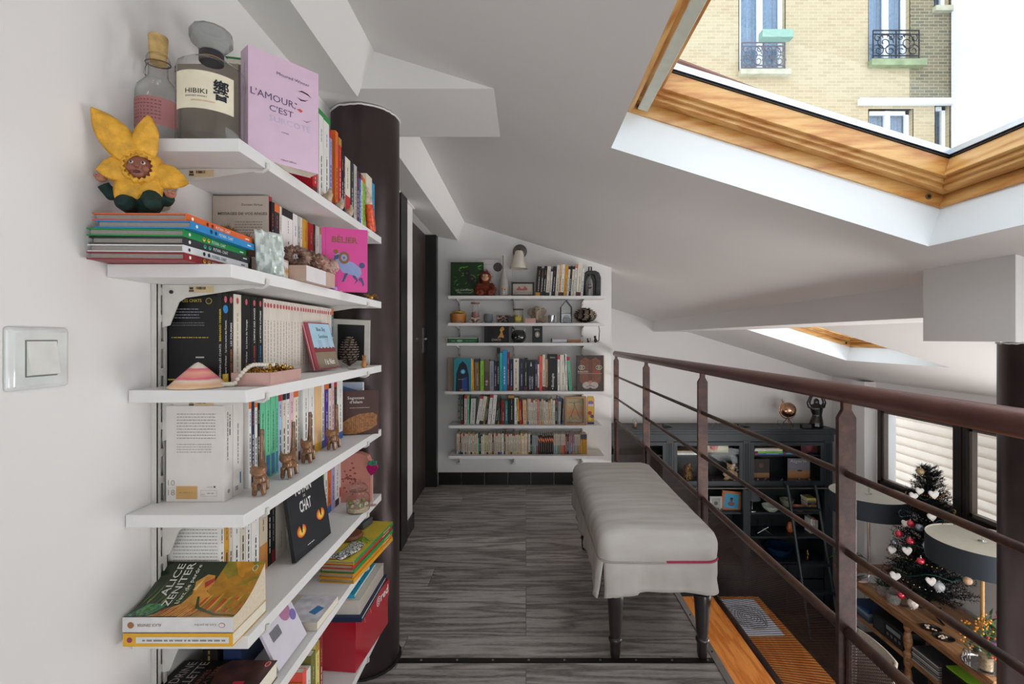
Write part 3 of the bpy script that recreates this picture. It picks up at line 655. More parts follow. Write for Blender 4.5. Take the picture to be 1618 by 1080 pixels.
def generic_spine(seed, cover, style=''):
    rnd = random.Random(seed)
    def f(mb, sf, t, h):
        dark = lum(cover) < 0.25
        inkc = M('#DAD6CE' if dark else '#3B3634', 0.6)
        if style == 'poche':
            mb.disc(sf, h-0.014, 0, 0.0055, M('#C2525A', 0.5), ry=min(0.0045, t*0.42)); mb.ink(sf, 0.02, -t*0.10, h*0.62, min(0.0022, t*0.22), M('#8A817B', 0.6), rnd)
        elif style == 'half':
            mb.quad(sf, 0, -t/2, h*0.46, t/2, M(rnd.choice(['#C7674E', '#6E8C74', '#9AA06A', '#A8A49A', '#8C4A44', '#7A97A8']), 0.5)); mb.ink(sf, h*0.5, -t*0.1, h*0.4, min(0.002, t*0.2), inkc, rnd)
        elif style == 'flame':
            mb.poly(sf, [(h*0.62, -t*0.5), (h*0.78, t*0.5), (h*0.92, t*0.5), (h*0.78, -t*0.5)], M('#D9764A', 0.5)); mb.ink(sf, 0.02, -t*0.1, h*0.5, min(0.0025, t*0.22), M('#9A7A68'), rnd)
        elif style == 'topgrey':
            mb.quad(sf, h*0.78, -t/2, h, t/2, M('#3A4750', 0.5)); mb.quad(sf, h*0.74, -t/2, h*0.78, t/2, M('#B5392F', 0.5)); mb.ink(sf, 0.02, -t*0.1, h*0.5, min(0.002, t*0.2), inkc, rnd)
        elif style == 'mint':
            mb.quad(sf, 0.004, -t*0.36, h*0.28, t*0.36, M('#3B72A8', 0.5)); mb.ink(sf, h*0.32, -t*0.08, h*0.5, min(0.0022, t*0.2), M('#2C5A44'), rnd)
        else:
            r = rnd.random()
            if r < 0.3: mb.quad(sf, h*0.9, -t/2, h, t/2, M(rnd.choice(['red', 'navy', 'orange', 'black', 'gold']), 0.5))
            if r > 0.75: mb.quad(sf, 0, -t/2, h*0.12, t/2, M(rnd.choice(['blue', 'maroon', 'charcoal', 'amber']), 0.5))
            mb.ink(sf, h*0.16, -t*0.14, h*rnd.uniform(0.35, 0.5), min(0.004, t*0.28), inkc, rnd)
            mb.ink(sf, h*0.70, -t*0.1, h*0.16, min(0.0025, t*0.2), M(rnd.choice(['#B04038', '#45628F', '#6B6460']) if not dark else rnd.choice(['#D8B24A', '#C9C5BC', '#C75B4A'])), rnd)
    return f
ROTL = ori((0, 1, 0), (-1, 0, 0))          # spine to the room (+X), on the left wall
ROTB = Matrix.Identity(4)                   # spine to the camera (-Y), on the far wall
CN = lambda c: c.replace('_', ' ') if c in PAL else 'pale'
def row_left(top, sx, items, where, group, seed=1):
    for i, it in enumerate(items):
        x0, x1, h, c = it[:4]; o = it[4] if len(it) > 4 else {}
        y0 = F*abs(sx)/(VX-x0); y1 = F*abs(sx)/(VX-x1); t = y1-y0-0.0007
        sp = o.get('spine') or generic_spine(seed*100+i, c, o.get('style', ''))
        d = min(o.get('d', 0.108), sx-LW-0.004)
        lab = o.get('label') or '%s spine paperback, %s from the near end of %s' % (o.get('cn', CN(c)), ordn(i), where)
        book((sx+o.get('dx', 0), y0, top+0.0005), t, d, h, ROTL, c, sp, None, o.get('back'), label=lab, group=group, name=o.get('name', 'paperback_book'))
def row_back(top, items, where, group, seed=1, Y=3.70, d=0.12):
    k_ = F/Y
    for i, it in enumerate(items):
        x0, x1, ytop, c = it[:4]; o = it[4] if len(it) > 4 else {}
        X0 = (x0-VX)/k_; t = (x1-x0)/k_-0.0006; z1 = EYE+(VY-ytop)/k_; h = z1-top-0.0008
        sp = o.get('spine') or generic_spine(seed*100+i, c, o.get('style', ''))
        lab = o.get('label') or '%s spine book, %s from the left on %s' % (o.get('cn', CN(c)), ordn(i), where)
        rot = ROTB; loc = (X0, Y+o.get('dy', 0), top+0.0005)
        a = o.get('lean', 0)
        if a:
            rot = Matrix.Rotation(math.radians(a), 4, 'Y'); h = h/math.cos(math.radians(a))*0.985
            loc = (X0, Y, top+0.0006+(abs(math.sin(math.radians(a)))*t if a > 0 else 0))
        book(loc, t, d, h, rot, c, sp, o.get('front'), label=lab, group=group, kids=False, name=o.get('name', 'book'))
# ================================================================== left bookshelves
SF = -0.485
TOPS = [1.508, 1.292, 1.080, 0.866, 0.649, 0.488, 0.205]
SN = ['the top shelf', 'the second shelf from the top', 'the third shelf from the top', 'the fourth shelf from the top', 'the fifth shelf from the top', 'the second lowest shelf', 'the lowest shelf']
NEARY = [0.818, 0.795, 0.838, 0.832, 0.845, 0.84, 0.84]
BRK = M('#CFCBC4', 0.35, var=0.05); PAPER = M('#CDB38A', 0.7)
for i, z in enumerate(TOPS):
    t = thing('wall_shelf', 'white board shelf on the left wall, %s of the unit' % SN[i].replace('shelf', 'board', 1), 'shelf', (LW, NEARY[i], z), group='white boards of the left wall unit')
    b = MB(); b.box(0.001, SF-LW, 0, 1.622-NEARY[i], -0.022, 0, SHELFW); b.build('board', t, bevel=0.0008)
    for yb in (0.902, 1.478):
        y = yb-NEARY[i]; b = MB()
        b.prism([(0.0125, -0.0225), (0.200, -0.0225), (0.200, -0.026), (0.16, -0.031), (0.055, -0.047), (0.043, -0.055), (0.026, -0.098), (0.0125, -0.102)], (0, y-0.0012, 0), (1, 0, 0), (0, 0, 1), (0, 1, 0), 0.0024, BRK)
        b.tube([(0.185, y, -0.0268), (0.200, y, -0.0275), (0.2085, y, -0.022), (0.2085, y, -0.012)], 0.0036, BRK, 8)
        b.lathe([(0.0035, 0), (0.0035, 0.002), (0, 0.0022)], M('black' if i % 2 else '#BDB8B0', 0.4), T=Matrix.Translation((0.03, y-0.0014, -0.036)) @ Matrix.Rotation(PI/2, 4, 'X'), seg=10)
        br = b.build('bracket', t)
        if yb < 1:
            b = MB(); fr = FR((0.062, y-0.0016, -0.0375), (1, 0, 0), (0, 0, 1)); b.quad(fr, 0, 0, 0.047, 0.0125, PAPER); rn = random.Random(i)
            for q in range(14): b.quad(fr, 0.014+q*0.0013, 0.006, 0.014+q*0.0013+rn.choice([0.0005, 0.0009]), 0.011, 'black', 0.0006)
            b.quad(fr, 0.001, 0.002, 0.010, 0.005, 'charcoal', 0.0006); b.quad(fr, 0.002, 0.006, 0.009, 0.0105, 'charcoal', 0.0006); b.build('price_sticker', br)
for y, lab in ((0.902, 'white slotted steel upright at the near end of the left shelves'), (1.478, 'white slotted steel upright at the far end of the left shelves, by the column')):
    t = thing('shelf_upright', lab, 'shelf upright', (LW, y, 0.13))
    b = MB(); b.box(0.0005, 0.002, -0.0125, 0.0125, 0, 1.40, BRK); b.box(0.002, 0.012, -0.0125, -0.0112, 0, 1.40, BRK); b.box(0.002, 0.012, 0.0112, 0.0125, 0, 1.40, BRK); b.box(0.0105, 0.012, -0.0125, -0.004, 0, 1.40, BRK); b.box(0.0105, 0.012, 0.004, 0.0125, 0, 1.40, BRK)
    for q in range(28): b.box(0.0106, 0.0122, -0.004, 0.004, 0.02+q*0.05, 0.034+q*0.05, BRK)
    b.build('slotted_rail', t)
T1, T2, T3, T4, T5, T6, T7 = TOPS

# ---- third shelf: dark thrillers and the run of cream pocket books
def sp_title(txts, mark=None, bottom=None):
    def f(mb, sf, t, h):
        if mark: mb.disc(sf, h-0.013, 0, 0.0065, M(mark, 0.5), ry=min(0.0042, t*0.42))
        x = 0.012
        for (s_, c, hh, ww) in txts:
            mb.text(sf, s_, x, -hh/2, hh, M(c, 0.5), w=ww, bold=0.01); x += ww+0.006
        if bottom: mb.quad(sf, 0, -t/2, 0.02, t/2, M(bottom, 0.5))
    return f
def back_dark(mb, fr, d, h):
    mb.text(fr, 'LES CHATS', d*0.35, h-0.020, 0.006, M('#C2A83C', 0.5), w=0.036, bold=0.01)
    rn = random.Random(5)
    for k_ in range(4): mb.ink(fr, d*0.16, h-0.034-k_*0.0055, rn.uniform(0.03, 0.062), 0.0013, M('#9A9A9C'), rn)
    for k_ in range(2): mb.ink(fr, d*0.16, h-0.060-k_*0.0045, 0.06, 0.001, M('#8A8A8C'), rn)
    mb.ink(fr, d*0.14, h-0.088, 0.07, 0.0016, M('#B5A540'), rn); mb.quad(fr, 0.004, 0.010, 0.026, 0.0125, M('#C8B63A'))
    mb.disc(fr, d-0.016, h-0.018, 0.006, M('#B09A3A')); mb.disc(fr, d-0.016, h-0.018, 0.0048, M('#1A1A1C'), 0.0006)
    mb.quad(fr, 0.060, 0.052, 0.076, 0.0545, M('#BDBDBD'))
L3 = [(343.5, 351.3, 0.178, 'black', dict(spine=sp_title([('DEMAIN LES CHATS', '#E6E4DE', 0.0055, 0.066), ('BERNARD WERBER', '#D9BE35', 0.0055, 0.062)]), back=back_dark, label='black paperback with a yellow and white title, nearest the camera on the third shelf')),
      (351.5, 361, 0.178, 'black', dict(spine=lambda mb, sf, t, h: (sp_title([('Bernard Werber', '#E6E4DE', 0.005, 0.044), ('Le Livre secret des Fourmis', '#E6E4DE', 0.005, 0.062)], '#D0606A', 'yellow')(mb, sf, t, h), mb.disc(sf, h-0.032, 0, 0.008, M('#2E86C8', 0.4))), label='black paperback with a blue oval and a yellow foot on its spine')),
      (361.2, 368.6, 0.178, 'black', dict(spine=sp_title([('BERNARD WERBER', '#D9814A', 0.0052, 0.056), ('LES FOURMIS', '#E6E4DE', 0.0055, 0.046)], '#D0606A'), label='black paperback with an orange author name, left of a white-spined one')),
      (369.2, 381.3, 0.178, 'cream', dict(spine=lambda mb, sf, t, h: (mb.disc(sf, h-0.013, 0, 0.0065, M('#C2525A'), ry=0.004), mb.ink(sf, 0.02, -0.002, 0.12, 0.0035, M('#B8A89A'), random.Random(3))), label='thick pinkish cream paperback between the black ones on the third shelf')),
      (381.8, 396.3, 0.178, 'black', dict(spine=sp_title([('Bernard Werber', '#E6E4DE', 0.005, 0.05), ('Le Livre du Voyage', '#E6E4DE', 0.005, 0.06)], '#D0606A'), label='thick black paperback with small white lettering right of the cream one')),
      (396.6, 406.6, 0.178, 'black', dict(spine=sp_title([('BERNARD WERBER', '#C9453A', 0.0055, 0.062), ('L\'EMPIRE DES ANGES', '#E6E4DE', 0.0055, 0.074)], '#D0606A'), label='black paperback with a red author name on its spine')),
      (407, 415.5, 0.178, 'black', dict(spine=sp_title([('BERNARD WERBER', '#2E86C8', 0.0055, 0.062), ('LE MYSTERE SUPREME', '#E6E4DE', 0.0055, 0.07)], '#D0606A'), label='black paperback with a blue author name, last black one before the pale run'))]
GP3 = 'cream pocket paperbacks in a run on the third shelf of the left unit'
row_left(T3, -0.585, L3, 'the left third shelf', 'dark paperbacks on the third shelf of the left unit', 3)
ys = 1.078; L3b = []; rn = random.Random(8)
for i in range(26):
    w_ = rn.uniform(0.0115, 0.0185); L3b.append((VX-F*0.585/ys, VX-F*0.585/(ys+w_), 0.178, rn.choice(['#DCD2C6', '#E2D9CE', '#D9CDBF', '#DED3C8', '#E0D6CA']), dict(style='poche', cn='red-marked cream'))); ys += w_
    if ys > 1.495: break
L3b.append((VX-F*0.585/ys, VX-F*0.585/(ys+0.014), 0.178, '#4A6A7C', dict(label='slate blue spine paperback closing the pale run on the third shelf')))
row_left(T3, -0.585, L3b, 'the pale run, left third shelf', GP3, 4)
# ---- fourth shelf
def back_1018(mb, fr, d, h):
    rn = random.Random(6); g = M('#8E8680', 0.7)
    for k_ in range(9): mb.ink(fr, 0.020, h-0.016-k_*0.0056, 0.072, 0.0013, g, rn)
    for k_ in range(4): mb.ink(fr, 0.020, h-0.072-k_*0.0048, 0.064, 0.0011, g, rn)
    for s_, y in (('10', 0.030), ('18', 0.012)): mb.text(fr, s_, 0.0035, y, 0.011, M('#9A938D', 0.7), w=0.013)
    mb.quad(fr, 0.002, 0.0255, 0.016, 0.0258, g)
    mb.quad(fr, 0.0185, 0.005, 0.058, 0.029, M('#C79E63', 0.7)); mb.ink(fr, 0.024, 0.016, 0.026, 0.002, M('#B08A55'), rn, 0.0007)
    mb.quad(fr, 0.064, 0.010, 0.094, 0.0104, g); mb.quad(fr, 0.064, 0.021, 0.094, 0.0214, g); mb.quad(fr, 0.064, 0.010, 0.0644, 0.0214, g); mb.quad(fr, 0.0936, 0.010, 0.094, 0.0214, g)
    mb.text(fr, 'FSC', 0.066, 0.012, 0.003, g); mb.ink(fr, 0.076, 0.015, 0.014, 0.0014, g, rn); mb.disc(fr, 0.090, 0.0275, 0.0018, M('charcoal')); mb.ink(fr, 0.076, 0.0268, 0.011, 0.0012, g, rn)
def castle(mb, fr, d, h): pass
L4 = [(354.5, 368, 0.178, '#DAD4CE', dict(back=back_1018, style='', label='thick pale paperback nearest the camera on the fourth shelf, tan sticker on its back', spine=lambda mb, sf, t, h: (mb.ink(sf, 0.075, 0.002, 0.09, 0.0022, M('#5A5A66'), random.Random(1)), mb.ink(sf, 0.12, -0.005, 0.04, 0.0026, M('#26262C'), random.Random(2)), mb.disc(sf, 0.016, 0, 0.004, M('#9A928C'))))),
      (368.3, 384.6, 0.178, '#DCD7D1', dict(spine=lambda mb, sf, t, h: (mb.ink(sf, 0.06, 0, 0.08, 0.0024, M('#7A746E'), random.Random(4)), mb.quad(sf, 0.02, -0.0085, 0.042, -0.005, M('#2E6CA8')), [mb.quad(sf, 0.010+0.003*(q % 3), 0.001+0.003*(q//3), 0.012+0.003*(q % 3), 0.003+0.003*(q//3), 'charcoal') for q in range(9)]), label='thick off-white paperback with small black squares and a blue label, second on the fourth shelf')),
      (385.2, 392.4, 0.178, '#BFB2A8', dict(dx=-0.012)), (393, 397.4, 0.178, 'white', {}), (397.7, 402.2, 0.178, 'navy', {}), (402.5, 407, 0.178, 'white', {}), (407.3, 410.8, 0.178, 'black', {}),
      (411.2, 419.2, 0.178, 'mint', dict(style='mint')), (419.7, 427.4, 0.178, 'mint', dict(style='mint')), (427.8, 435.4, 0.178, 'mint', dict(style='mint')), (435.8, 439.7, 0.178, 'mint', dict(style='mint')),
      (440, 445.8, 0.178, 'pale_blue', {}), (446.2, 452, 0.178, 'cream', {}), (452.4, 457.6, 0.178, 'white', {}), (458, 463.8, 0.178, 'pink', {}), (464, 471.6, 0.178, 'ivory', {}), (472, 478, 0.178, 'light_grey', dict(dx=-0.006)),
      (478.6, 487.4, 0.178, 'white', {}), (487.8, 496.8, 0.178, 'white', {}), (497.4, 508, 0.178, 'apricot', dict(spine=lambda mb, sf, t, h: mb.quad(sf, 0, -t/2, 0.022, t/2, M('#D9A62E')))), (508.3, 512.6, 0.178, 'white', {}), (513, 519, 0.178, 'purple', {}),
      (519.3, 523.4, 0.178, 'ivory', {}), (523.8, 528.2, 0.178, 'pink', {}), (528.6, 532.3, 0.178, 'dark_green', {}), (532.8, 541.6, 0.178, 'white', {})]
row_left(T4, -0.56, L4, 'the left fourth shelf', 'paperbacks in the row on the fourth shelf of the left unit', 5)
# ---- fifth shelf
def back_text(mb, fr, d, h):
    rn = random.Random(7); g = M('#948D87', 0.7)
    for k_ in range(14): mb.ink(fr, 0.010, h-0.012-k_*0.0065, 0.085, 0.0014, g, rn)
L5 = [(347, 354.5, 0.178, 'white', dict(back=back_text, label='white paperback with a printed back cover standing behind the curled tiger paperback')), (354.8, 362, 0.178, 'amber', {}), (362.3, 367.4, 0.178, 'cream', {}), (367.7, 379.3, 0.178, 'white', {}), (379.6, 388, 0.178, 'cream', {}), (388.4, 396.6, 0.178, 'white', {}), (397, 409.5, 0.178, 'white', {}),
      (410.2, 423, 0.178, 'beige', dict(spine=lambda mb, sf, t, h: (mb.quad(sf, 0, -t/2, 0.06, t/2, M('#C2813F')), mb.ink(sf, 0.09, 0, 0.06, 0.003, M('#5A4A40'), random.Random(5))))), (423.7, 428.8, 0.178, 'black', {}), (429.2, 435.6, 0.178, 'charcoal', dict(spine=lambda mb, sf, t, h: (mb.quad(sf, 0, -t/2, 0.03, t/2, M('dark_red')), mb.ink(sf, 0.05, 0, 0.1, 0.003, M('#B5A58A'), random.Random(5))))), (436.2, 453, 0.18, 'cream', dict(cn='wide cream', spine=lambda mb, sf, t, h: mb.ink(sf, 0.02, 0, 0.04, 0.002, M('#8A8078'), random.Random(5))))]
row_left(T5, -0.587, L5, 'the left fifth shelf', 'paperbacks in the row on the fifth shelf of the left unit', 6)
L5b = [(501, 512, 0.178, 'green', {}), (512.4, 517.6, 0.178, 'white', {}), (518, 523.2, 0.178, 'orange', {}), (523.6, 529, 0.178, 'lilac', {}), (529.4, 535.6, 0.178, 'white', {}), (536.4, 543.8, 0.178, 'white', dict(spine=lambda mb, sf, t, h: mb.quad(sf, 0.02, -t/2, 0.05, t/2, M('#C8403C'))))]
row_left(T5, -0.587, L5b, 'the group behind the black album', 'paperbacks behind the black album on the fifth shelf', 7)
# ---- second shelf
def back_msg(mb, fr, d, h):
    g = M('#4E4038', 0.6); rn = random.Random(3)
    mb.text(fr, 'Doreen Virtue', d*0.52, h-0.022, 0.0055, g, w=0.046, align='l'); mb.text(fr, 'MESSAGES DE VOS ANGES', d*0.10, h-0.042, 0.0062, g, w=0.108, bold=0.008)
    for k_ in range(5): mb.ink(fr, d*0.4, h-0.058-k_*0.006, 0.06, 0.0016, M('#8A7B70'), rn)
book((-0.565, 1.062, T2+0.0005), 0.0125, 0.1235, 0.19, ROTL, '#CDBFB2', lambda mb, sf, t, h: (mb.quad(sf, 0, -t/2, h, t/2, M('#B0303A')), mb.ink(sf, 0.03, 0, 0.12, 0.003, M('#D8A0A0'), random.Random(9), 0.0007)), None, back_msg, label='beige angel message book with a red spine behind the furry animal')
L2 = [(428.8, 433.3, 0.178, 'black', {}), (433.6, 441.6, 0.178, 'charcoal', {}), (442, 444.8, 0.178, 'cream', {}), (445.2, 462.6, 0.178, 'white', dict(cn='thick white')), (463, 470.2, 0.178, 'white', {}), (470.5, 474, 0.178, 'light_grey', {}), (474.3, 477.8, 0.178, 'cream', {}), (478.2, 486.6, 0.178, 'amber', {}), (487, 495.4, 0.176, 'red', {}), (495.8, 498.2, 0.178, 'black', {}), (498.6, 504.6, 0.178, 'white', {}), (505, 510.4, 0.178, 'light_grey', {}), (510.8, 516, 0.175, 'white', {}), (516.4, 521, 0.175, 'cream', {}), (521.4, 526, 0.175, 'rose', {})]
row_left(T2, -0.56, L2, 'the left second shelf', 'paperbacks in the row on the second shelf of the left unit', 8)
# ---- top shelf
L1 = [(494, 501.5, 0.21, 'red', dict(d=0.14)), (504, 511, 0.212, 'white', dict(d=0.14)), (511.4, 520, 0.21, 'white', dict(d=0.14, cn='thick white')), (520.4, 524.8, 0.20, 'lilac', dict(d=0.14)), (525.2, 529.6, 0.205, 'black', dict(d=0.14, dx=-0.01)), (530, 534.4, 0.215, 'orange', dict(d=0.14)), (534.8, 539.6, 0.206, 'red', dict(d=0.14)), (540, 542.6, 0.18, 'black', dict(d=0.12)), (543, 545.2, 0.172, 'navy', dict(d=0.12)),
      (545.6, 553.5, 0.172, 'ivory', dict(spine=lambda mb, sf, t, h: (mb.quad(sf, 0, -t/2, h*0.38, t/2, M('red')), mb.ink(sf, h*0.5, 0, h*0.35, 0.003, M('charcoal'), random.Random(2))))), (553.9, 559, 0.172, 'charcoal', dict(d=0.12)), (559.4, 564, 0.175, 'light_grey', dict(d=0.12)), (564.4, 567, 0.166, 'maroon', dict(d=0.12)), (567.3, 570.6, 0.166, 'blue', dict(d=0.12)), (570.9, 572.9, 0.166, 'white', dict(d=0.12)), (573.2, 577, 0.162, 'lime', dict(d=0.12)), (579, 587.8, 0.186, 'ivory', dict(d=0.12, spine=lambda mb, sf, t, h: mb.quad(sf, h*0.62, -0.006, h*0.66, 0.006, M('red')))), (588.3, 592, 0.175, 'sky_blue', dict(d=0.12))]
row_left(T1, -0.507, L1, 'the left top shelf', 'books in the row on the top shelf of the left unit', 9)
book((-0.515, 1.27, T1+0.2165), 0.016, 0.11, 0.27, ori((0.12, 0, 1), (-1, 0, 0.12)), 'green', None, None, None, label='green hardback lying across the tops of the books on the top shelf', hard=True, name='hardback_book')
# pink novel turned to the room
d_ = Vector((0.085, 0.100, 0)).normalized(); n_ = Vector((d_.y, -d_.x, 0))
def fr_pink(mb, fr, d, h):
    c = M('#54486A', 0.6)
    mb.text(fr, 'Mourad Winter', d*0.62, h-0.035, 0.0062, c, w=0.064, align='c')
    mb.text(fr, 'L\'AMOUR,', d*0.03, h-0.089, 0.0135, c, w=0.083); mb.text(fr, 'C\'EST', d*0.28, h-0.109, 0.012, c, w=0.045)
    mb.text(fr, 'SURCOT\u00c9', d*0.28, h-0.128, 0.012, M('#BDB6CC', 0.4), w=0.080); mb.text(fr, 'roman', d*0.45, h-0.145, 0.003, c, w=0.014)
    k_ = M('#2E2430', 0.5)
    mb.poly(fr, [(0.092, h-0.052), (0.10, h-0.048), (0.112, h-0.050), (0.120, h-0.056), (0.112, h-0.053), (0.10, h-0.051)], k_)
    mb.poly(fr, [(0.090, h-0.064), (0.098, h-0.066), (0.107, h-0.065), (0.114, h-0.061), (0.106, h-0.0675), (0.097, h-0.069)], k_)
    mb.poly(fr, [(0.084, h-0.077), (0.090, h-0.078), (0.089, h-0.081)], k_)
    mb.poly(fr, [(0.089, h-0.088), (0.097, h-0.086), (0.102, h-0.089), (0.097, h-0.093)], M('#C8504A')); mb.poly(fr, [(0.100, h-0.107), (0.110, h-0.107), (0.121, h-0.101), (0.110, h-0.109)], M('#7A7080'))
    mb.text(fr, 'robert laffont', d*0.55, 0.008, 0.004, c, w=0.03, align='c')
book(tuple(Vector((-0.516, 0.898, T1+0.0008))-n_*0.036), 0.036, 0.134, 0.207, ori(n_, d_), '#D5B8CC', lambda mb, sf, t, h: (mb.text(sf, 'L\'AMOUR, C\'EST SURCOT\u00c9', 0.02, -0.003, 0.006, M('#54486A'), w=0.09), mb.text(sf, 'Mourad Winter', 0.135, -0.003, 0.005, M('#54486A'), w=0.045)), fr_pink, label='pink novel turned face out beside the square whisky decanter', rough=0.35)
book((-0.565, 0.950, T1+0.0008), 0.014, 0.12, 0.200, ROTL, '#94877A', None, None, None, label='brown hardback standing behind the glass decanter', hard=True, name='hardback_book')
# ---- bottles
t = thing('corked_bottle', 'empty clear glass bottle with a wooden cork and a dull pink label', 'bottle', (-0.6555, 0.862, T1+0.0005))
b = MB(); b.lathe([(0.0, 0.0), (0.030, 0.001), (0.0335, 0.008), (0.0335, 0.092), (0.031, 0.104), (0.022, 0.116), (0.0155, 0.124), (0.0145, 0.132), (0.0145, 0.150), (0.018, 0.152), (0.018, 0.158), (0.0155, 0.160), (0.016, 0.163), (0.0125, 0.164)], BOTTLE, seg=40); b.build('glass', t)
b = MB(); vs = []; n = 20
for i in range(n+1):
    a = -2.5+2.6*i/n; vs += [(0.0339*math.cos(a), 0.0339*math.sin(a), 0.030), (0.0339*math.cos(a), 0.0339*math.sin(a), 0.078)]
b.faces(vs, [(2*i, 2*i+2, 2*i+3, 2*i+1) for i in range(n)], M('#A56E6C', 0.6))
rn = random.Random(2)
for r_ in range(6):
    for q in range(9):
        a = -2.2+0.16*q; r1 = 0.0342; zz = 0.040+r_*0.006; wd = rn.uniform(0.06, 0.13)
        b.faces([(r1*math.cos(a), r1*math.sin(a), zz), (r1*math.cos(a+wd), r1*math.sin(a+wd), zz), (r1*math.cos(a+wd), r1*math.sin(a+wd), zz+0.0022), (r1*math.cos(a), r1*math.sin(a), zz+0.0022)], [(0, 1, 2, 3)], M('#7E4B4E', 0.6))
b.build('label', t)
b = MB(); b.lathe([(0.0125, 0.150), (0.0125, 0.164), (0.0135, 0.1645), (0.0150, 0.196), (0.0145, 0.198), (0, 0.198)], M('#C6A468', 0.8, var=0.25, scale=60), seg=24); b.build('cork', t)
b = MB(); b.tube([(0.0185*math.cos(a), 0.0185*math.sin(a), 0.150+0.002*math.sin(a)) for a in [2*PI*i/20 for i in range(20)]], 0.0012, M('#6B4A3A'), 6, closed=True); b.tube([(-0.016, -0.004, 0.152), (-0.02, -0.006, 0.14), (-0.017, -0.01, 0.128), (-0.013, -0.012, 0.124)], 0.0016, SILVER, 6); b.build('wire_band', t)
t = thing('whisky_decanter', 'square faceted empty glass whisky decanter with a cream label and glass stopper', 'bottle', (-0.563, 0.866, T1+0.0005), -0.35)
b = MB(); n = 24
def dec(r, z): return [((r*(1 if i % 2 else 0.985))*math.cos(2*PI*i/n), (r*(1 if i % 2 else 0.985))*math.sin(2*PI*i/n), z) for i in range(n)]
loft(b, [dec(r, z) for r, z in ((0.03, 0.0), (0.050, 0.001), (0.0545, 0.006), (0.0545, 0.022), (0.0545, 0.128), (0.052, 0.138), (0.042, 0.146), (0.022, 0.150), (0.0175, 0.152), (0.0175, 0.172))], BOTTLE, cap=False)
loft(b, [dec(r, z) for r, z in ((0.0, 0.012), (0.049, 0.012), (0.0535, 0.018))], BOTTLE, cap=False)
b.build('glass', t, smooth=20)
b = MB(); b.lathe([(0.0185, 0.153), (0.0195, 0.154), (0.0195, 0.170), (0.018, 0.172)], M('#26222C', 0.4), seg=24, cap=False); b.lathe([(0.0196, 0.158), (0.0197, 0.1585), (0.0196, 0.159)], M('gold', 0.4), seg=24, cap=False); b.build('neck_band', t)
b = MB(); b.lathe([(0.0, 0.172), (0.020, 0.173), (0.024, 0.180), (0.031, 0.186), (0.034, 0.190), (0.034, 0.204), (0.031, 0.210), (0.022, 0.213), (0.0, 0.214)], thin_glass('stopper_glass', (0.8, 0.82, 0.82), (0.2, 0.22, 0.22)), seg=12); b.build('stopper', t, smooth=15)
b = MB(); vs = []; r_ = 0.0556; a0, a1 = -1.75, -0.02; nn = 24
def lp(u, v, off=0.0): # u 0..1 across, v metres
    a = a0+(a1-a0)*u; return ((r_+off)*math.cos(a), (r_+off)*math.sin(a), v)
for i in range(nn+1): vs += [lp(i/nn, 0.048), lp(i/nn, 0.112)]
b.faces(vs, [(2*i, 2*i+2, 2*i+3, 2*i+1) for i in range(nn)], M('#E3D9BF', 0.7))
arc = r_*(a1-a0)
def curved_text(b, s_, u0, z, h, wd, m, bold=0):
    vs, fs, x0, x1, y0, y1 = text_geo(s_, None, bold); k = h/0.73
    b.faces([lp(u0+(v.x-x0)/(x1-x0)*wd/arc, z+v.y*k, 0.0004) for v in vs], fs, m)
curved_text(b, 'HIBIKI', 0.22, 0.073, 0.0085, 0.034, M('#1A1A22'), 0.005); curved_text(b, 'SUNTORY WHISKY', 0.22, 0.067, 0.0032, 0.034, M('#1A1A22')); curved_text(b, 'JAPANESE HARMONY', 0.32, 0.060, 0.0026, 0.036, M('#C07A4A'))
curved_text(b, '\u97ff', 0.66, 0.070, 0.027, 0.024, M('#151A28'), 0.02)
b.build('label', t)
# ---- flower doll
t = thing('flower_doll', 'doll in a yellow flower hood and green velvet suit sitting on the album stack', 'doll', (-0.636, 0.803, T2+0.0795), 0.35); t.scale = (0.93, 0.93, 0.93)
GV = M('#12302A', 0.9, var=0.35, scale=40); SK = M('#8A5240', 0.5)
o = blob('velvet_body', [('b', (0, 0, 0.030), (0.032, 0.024, 0.032)), ('t', [(-0.02, 0, 0.040), (-0.045, -0.006, 0.034), (-0.052, -0.014, 0.048)], [0.013, 0.012, 0.010]), ('t', [(0.02, -0.002, 0.040), (0.040, -0.010, 0.030), (0.046, -0.018, 0.034)], [0.013, 0.012, 0.009]), ('t', [(-0.015, -0.004, 0.016), (-0.012, -0.045, 0.013), (-0.014, -0.052, 0.016)], [0.016, 0.014, 0.012]), ('t', [(0.015, -0.004, 0.018), (0.022, -0.03, 0.028), (0.028, -0.044, 0.012)], [0.016, 0.015, 0.012]), ('b', (0.031, -0.049, 0.012), (0.012, 0.015, 0.010))], GV, 0.0028, t)
for (x, y, z) in ((-0.053, -0.018, 0.058), (0.049, -0.026, 0.038)):
    blob('hand', [('b', (x, y, z), (0.009, 0.006, 0.007)), ('t', [(x-0.005, y-0.003, z), (x-0.007, y-0.008, z+0.003)], 0.0025), ('t', [(x, y-0.003, z), (x, y-0.009, z+0.004)], 0.0025), ('t', [(x+0.005, y-0.003, z), (x+0.006, y-0.008, z+0.002)], 0.0025)], M('#A9705A', 0.5), 0.0012, t, sm=2)
h = blob('head', [('b', (0.004, -0.018, 0.080), (0.022, 0.021, 0.023)), ('b', (-0.006, -0.034, 0.076), (0.007, 0.006, 0.007)), ('b', (0.014, -0.033, 0.076), (0.007, 0.006, 0.007)), ('b', (0.004, -0.040, 0.079), (0.004, 0.004, 0.0035)), ('b', (0.004, -0.034, 0.066), (0.009, 0.006, 0.006))], SK, 0.0012, t, sm=3)
b = MB()
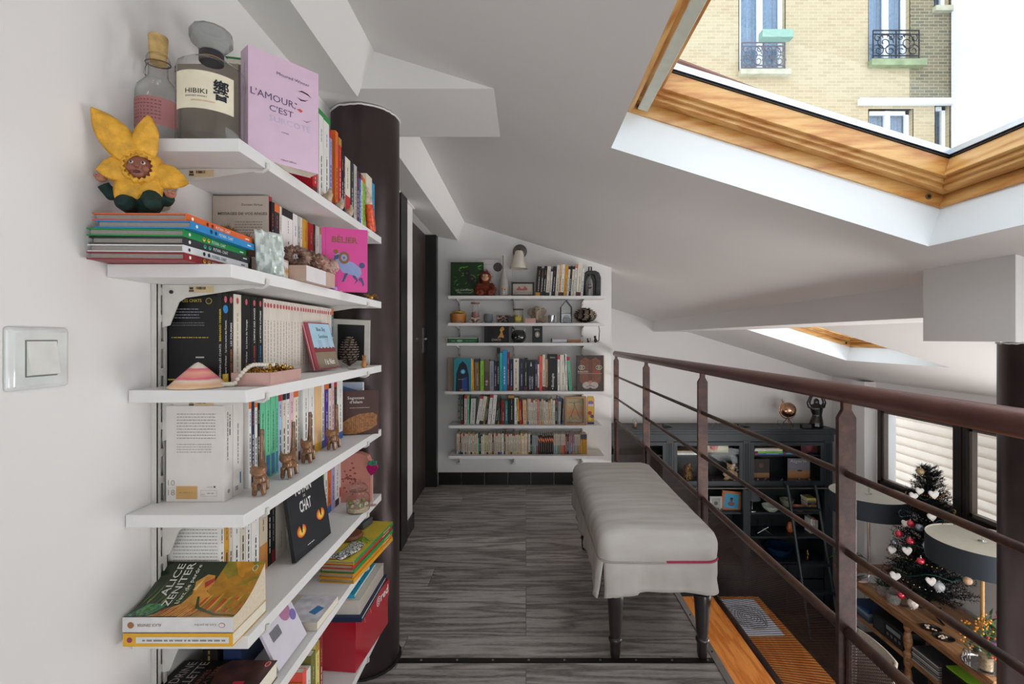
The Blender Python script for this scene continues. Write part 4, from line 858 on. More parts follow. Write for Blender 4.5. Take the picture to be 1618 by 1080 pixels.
for sx_ in (-0.0045, 0.0125): b.ball((sx_, -0.0368, 0.085), (0.0035, 0.0025, 0.0028), M('#D8D0C8', 0.3)); b.ball((sx_, -0.0390, 0.085), (0.0018, 0.0012, 0.0020), M('#1A1410', 0.2))
b.ball((0.004, -0.0400, 0.0685), (0.0055, 0.0018, 0.0026), M('#4E1E1C', 0.4)); b.build('face_features', h)
YF = M('#DDA32F', 0.55, var=0.22, scale=60, bump=0.5, bscale=90)
b = MB()
def petal(c, ang, L_, W_, tilt=0.2, seed=0):
    n, m_ = 14, 8; vs = []; fs = []; R = Matrix.Rotation(ang, 4, 'Y')
    for i in range(n+1):
        u = i/n; ww = W_*math.sin(PI*min(1, 0.12+u*0.88))**0.75*(1-0.12*u)
        for j in range(m_+1):
            v = j/m_*2-1
            p = Vector((v*ww, -0.010+0.006*v*v-tilt*L_*u*0.3+0.0035*noise.noise(Vector((u*5+seed, v*3, seed))), L_*u))
            vs.append(Vector(c)+R @ p)
    for i in range(n):
        for j in range(m_): fs.append((i*(m_+1)+j, i*(m_+1)+j+1, (i+1)*(m_+1)+j+1, (i+1)*(m_+1)+j))
    b.faces(vs, fs, YF)
for k_, (a, L_, W_) in enumerate(((-0.62, 0.098, 0.026), (0.16, 0.078, 0.021), (1.85, 0.064, 0.023), (2.75, 0.055, 0.022), (-2.72, 0.062, 0.024), (-1.75, 0.050, 0.024))):
    petal((0.004+0.012*math.sin(a), -0.018, 0.080+0.012*math.cos(a)), a, L_, W_, 0.2, k_*7)
o = b.build('petals', t, smooth=180); md = o.modifiers.new('s', 'SOLIDIFY'); md.thickness = 0.0025
b = MB(); n, m_ = 64, 7; vs = []
for i in range(n):
    a = 2*PI*i/n
    for j in range(m_+1):
        u = j/m_; r = 0.0205+u*0.012+0.002*math.sin(a*16)*(1-u)+0.0015*noise.noise(Vector((a*3, u*4, 1)))
        vs.append((0.004+r*math.cos(a), -0.034-0.006*math.sin(u*PI)+0.020*u, 0.080+r*1.06*math.sin(a)))
b.faces(vs, [(i*(m_+1)+j, ((i+1) % n)*(m_+1)+j, ((i+1) % n)*(m_+1)+j+1, i*(m_+1)+j+1) for i in range(n) for j in range(m_)], YF)
b.ball((0.004, -0.008, 0.082), (0.033, 0.020, 0.035), YF); b.build('gathered_hood', t, smooth=180)
# ---- stack of comic albums on the second shelf
ALB = [('dark_red', '#C73B3B', 'red'), ('#DADADC', '#15181C', 'white'), ('charcoal', '#2FB39A', 'dark grey'), ('#1F8C46', '#F0C83A', 'green'), ('#2A86C4', '#0F3E66', 'blue'), ('#D9622C', '#8A2A1A', 'orange')]
z = T2+0.0006; rn = random.Random(5)
for i, (c, eye, cn) in enumerate(ALB):
    dx = [0.002, 0.0, 0.0, 0.0, 0.012, 0.004][i]
    def spn(mb, sf, t_, h_, c=c, eye=eye):
        wc = '#23262A' if c == '#DADADC' else '#E8E6E2'
        fr = sf
        mb.disc(fr, 0.014, 0, 0.0028, M(wc)); 
        for q in (0.052, 0.065): mb.disc(fr, q, 0, 0.0034, M('#F0C83A' if c in ('dark_red', '#1F8C46') else eye)); mb.disc(fr, q, 0.001, 0.0016, M('black'), 0.0006)
        mb.text(fr, 'PUTAIN - CHAT', 0.074, -0.0027, 0.0055, M(wc), w=0.042); mb.quad(fr, 0.165, -0.0012, 0.178, 0.0008, M(wc))
    rot = ori((0, 0, -1), (-1, -0.06+0.02*(i % 3), 0))   # spine to the room, lying
    o = book((-0.538+dx, 0.757+rn.uniform(-0.002, 0.004), z+0.0118), 0.0118, 0.146, 0.19, rot, c, spn, None, None, label='%s-spined comic album lying in the stack under the flower doll' % cn, group=None, hard=True, pages='#9B948C', name='comic_album')
    z += 0.0124
# ---- things on the second shelf
t = thing('furry_hedgehog', 'small brown furry animal beside the album stack in front of the beige book', 'stuffed animal', (-0.612, 0.985, T2+0.001), 0.4)
b = MB(); b.ball((0, 0, 0.050), (0.034, 0.030, 0.050), M('#6A5238', 0.9), seg=24, rings=16); b.ball((0.038, -0.01, 0.048), (0.022, 0.020, 0.036), M('#5E4A34', 0.9)); b.build('body', t)
b = MB(); rn = random.Random(2); FU = M('#8A6E48', 0.9, var=0.3)
for q in range(2600):
    a = rn.uniform(0, 2*PI); e = rn.uniform(-0.9, 1.5); s_ = rn.random() < 0.3
    c = Vector((0.038, -0.01, 0.048)) if s_ else Vector((0, 0, 0.050)); R_ = (0.022, 0.020, 0.036) if s_ else (0.034, 0.030, 0.050)
    nrm = Vector((math.cos(a)*math.cos(e), math.sin(a)*math.cos(e), math.sin(e))); p = c+Vector((nrm.x*R_[0], nrm.y*R_[1], nrm.z*R_[2]))
    q2 = p+(nrm+Vector((rn.uniform(-.4, .4), rn.uniform(-.4, .4), rn.uniform(-.9, .2))))*rn.uniform(0.006, 0.014); sd = nrm.cross(Vector((0.3, 0.2, 1))).normalized()*0.0005
    b.faces([p-sd, p+sd, q2], [(0, 1, 2)], [FU, M('#4A3826', 0.9), M('#A58C62', 0.9)][q % 3])
b.build('fur', t, smooth=0, recalc=False)
# crumpled translucent bag
b = MB(); n, m_ = 16, 16; vs = []
for i in range(n+1):
    for j in range(m_+1):
        u, v = i/n, j/m_; vs.append((0.050*u-0.02*v*0.2, 0.007*noise.noise(Vector((u*6, v*6, 2)))+0.004*noise.noise(Vector((u*17, v*15, 5)))-0.010*(v), 0.088*v-0.006*u*v))
b.faces(vs, [(i*(m_+1)+j, (i+1)*(m_+1)+j, (i+1)*(m_+1)+j+1, i*(m_+1)+j+1) for i in range(n) for j in range(m_)], M('#C9D2CC', 0.15, var=0.12, scale=25, coat=0.6))
o = b.build('cellophane_bag', None, (-0.532, 0.955, T2+0.003), (0, 0, 0.5), smooth=30); o.modifiers.new('s', 'SOLIDIFY').thickness = 0.006; tag(o, 'crumpled shiny pale cellophane bag at the right end of the album stack', 'bag')
t = thing('cardboard_box', 'small pale box with a diamond pattern on its end, left of the long pinkish box', 'box', (-0.530, 0.975, T2+0.0006), 0.1)
b = MB(); b.box(-0.022, 0.030, 0, 0.05, 0, 0.037, M('#C2A592', 0.6)); b.quad(FR((0.030, 0, 0), (0, 1, 0), (0, 0, 1)), 0, 0, 0.05, 0.037, M('#DCD5CC'))
for q in range(5): b.poly(FR((0.030, 0, 0), (0, 1, 0), (0, 0, 1)), [(0.005+q*0.01, 0.018), (0.010+q*0.01, 0.028), (0.015+q*0.01, 0.018), (0.010+q*0.01, 0.008)], M('#B5874A'), 0.0006)
b.build('box_body', t); b = MB(); b.box(-0.0225, 0.0305, -0.0005, 0.0505, 0.0372, 0.041, M('#B9ADA2', 0.6)); b.build('lid', t)
b = MB(); b.lathe([(0.0, 0), (0.010, 0.001), (0.006, 0.006), (0.004, 0.012), (0.006, 0.018), (0.012, 0.024), (0.014, 0.032), (0.012, 0.038), (0.0, 0.039)], M('#CFCBB4', 0.4), seg=20)
tag(b.build('candle_holder', None, (-0.527, 1.000, T2+0.0425)), 'small cream egg cup on the box with the diamond pattern', 'cup')
t = thing('cardboard_box', 'long low pinkish beige box with a bar code under the silky hair scrunchies', 'box', (-0.560, 1.030, T2+0.0006), 0)
b = MB(); b.box(0, 0.092, 0, 0.155, 0, 0.033, M('#BFA293', 0.55)); fr = FR((0, 0, 0), (1, 0, 0), (0, 0, 1)); rn = random.Random(3)
b.quad(fr, 0.005, 0.008, 0.055, 0.030, M('#A89386')); 
for q in range(18): b.quad(fr, 0.016+q*0.0018, 0.020, 0.016+q*0.0018+rn.choice([0.0006, 0.0012]), 0.028, 'charcoal', 0.0006)
b.ink(fr, 0.016, 0.012, 0.034, 0.002, M('charcoal'), rn, 0.0006); b.quad(FR((0.092, 0, 0), (0, 1, 0), (0, 0, 1)), 0, 0, 0.10, 0.033, M('#DFD9D8')); b.build('box_body', t)
for i, (x, y, z, c, lab) in enumerate(((-0.515, 1.085, 0.055, '#8A6A5A', 'brown and cream silky scrunchie, largest and nearest on the long box'), (-0.500, 1.120, 0.049, '#6F4E38', 'dark bronze silky scrunchie in the middle of the long box'), (-0.492, 1.150, 0.047, '#A97F72', 'rose brown silky scrunchie between the bronze and the pale one'), (-0.488, 1.205, 0.045, '#C09C90', 'pale pink silky scrunchie at the far end of the long box'))):
    b = MB(); n, m_ = 72, 10; vs = []; R_ = 0.020-0.001*i
    for q in range(n):
        a = 2*PI*q/n
        for k_ in range(m_):
            e = 2*PI*k_/m_; rr = 0.0105*(1+0.28*math.sin(a*13+2*e)+0.2*math.sin(a*29)); vs.append(((R_+rr*math.cos(e))*math.cos(a), rr*math.sin(e)*1.15, (R_+rr*math.cos(e))*math.sin(a)*0.8))
    b.faces(vs, [(q*m_+k_, ((q+1) % n)*m_+k_, ((q+1) % n)*m_+(k_+1) % m_, q*m_+(k_+1) % m_) for q in range(n) for k_ in range(m_)], M(c, 0.28, var=0.3, scale=60))
    tag(b.build('hair_scrunchie', None, (x, y, T2+z+0.006), (0.25*i, 0.2, 0.5+0.5*i), smooth=180), lab, 'scrunchie', 'silky scrunchies on the long box')
# pink box with a ram
def fr_belier(mb, fr, d, h):
    mb.text(fr, 'B\u00c9LIER', d*0.5, h-0.037, 0.0155, M('#8C5A2E', 0.5), w=0.062, align='c', bold=0.02)
    bl = M('#8E9CC9', 0.5); br = M('#8C5A2E', 0.5); dk = M('#3E4A78', 0.5)
    mb.poly(fr, [(0.040, 0.076), (0.055, 0.082), (0.078, 0.074), (0.094, 0.060), (0.098, 0.048), (0.090, 0.034), (0.078, 0.040), (0.064, 0.044), (0.050, 0.048), (0.042, 0.060)], bl); mb.poly(fr, [(0.028, 0.088), (0.040, 0.098), (0.052, 0.094), (0.050, 0.076), (0.038, 0.072)], bl, 0.0005)
    mb.disc(fr, 0.054, 0.086, 0.0135, br, 0.0006, ry=0.016); mb.disc(fr, 0.054, 0.086, 0.0075, bl, 0.0008, ry=0.009); mb.disc(fr, 0.054, 0.086, 0.003, br, 0.001)
    mb.poly(fr, [(0.030, 0.090), (0.042, 0.094), (0.040, 0.082), (0.030, 0.080)], dk, 0.0007); mb.disc(fr, 0.034, 0.101, 0.006, br, 0.0006); mb.disc(fr, 0.098, 0.068, 0.0075, dk, 0.0006)
    for p_ in ([(0.075, 0.042), (0.082, 0.040), (0.088, 0.028), (0.078, 0.016), (0.084, 0.028), (0.076, 0.036)], [(0.092, 0.036), (0.099, 0.036), (0.104, 0.018), (0.100, 0.012), (0.098, 0.022), (0.090, 0.030)], [(0.056, 0.046), (0.064, 0.046), (0.054, 0.024), (0.048, 0.022)]): mb.poly(fr, p_, dk, 0.0006)
    mb.quad(fr, d*0.08, 0, d*0.09, h, M('#C2357F'))
book((-0.535, 1.268, T2+0.0008), 0.034, 0.112, 0.162, ori((0.36, -0.93, 0), (0.93, 0.36, 0)), '#DE4C9A', None, fr_belier, label='bright pink hardback with a blue ram on its cover', hard=True, rough=0.4, name='hardback_book')
b = MB(); b.lathe([(0.0, 0), (0.012, 0.0005), (0.0135, 0.006), (0.0135, 0.036), (0.0125, 0.043), (0.007, 0.050), (0.0025, 0.053), (0.0015, 0.060), (0, 0.061)], M('#E4CFAE', 0.3, coat=0.4), seg=24)
tag(b.build('glazed_figurine', None, (-0.497, 1.275, T2+0.0006)), 'small cream glazed figurine in front of the pink hardback', 'figurine')
b = MB(); b.lathe([(0.009, 0), (0.010, 0.003), (0.009, 0.009), (0.004, 0.012), (0, 0.0125)], M('#A878B8', 0.3), seg=10); tag(b.build('amethyst_stone', None, (-0.493, 1.240, T2+0.0006)), 'tiny purple stone beside the cream figurine', 'stone')
b = MB(); rn = random.Random(7)
b.ball((0, 0, 0.008), 0.008, GOLDM)
for q in range(9):
    a = rn.uniform(0, 2*PI); b.tube([(0, 0, 0.010), (0.012*math.cos(a), 0.012*math.sin(a), 0.012+rn.uniform(0, 0.01)), (0.022*math.cos(a), 0.022*math.sin(a), 0.006+rn.uniform(0, 0.012))], 0.0012, GOLDM, 5)
tag(b.build('gold_ornament', None, (-0.500, 1.560, T2+0.0006)), 'tiny twisted gold ornament at the far end of the second shelf', 'ornament')
# ---- critters and sweets tube on the top shelf
for i, px in enumerate((517, 536, 551)):
    Y = F*0.495/(VX-px); b = MB()
    o = blob('ceramic_mouse', [('b', (0, 0, 0.011), (0.010, 0.013, 0.011)), ('b', (0, 0.006, 0.018), (0.008, 0.009, 0.009)), ('b', (-0.005, 0.008, 0.028), (0.0025, 0.0035, 0.006)), ('b', (0.005, 0.008, 0.028), (0.0025, 0.0035, 0.006))], M('#B59F86', 0.5, var=0.25, scale=80), 0.0013, None, (-0.4955, Y, T1+0.0005), (0, 0, -PI/2))
    tag(o, ['small beige ceramic mouse nearest the pink novel on the top shelf edge', 'small beige ceramic mouse in the middle of the three on the top shelf edge', 'small beige ceramic mouse furthest from the camera, before the red and white spine'][i], 'figurine', 'beige ceramic mice on the top shelf edge')
t = thing('sweets_tube', 'tall bottle-shaped tube of orange sweets leaning at the far end of the top shelf', 'sweets', (-0.493, 1.545, T1+0.001), rot=Matrix.Rotation(0.05, 4, 'X') @ Matrix.Rotation(-0.10, 4, 'Y'))
b = MB(); b.lathe([(0.0, 0.0), (0.013, 0.001), (0.0145, 0.01), (0.014, 0.065), (0.0135, 0.085)], M('#E0502A', 0.25, var=0.35, scale=90, coat=0.5), seg=20); b.build('sweets_sleeve', t)
b = MB(); b.lathe([(0.0135, 0.085), (0.013, 0.10), (0.012, 0.118), (0.010, 0.132), (0.005, 0.142), (0, 0.144)], M('#D9C3B0', 0.2, var=0.4, scale=70, coat=0.5), seg=20); b.build('cap', t)
# ---- third shelf objects
t = thing('cone_shell', 'pink and orange striped cone shell lying at the near end of the third shelf', 'shell', (-0.598, 0.882, T3+0.0005))
def stripe_shell():
    m, nt, b_, L = newmat('cone_shell_bands'); tc = node(nt, 'ShaderNodeTexCoord'); sp_ = node(nt, 'ShaderNodeSeparateXYZ'); L(tc.outputs['Object'], sp_.inputs[0])
    n1 = node(nt, 'ShaderNodeTexNoise', Scale=45.0, Detail=4.0); L(tc.outputs['Object'], n1.inputs['Vector'])
    a = node(nt, 'ShaderNodeMath', operation='MULTIPLY'); a.inputs[1].default_value = 20.5; L(sp_.outputs['Z'], a.inputs[0])
    a2 = node(nt, 'ShaderNodeMath', operation='MULTIPLY_ADD'); a2.inputs[1].default_value = 0.10; L(n1.outputs['Fac'], a2.inputs[0]); L(a.outputs[0], a2.inputs[2])
    r = ramp(nt, [(0.05, '#E9D3B0'), (0.2, '#E8B088'), (0.34, '#E9D9C2'), (0.41, '#DE5E7E'), (0.47, '#E88A86'), (0.62, '#E6A58C'), (0.74, '#E2607E'), (0.80, '#EADCCB'), (0.95, '#E9DCC8')]); L(a2.outputs[0], r.inputs['Fac']); L(r.outputs['Color'], b_.inputs['Base Color'])
    b_.inputs['Roughness'].default_value = 0.3; return m
b = MB(); b.lathe([(0.0, 0.0), (0.046, 0.0005), (0.047, 0.002), (0.034, 0.016), (0.0335, 0.0165), (0.018, 0.032), (0.0178, 0.0325), (0.006, 0.043), (0.0, 0.046)], stripe_shell(), seg=48); b.build('shell_body', t, smooth=25)
b = MB(); b.poly(FR((-0.052, -0.028, 0.0006), (1, 0, 0), (0, 1, 0)), [(0, 0), (0.012, 0.001), (0.018, 0.004), (0.006, 0.004)], M('#5A5048')); b.build('shell_opening', t)
t = thing('jewellery_tray', 'low dusty pink tray filled with gold jewellery on the third shelf', 'tray', (-0.552, 0.905, T3+0.0006), 0.06)
PKT = M('#C8A097', 0.45, var=0.03); b = MB(); b.box(0, 0.073, 0, 0.14, 0, 0.003, PKT)
b.box(0, 0.003, 0, 0.14, 0.003, 0.0245, PKT); b.box(0.070, 0.073, 0, 0.14, 0.003, 0.0245, PKT); b.box(0.003, 0.070, 0, 0.003, 0.003, 0.0245, PKT); b.box(0.003, 0.070, 0.137, 0.14, 0.003, 0.0245, PKT); b.build('tray_body', t, bevel=0.0008)
b = MB(); rn = random.Random(12); vs = []
for q in range(150):
    c = Vector((rn.uniform(0.010, 0.064), rn.uniform(0.008, 0.130), 0.008+rn.uniform(0, 0.016)+0.012*math.exp(-((q % 10)/3.0)))); r_ = rn.uniform(0.003, 0.0065)
    R_ = Euler((rn.uniform(0, PI), rn.uniform(0, PI), 0)).to_matrix()
    b.tube([c+R_ @ Vector((r_*math.cos(a), r_*math.sin(a), 0)) for a in [2*PI*i/9 for i in range(9)]], rn.uniform(0.0008, 0.0018), GOLDM if q % 4 else M('#8E6A3A', 0.3, 1.0), 5, closed=True)
b.box(0.004, 0.069, 0.004, 0.136, 0.003, 0.010, M('#8A6A48', 0.6, 0.3)); o = tag(b.build('gold_jewellery', None, (-0.552, 0.905, T3+0.0006), (0, 0, 0.06)), 'tangled heap of gold chains and rings in the pink tray', 'jewellery'); o['kind'] = 'stuff'
b = MB(); pts = []
for i in range(24):
    u = i/23; x = -0.566+0.07*u; y = 0.893+0.055*u-0.012*math.sin(PI*u); zz = T3+0.0055+(0 if u < 0.38 else 0.034*math.sin(min(1, (u-0.38)/0.35)*PI/2)-0.006*max(0, u-0.75))
    b.ball((x, y-0.012*(1-u), zz), 0.0042, M('#DDD5C4', 0.2, coat=0.6), seg=12, rings=8)
tag(b.build('pearl_necklace'), 'string of white pearls hanging out of the pink jewellery tray', 'necklace')
# CD case
def fr_cd(mb, fr, d, h):
    mb.quad(fr, 0.014, 0.003, d-0.002, h-0.003, M('#A8CBDD')); mb.quad(fr, 0.014, 0.003, d-0.002, h*0.36, M('#8A7A66'), 0.0005)
    mb.poly(fr, [(0.014, h*0.36), (0.014, h*0.46)]+[(0.014+q*0.009, h*0.44+(0.004 if q % 2 else 0)) for q in range(1, 13)]+[(d-0.002, h*0.36)], M('#7E3A3A'), 0.0006)
    mb.text(fr, 'Blue Sky', d*0.38, h-0.024, 0.011, M('#1E2230'), w=0.045); mb.text(fr, 'Sunshine', d*0.40, h-0.044, 0.011, M('#1E2230'), w=0.048)
    mb.text(fr, 'I is Not', d*0.42, 0.012, 0.016, M('#EDEBE6'), w=0.050, bold=0.02); rn = random.Random(3)
    for q in range(4): mb.ink(fr, d*0.32, h*0.60-q*0.005, 0.02, 0.0012, M('#6A4A5A'), rn); mb.ink(fr, d*0.62, h*0.62-q*0.006, 0.02, 0.0012, M('#B04A5A'), rn)
yd = Vector((0.10, 0.99, 0)).normalized(); xd = Vector((0.97, -0.10, 0.26)).normalized()
book((-0.556, 1.262, T3+0.004), 0.011, 0.124, 0.13, ori(xd, yd), '#A04450', lambda mb, sf, t, h: mb.quad(sf, 0, -0.001, h, 0.001, M('#E0C0C4')), fr_cd, label='CD case with a pale blue cover leaning on the cream paperbacks', cat='CD case', hard=False, name='cd_case')
# pine cone builder
def pine_cone(name, loc, R_, H_, label, m1, rot=None, rows=11):
    t = thing(name, label, 'pine cone', loc, rot=rot); b = MB(); rn = random.Random(4)
    b.ball((0, 0, H_*0.5), (R_*0.55, R_*0.55, H_*0.48), M('#3A2A20', 0.8))
    for j in range(rows):
        u = (j+0.5)/rows; zc = H_*(0.08+0.86*u); rr = R_*(math.sin(PI*(0.18+0.8*u)))**0.7*(1 if u < 0.7 else 1); k_ = max(5, int(13*math.sin(PI*(0.15+0.8*u))))
        for q in range(k_):
            a = 2*PI*(q+0.5*(j % 2))/k_+rn.uniform(-0.05, 0.05); ca, sa = math.cos(a), math.sin(a); s_ = R_*0.30
            p0 = Vector((ca*rr*0.45, sa*rr*0.45, zc-0.1*R_)); ct = Vector((ca*rr, sa*rr, zc+0.04*H_)); td = Vector((-sa, ca, 0))*s_; up = Vector((ca*0.35, sa*0.35, 1)).normalized()*s_*0.45
            b.faces([p0, ct-td*0.9, ct+td*0.9, ct+up-td*0.6+Vector((ca, sa, 0))*s_*0.25, ct+up+td*0.6+Vector((ca, sa, 0))*s_*0.25, p0+up], [(0, 2, 1), (1, 2, 4, 3), (5, 3, 4), (0, 1, 3, 5), (0, 5, 4, 2)], m1)
            b.faces([ct-td*0.7+up*0.5+Vector((ca, sa, 0))*s_*0.16, ct+td*0.7+up*0.5+Vector((ca, sa, 0))*s_*0.16, ct+up+td*0.55+Vector((ca, sa, 0))*s_*0.27, ct+up-td*0.55+Vector((ca, sa, 0))*s_*0.27], [(0, 1, 2, 3)], M('#9C8A76', 0.8))
    b.build('scales', t, smooth=0, recalc=False); return t
pine_cone('pine_cone', (-0.548, 1.50, T3+0.001), 0.027, 0.095, 'tall grey-brown pine cone standing in front of the white picture frame', M('#5E5046', 0.8, var=0.2))
t = thing('framed_picture', 'white picture frame with a black panel leaning against the dark column', 'picture frame', (-0.575, 1.585, T3+0.001), rot=ori((0.97, 0.10, 0.0), (0.0, 0.97, 0.12)) @ Matrix.Rotation(0.04, 4, 'Y'))
b = MB(); W_ = 0.118; H_ = 0.150; fm = M('#CDC8BD', 0.5)
b.box(-W_/2, -W_/2+0.016, 0, 0.012, 0, H_, fm); b.box(W_/2-0.016, W_/2, 0, 0.012, 0, H_, fm); b.box(-W_/2+0.016, W_/2-0.016, 0, 0.012, 0, 0.016, fm); b.box(-W_/2+0.016, W_/2-0.016, 0, 0.012, H_-0.016, H_, fm); b.build('frame', t)
b = MB(); b.box(-W_/2+0.016, W_/2-0.016, 0.004, 0.010, 0.016, H_-0.016, M('#151313', 0.4)); b.build('panel', t)
o = blob('fox_figurine', [('b', (0, 0, 0.009), (0.0075, 0.009, 0.010)), ('t', [(0, -0.003, 0.012), (0, -0.004, 0.024)], [0.006, 0.005]), ('b', (0, -0.006, 0.028), (0.006, 0.008, 0.006)), ('b', (-0.004, -0.003, 0.035), (0.002, 0.002, 0.004)), ('b', (0.004, -0.003, 0.035), (0.002, 0.002, 0.004)), ('t', [(0, 0.008, 0.004), (0.012, 0.012, 0.005), (0.014, 0.004, 0.012)], [0.003, 0.003, 0.002])], M('#B87A40', 0.4, var=0.2), 0.0011, None, (-0.495, 1.475, T3+0.0005), (0, 0, 0.6))
tag(o, 'tiny sitting orange fox figurine at the far end of the third shelf', 'figurine')
b = MB(); b.box(-0.008, 0.008, -0.006, 0.006, 0, 0.011, BOTTLE); tag(b.build('glass_cube', None, (-0.535, 1.425, T3+0.0005)), 'tiny clear glass cube beside the CD case', 'glass'); b = MB(); b.lathe([(0.013, 0), (0.014, 0.001), (0.012, 0.002), (0, 0.0022)], M('#8A8C7A', 0.4), seg=8); tag(b.build('flat_stone', None, (-0.503, 1.40, T3+0.0005)), 'flat greenish pebble on the third shelf near the fox', 'stone')
# ---- cats on the fourth shelf
WC = M('#7C5433', 0.2, var=0.55, scale=70, coat=0.5)
for i, (x, y, rz, s_) in enumerate(((-0.514, 0.932, 0.35, 1.02), (-0.517, 1.045, 0.05, 0.98), (-0.531, 1.172, 0.2, 1.0), (-0.526, 1.310, 0.0, 1.0))):
    q = [('b', (0, 0.018, 0.026), (0.011, 0.020, 0.011)), ('b', (0, 0.004, 0.030), (0.011, 0.010, 0.013)), ('b', (0, -0.006, 0.044), (0.0135, 0.010, 0.011)), ('b', (0, -0.014, 0.041), (0.006, 0.005, 0.005)),
         ('t', [(-0.009, -0.004, 0.049), (-0.011, -0.003, 0.060)], [0.0055, 0.0018]), ('t', [(0.009, -0.004, 0.049), (0.011, -0.003, 0.060)], [0.0055, 0.0018]),
         ('t', [(0, 0.030, 0.034), (-0.001, 0.036, 0.060), (-0.001, 0.036, 0.085), (-0.001, 0.036, 0.118)], [0.008, 0.006, 0.0045, 0.0042])]
    for (lx, ly) in ((-0.008, -0.002), (0.008, -0.002), (-0.008, 0.032), (0.008, 0.032)): q.append(('t', [(lx*0.8, ly, 0.024), (lx, ly, 0.0)], [0.006, 0.0045]))
    o = blob('cat_figurine', q, WC, 0.0015, None, (x, y, T4+0.0022), (0, 0, rz), sm=2); o.scale = (s_,)*3
    tag(o, ['carved brown cat with a raised tail nearest the camera', 'carved brown cat with a raised tail, second from the camera', 'carved brown cat with a raised tail, third from the camera, before white spines', 'carved brown cat with a raised tail furthest from the camera, before the purple spine'][i], 'figurine', 'carved cats on the fourth shelf')
def fr_islam(mb, fr, d, h):
    mb.text(fr, 'Sagesses', d*0.14, h-0.027, 0.009, M('#E6DDD2'), w=0.050); mb.text(fr, 'd\'Islam', d*0.20, h-0.040, 0.009, M('#E6DDD2'), w=0.038); mb.ink(fr, d*0.2, h-0.055, 0.06, 0.0014, M('#C9B8A8'), random.Random(2))
    mb.poly(fr, [(0, 0.004), (0, 0.038), (0.02, 0.052), (0.05, 0.064), (0.09, 0.068), (0.104, 0.060), (0.104, 0.028), (0.08, 0.014), (0.04, 0.002)], M('#A06A3A', 0.6, var=0.4, scale=140))
    for q in range(16):
        mb.quad(fr, 0.002+q*0.0062, 0.012+q*0.001, 0.0028+q*0.0062, 0.034+min(q, 9)*0.0034, M('#5A3420'), 0.0006)
book((-0.575, 1.515, T4+0.0008), 0.008, 0.108, 0.138, ori((0.25, -0.97, 0.06), (0.97, 0.25, 0)), '#4A2A20', None, fr_islam, label='brown book with a woven turban on its cover, end of the fourth shelf')
book((-0.640, 1.575, T4+0.001), 0.02, 0.11, 0.160, ori((0.1, -1, 0), (1, 0.1, 0)), '#B9C4D6', lambda mb, sf, t, h: None, lambda mb, fr, d, h: mb.poly(fr, [(0, h-0.03), (0.05, h-0.012), (0.11, h-0.03), (0.11, h-0.05), (0, h-0.05)], M('#5A78B0')), label='blue and white book behind the brown turban book')
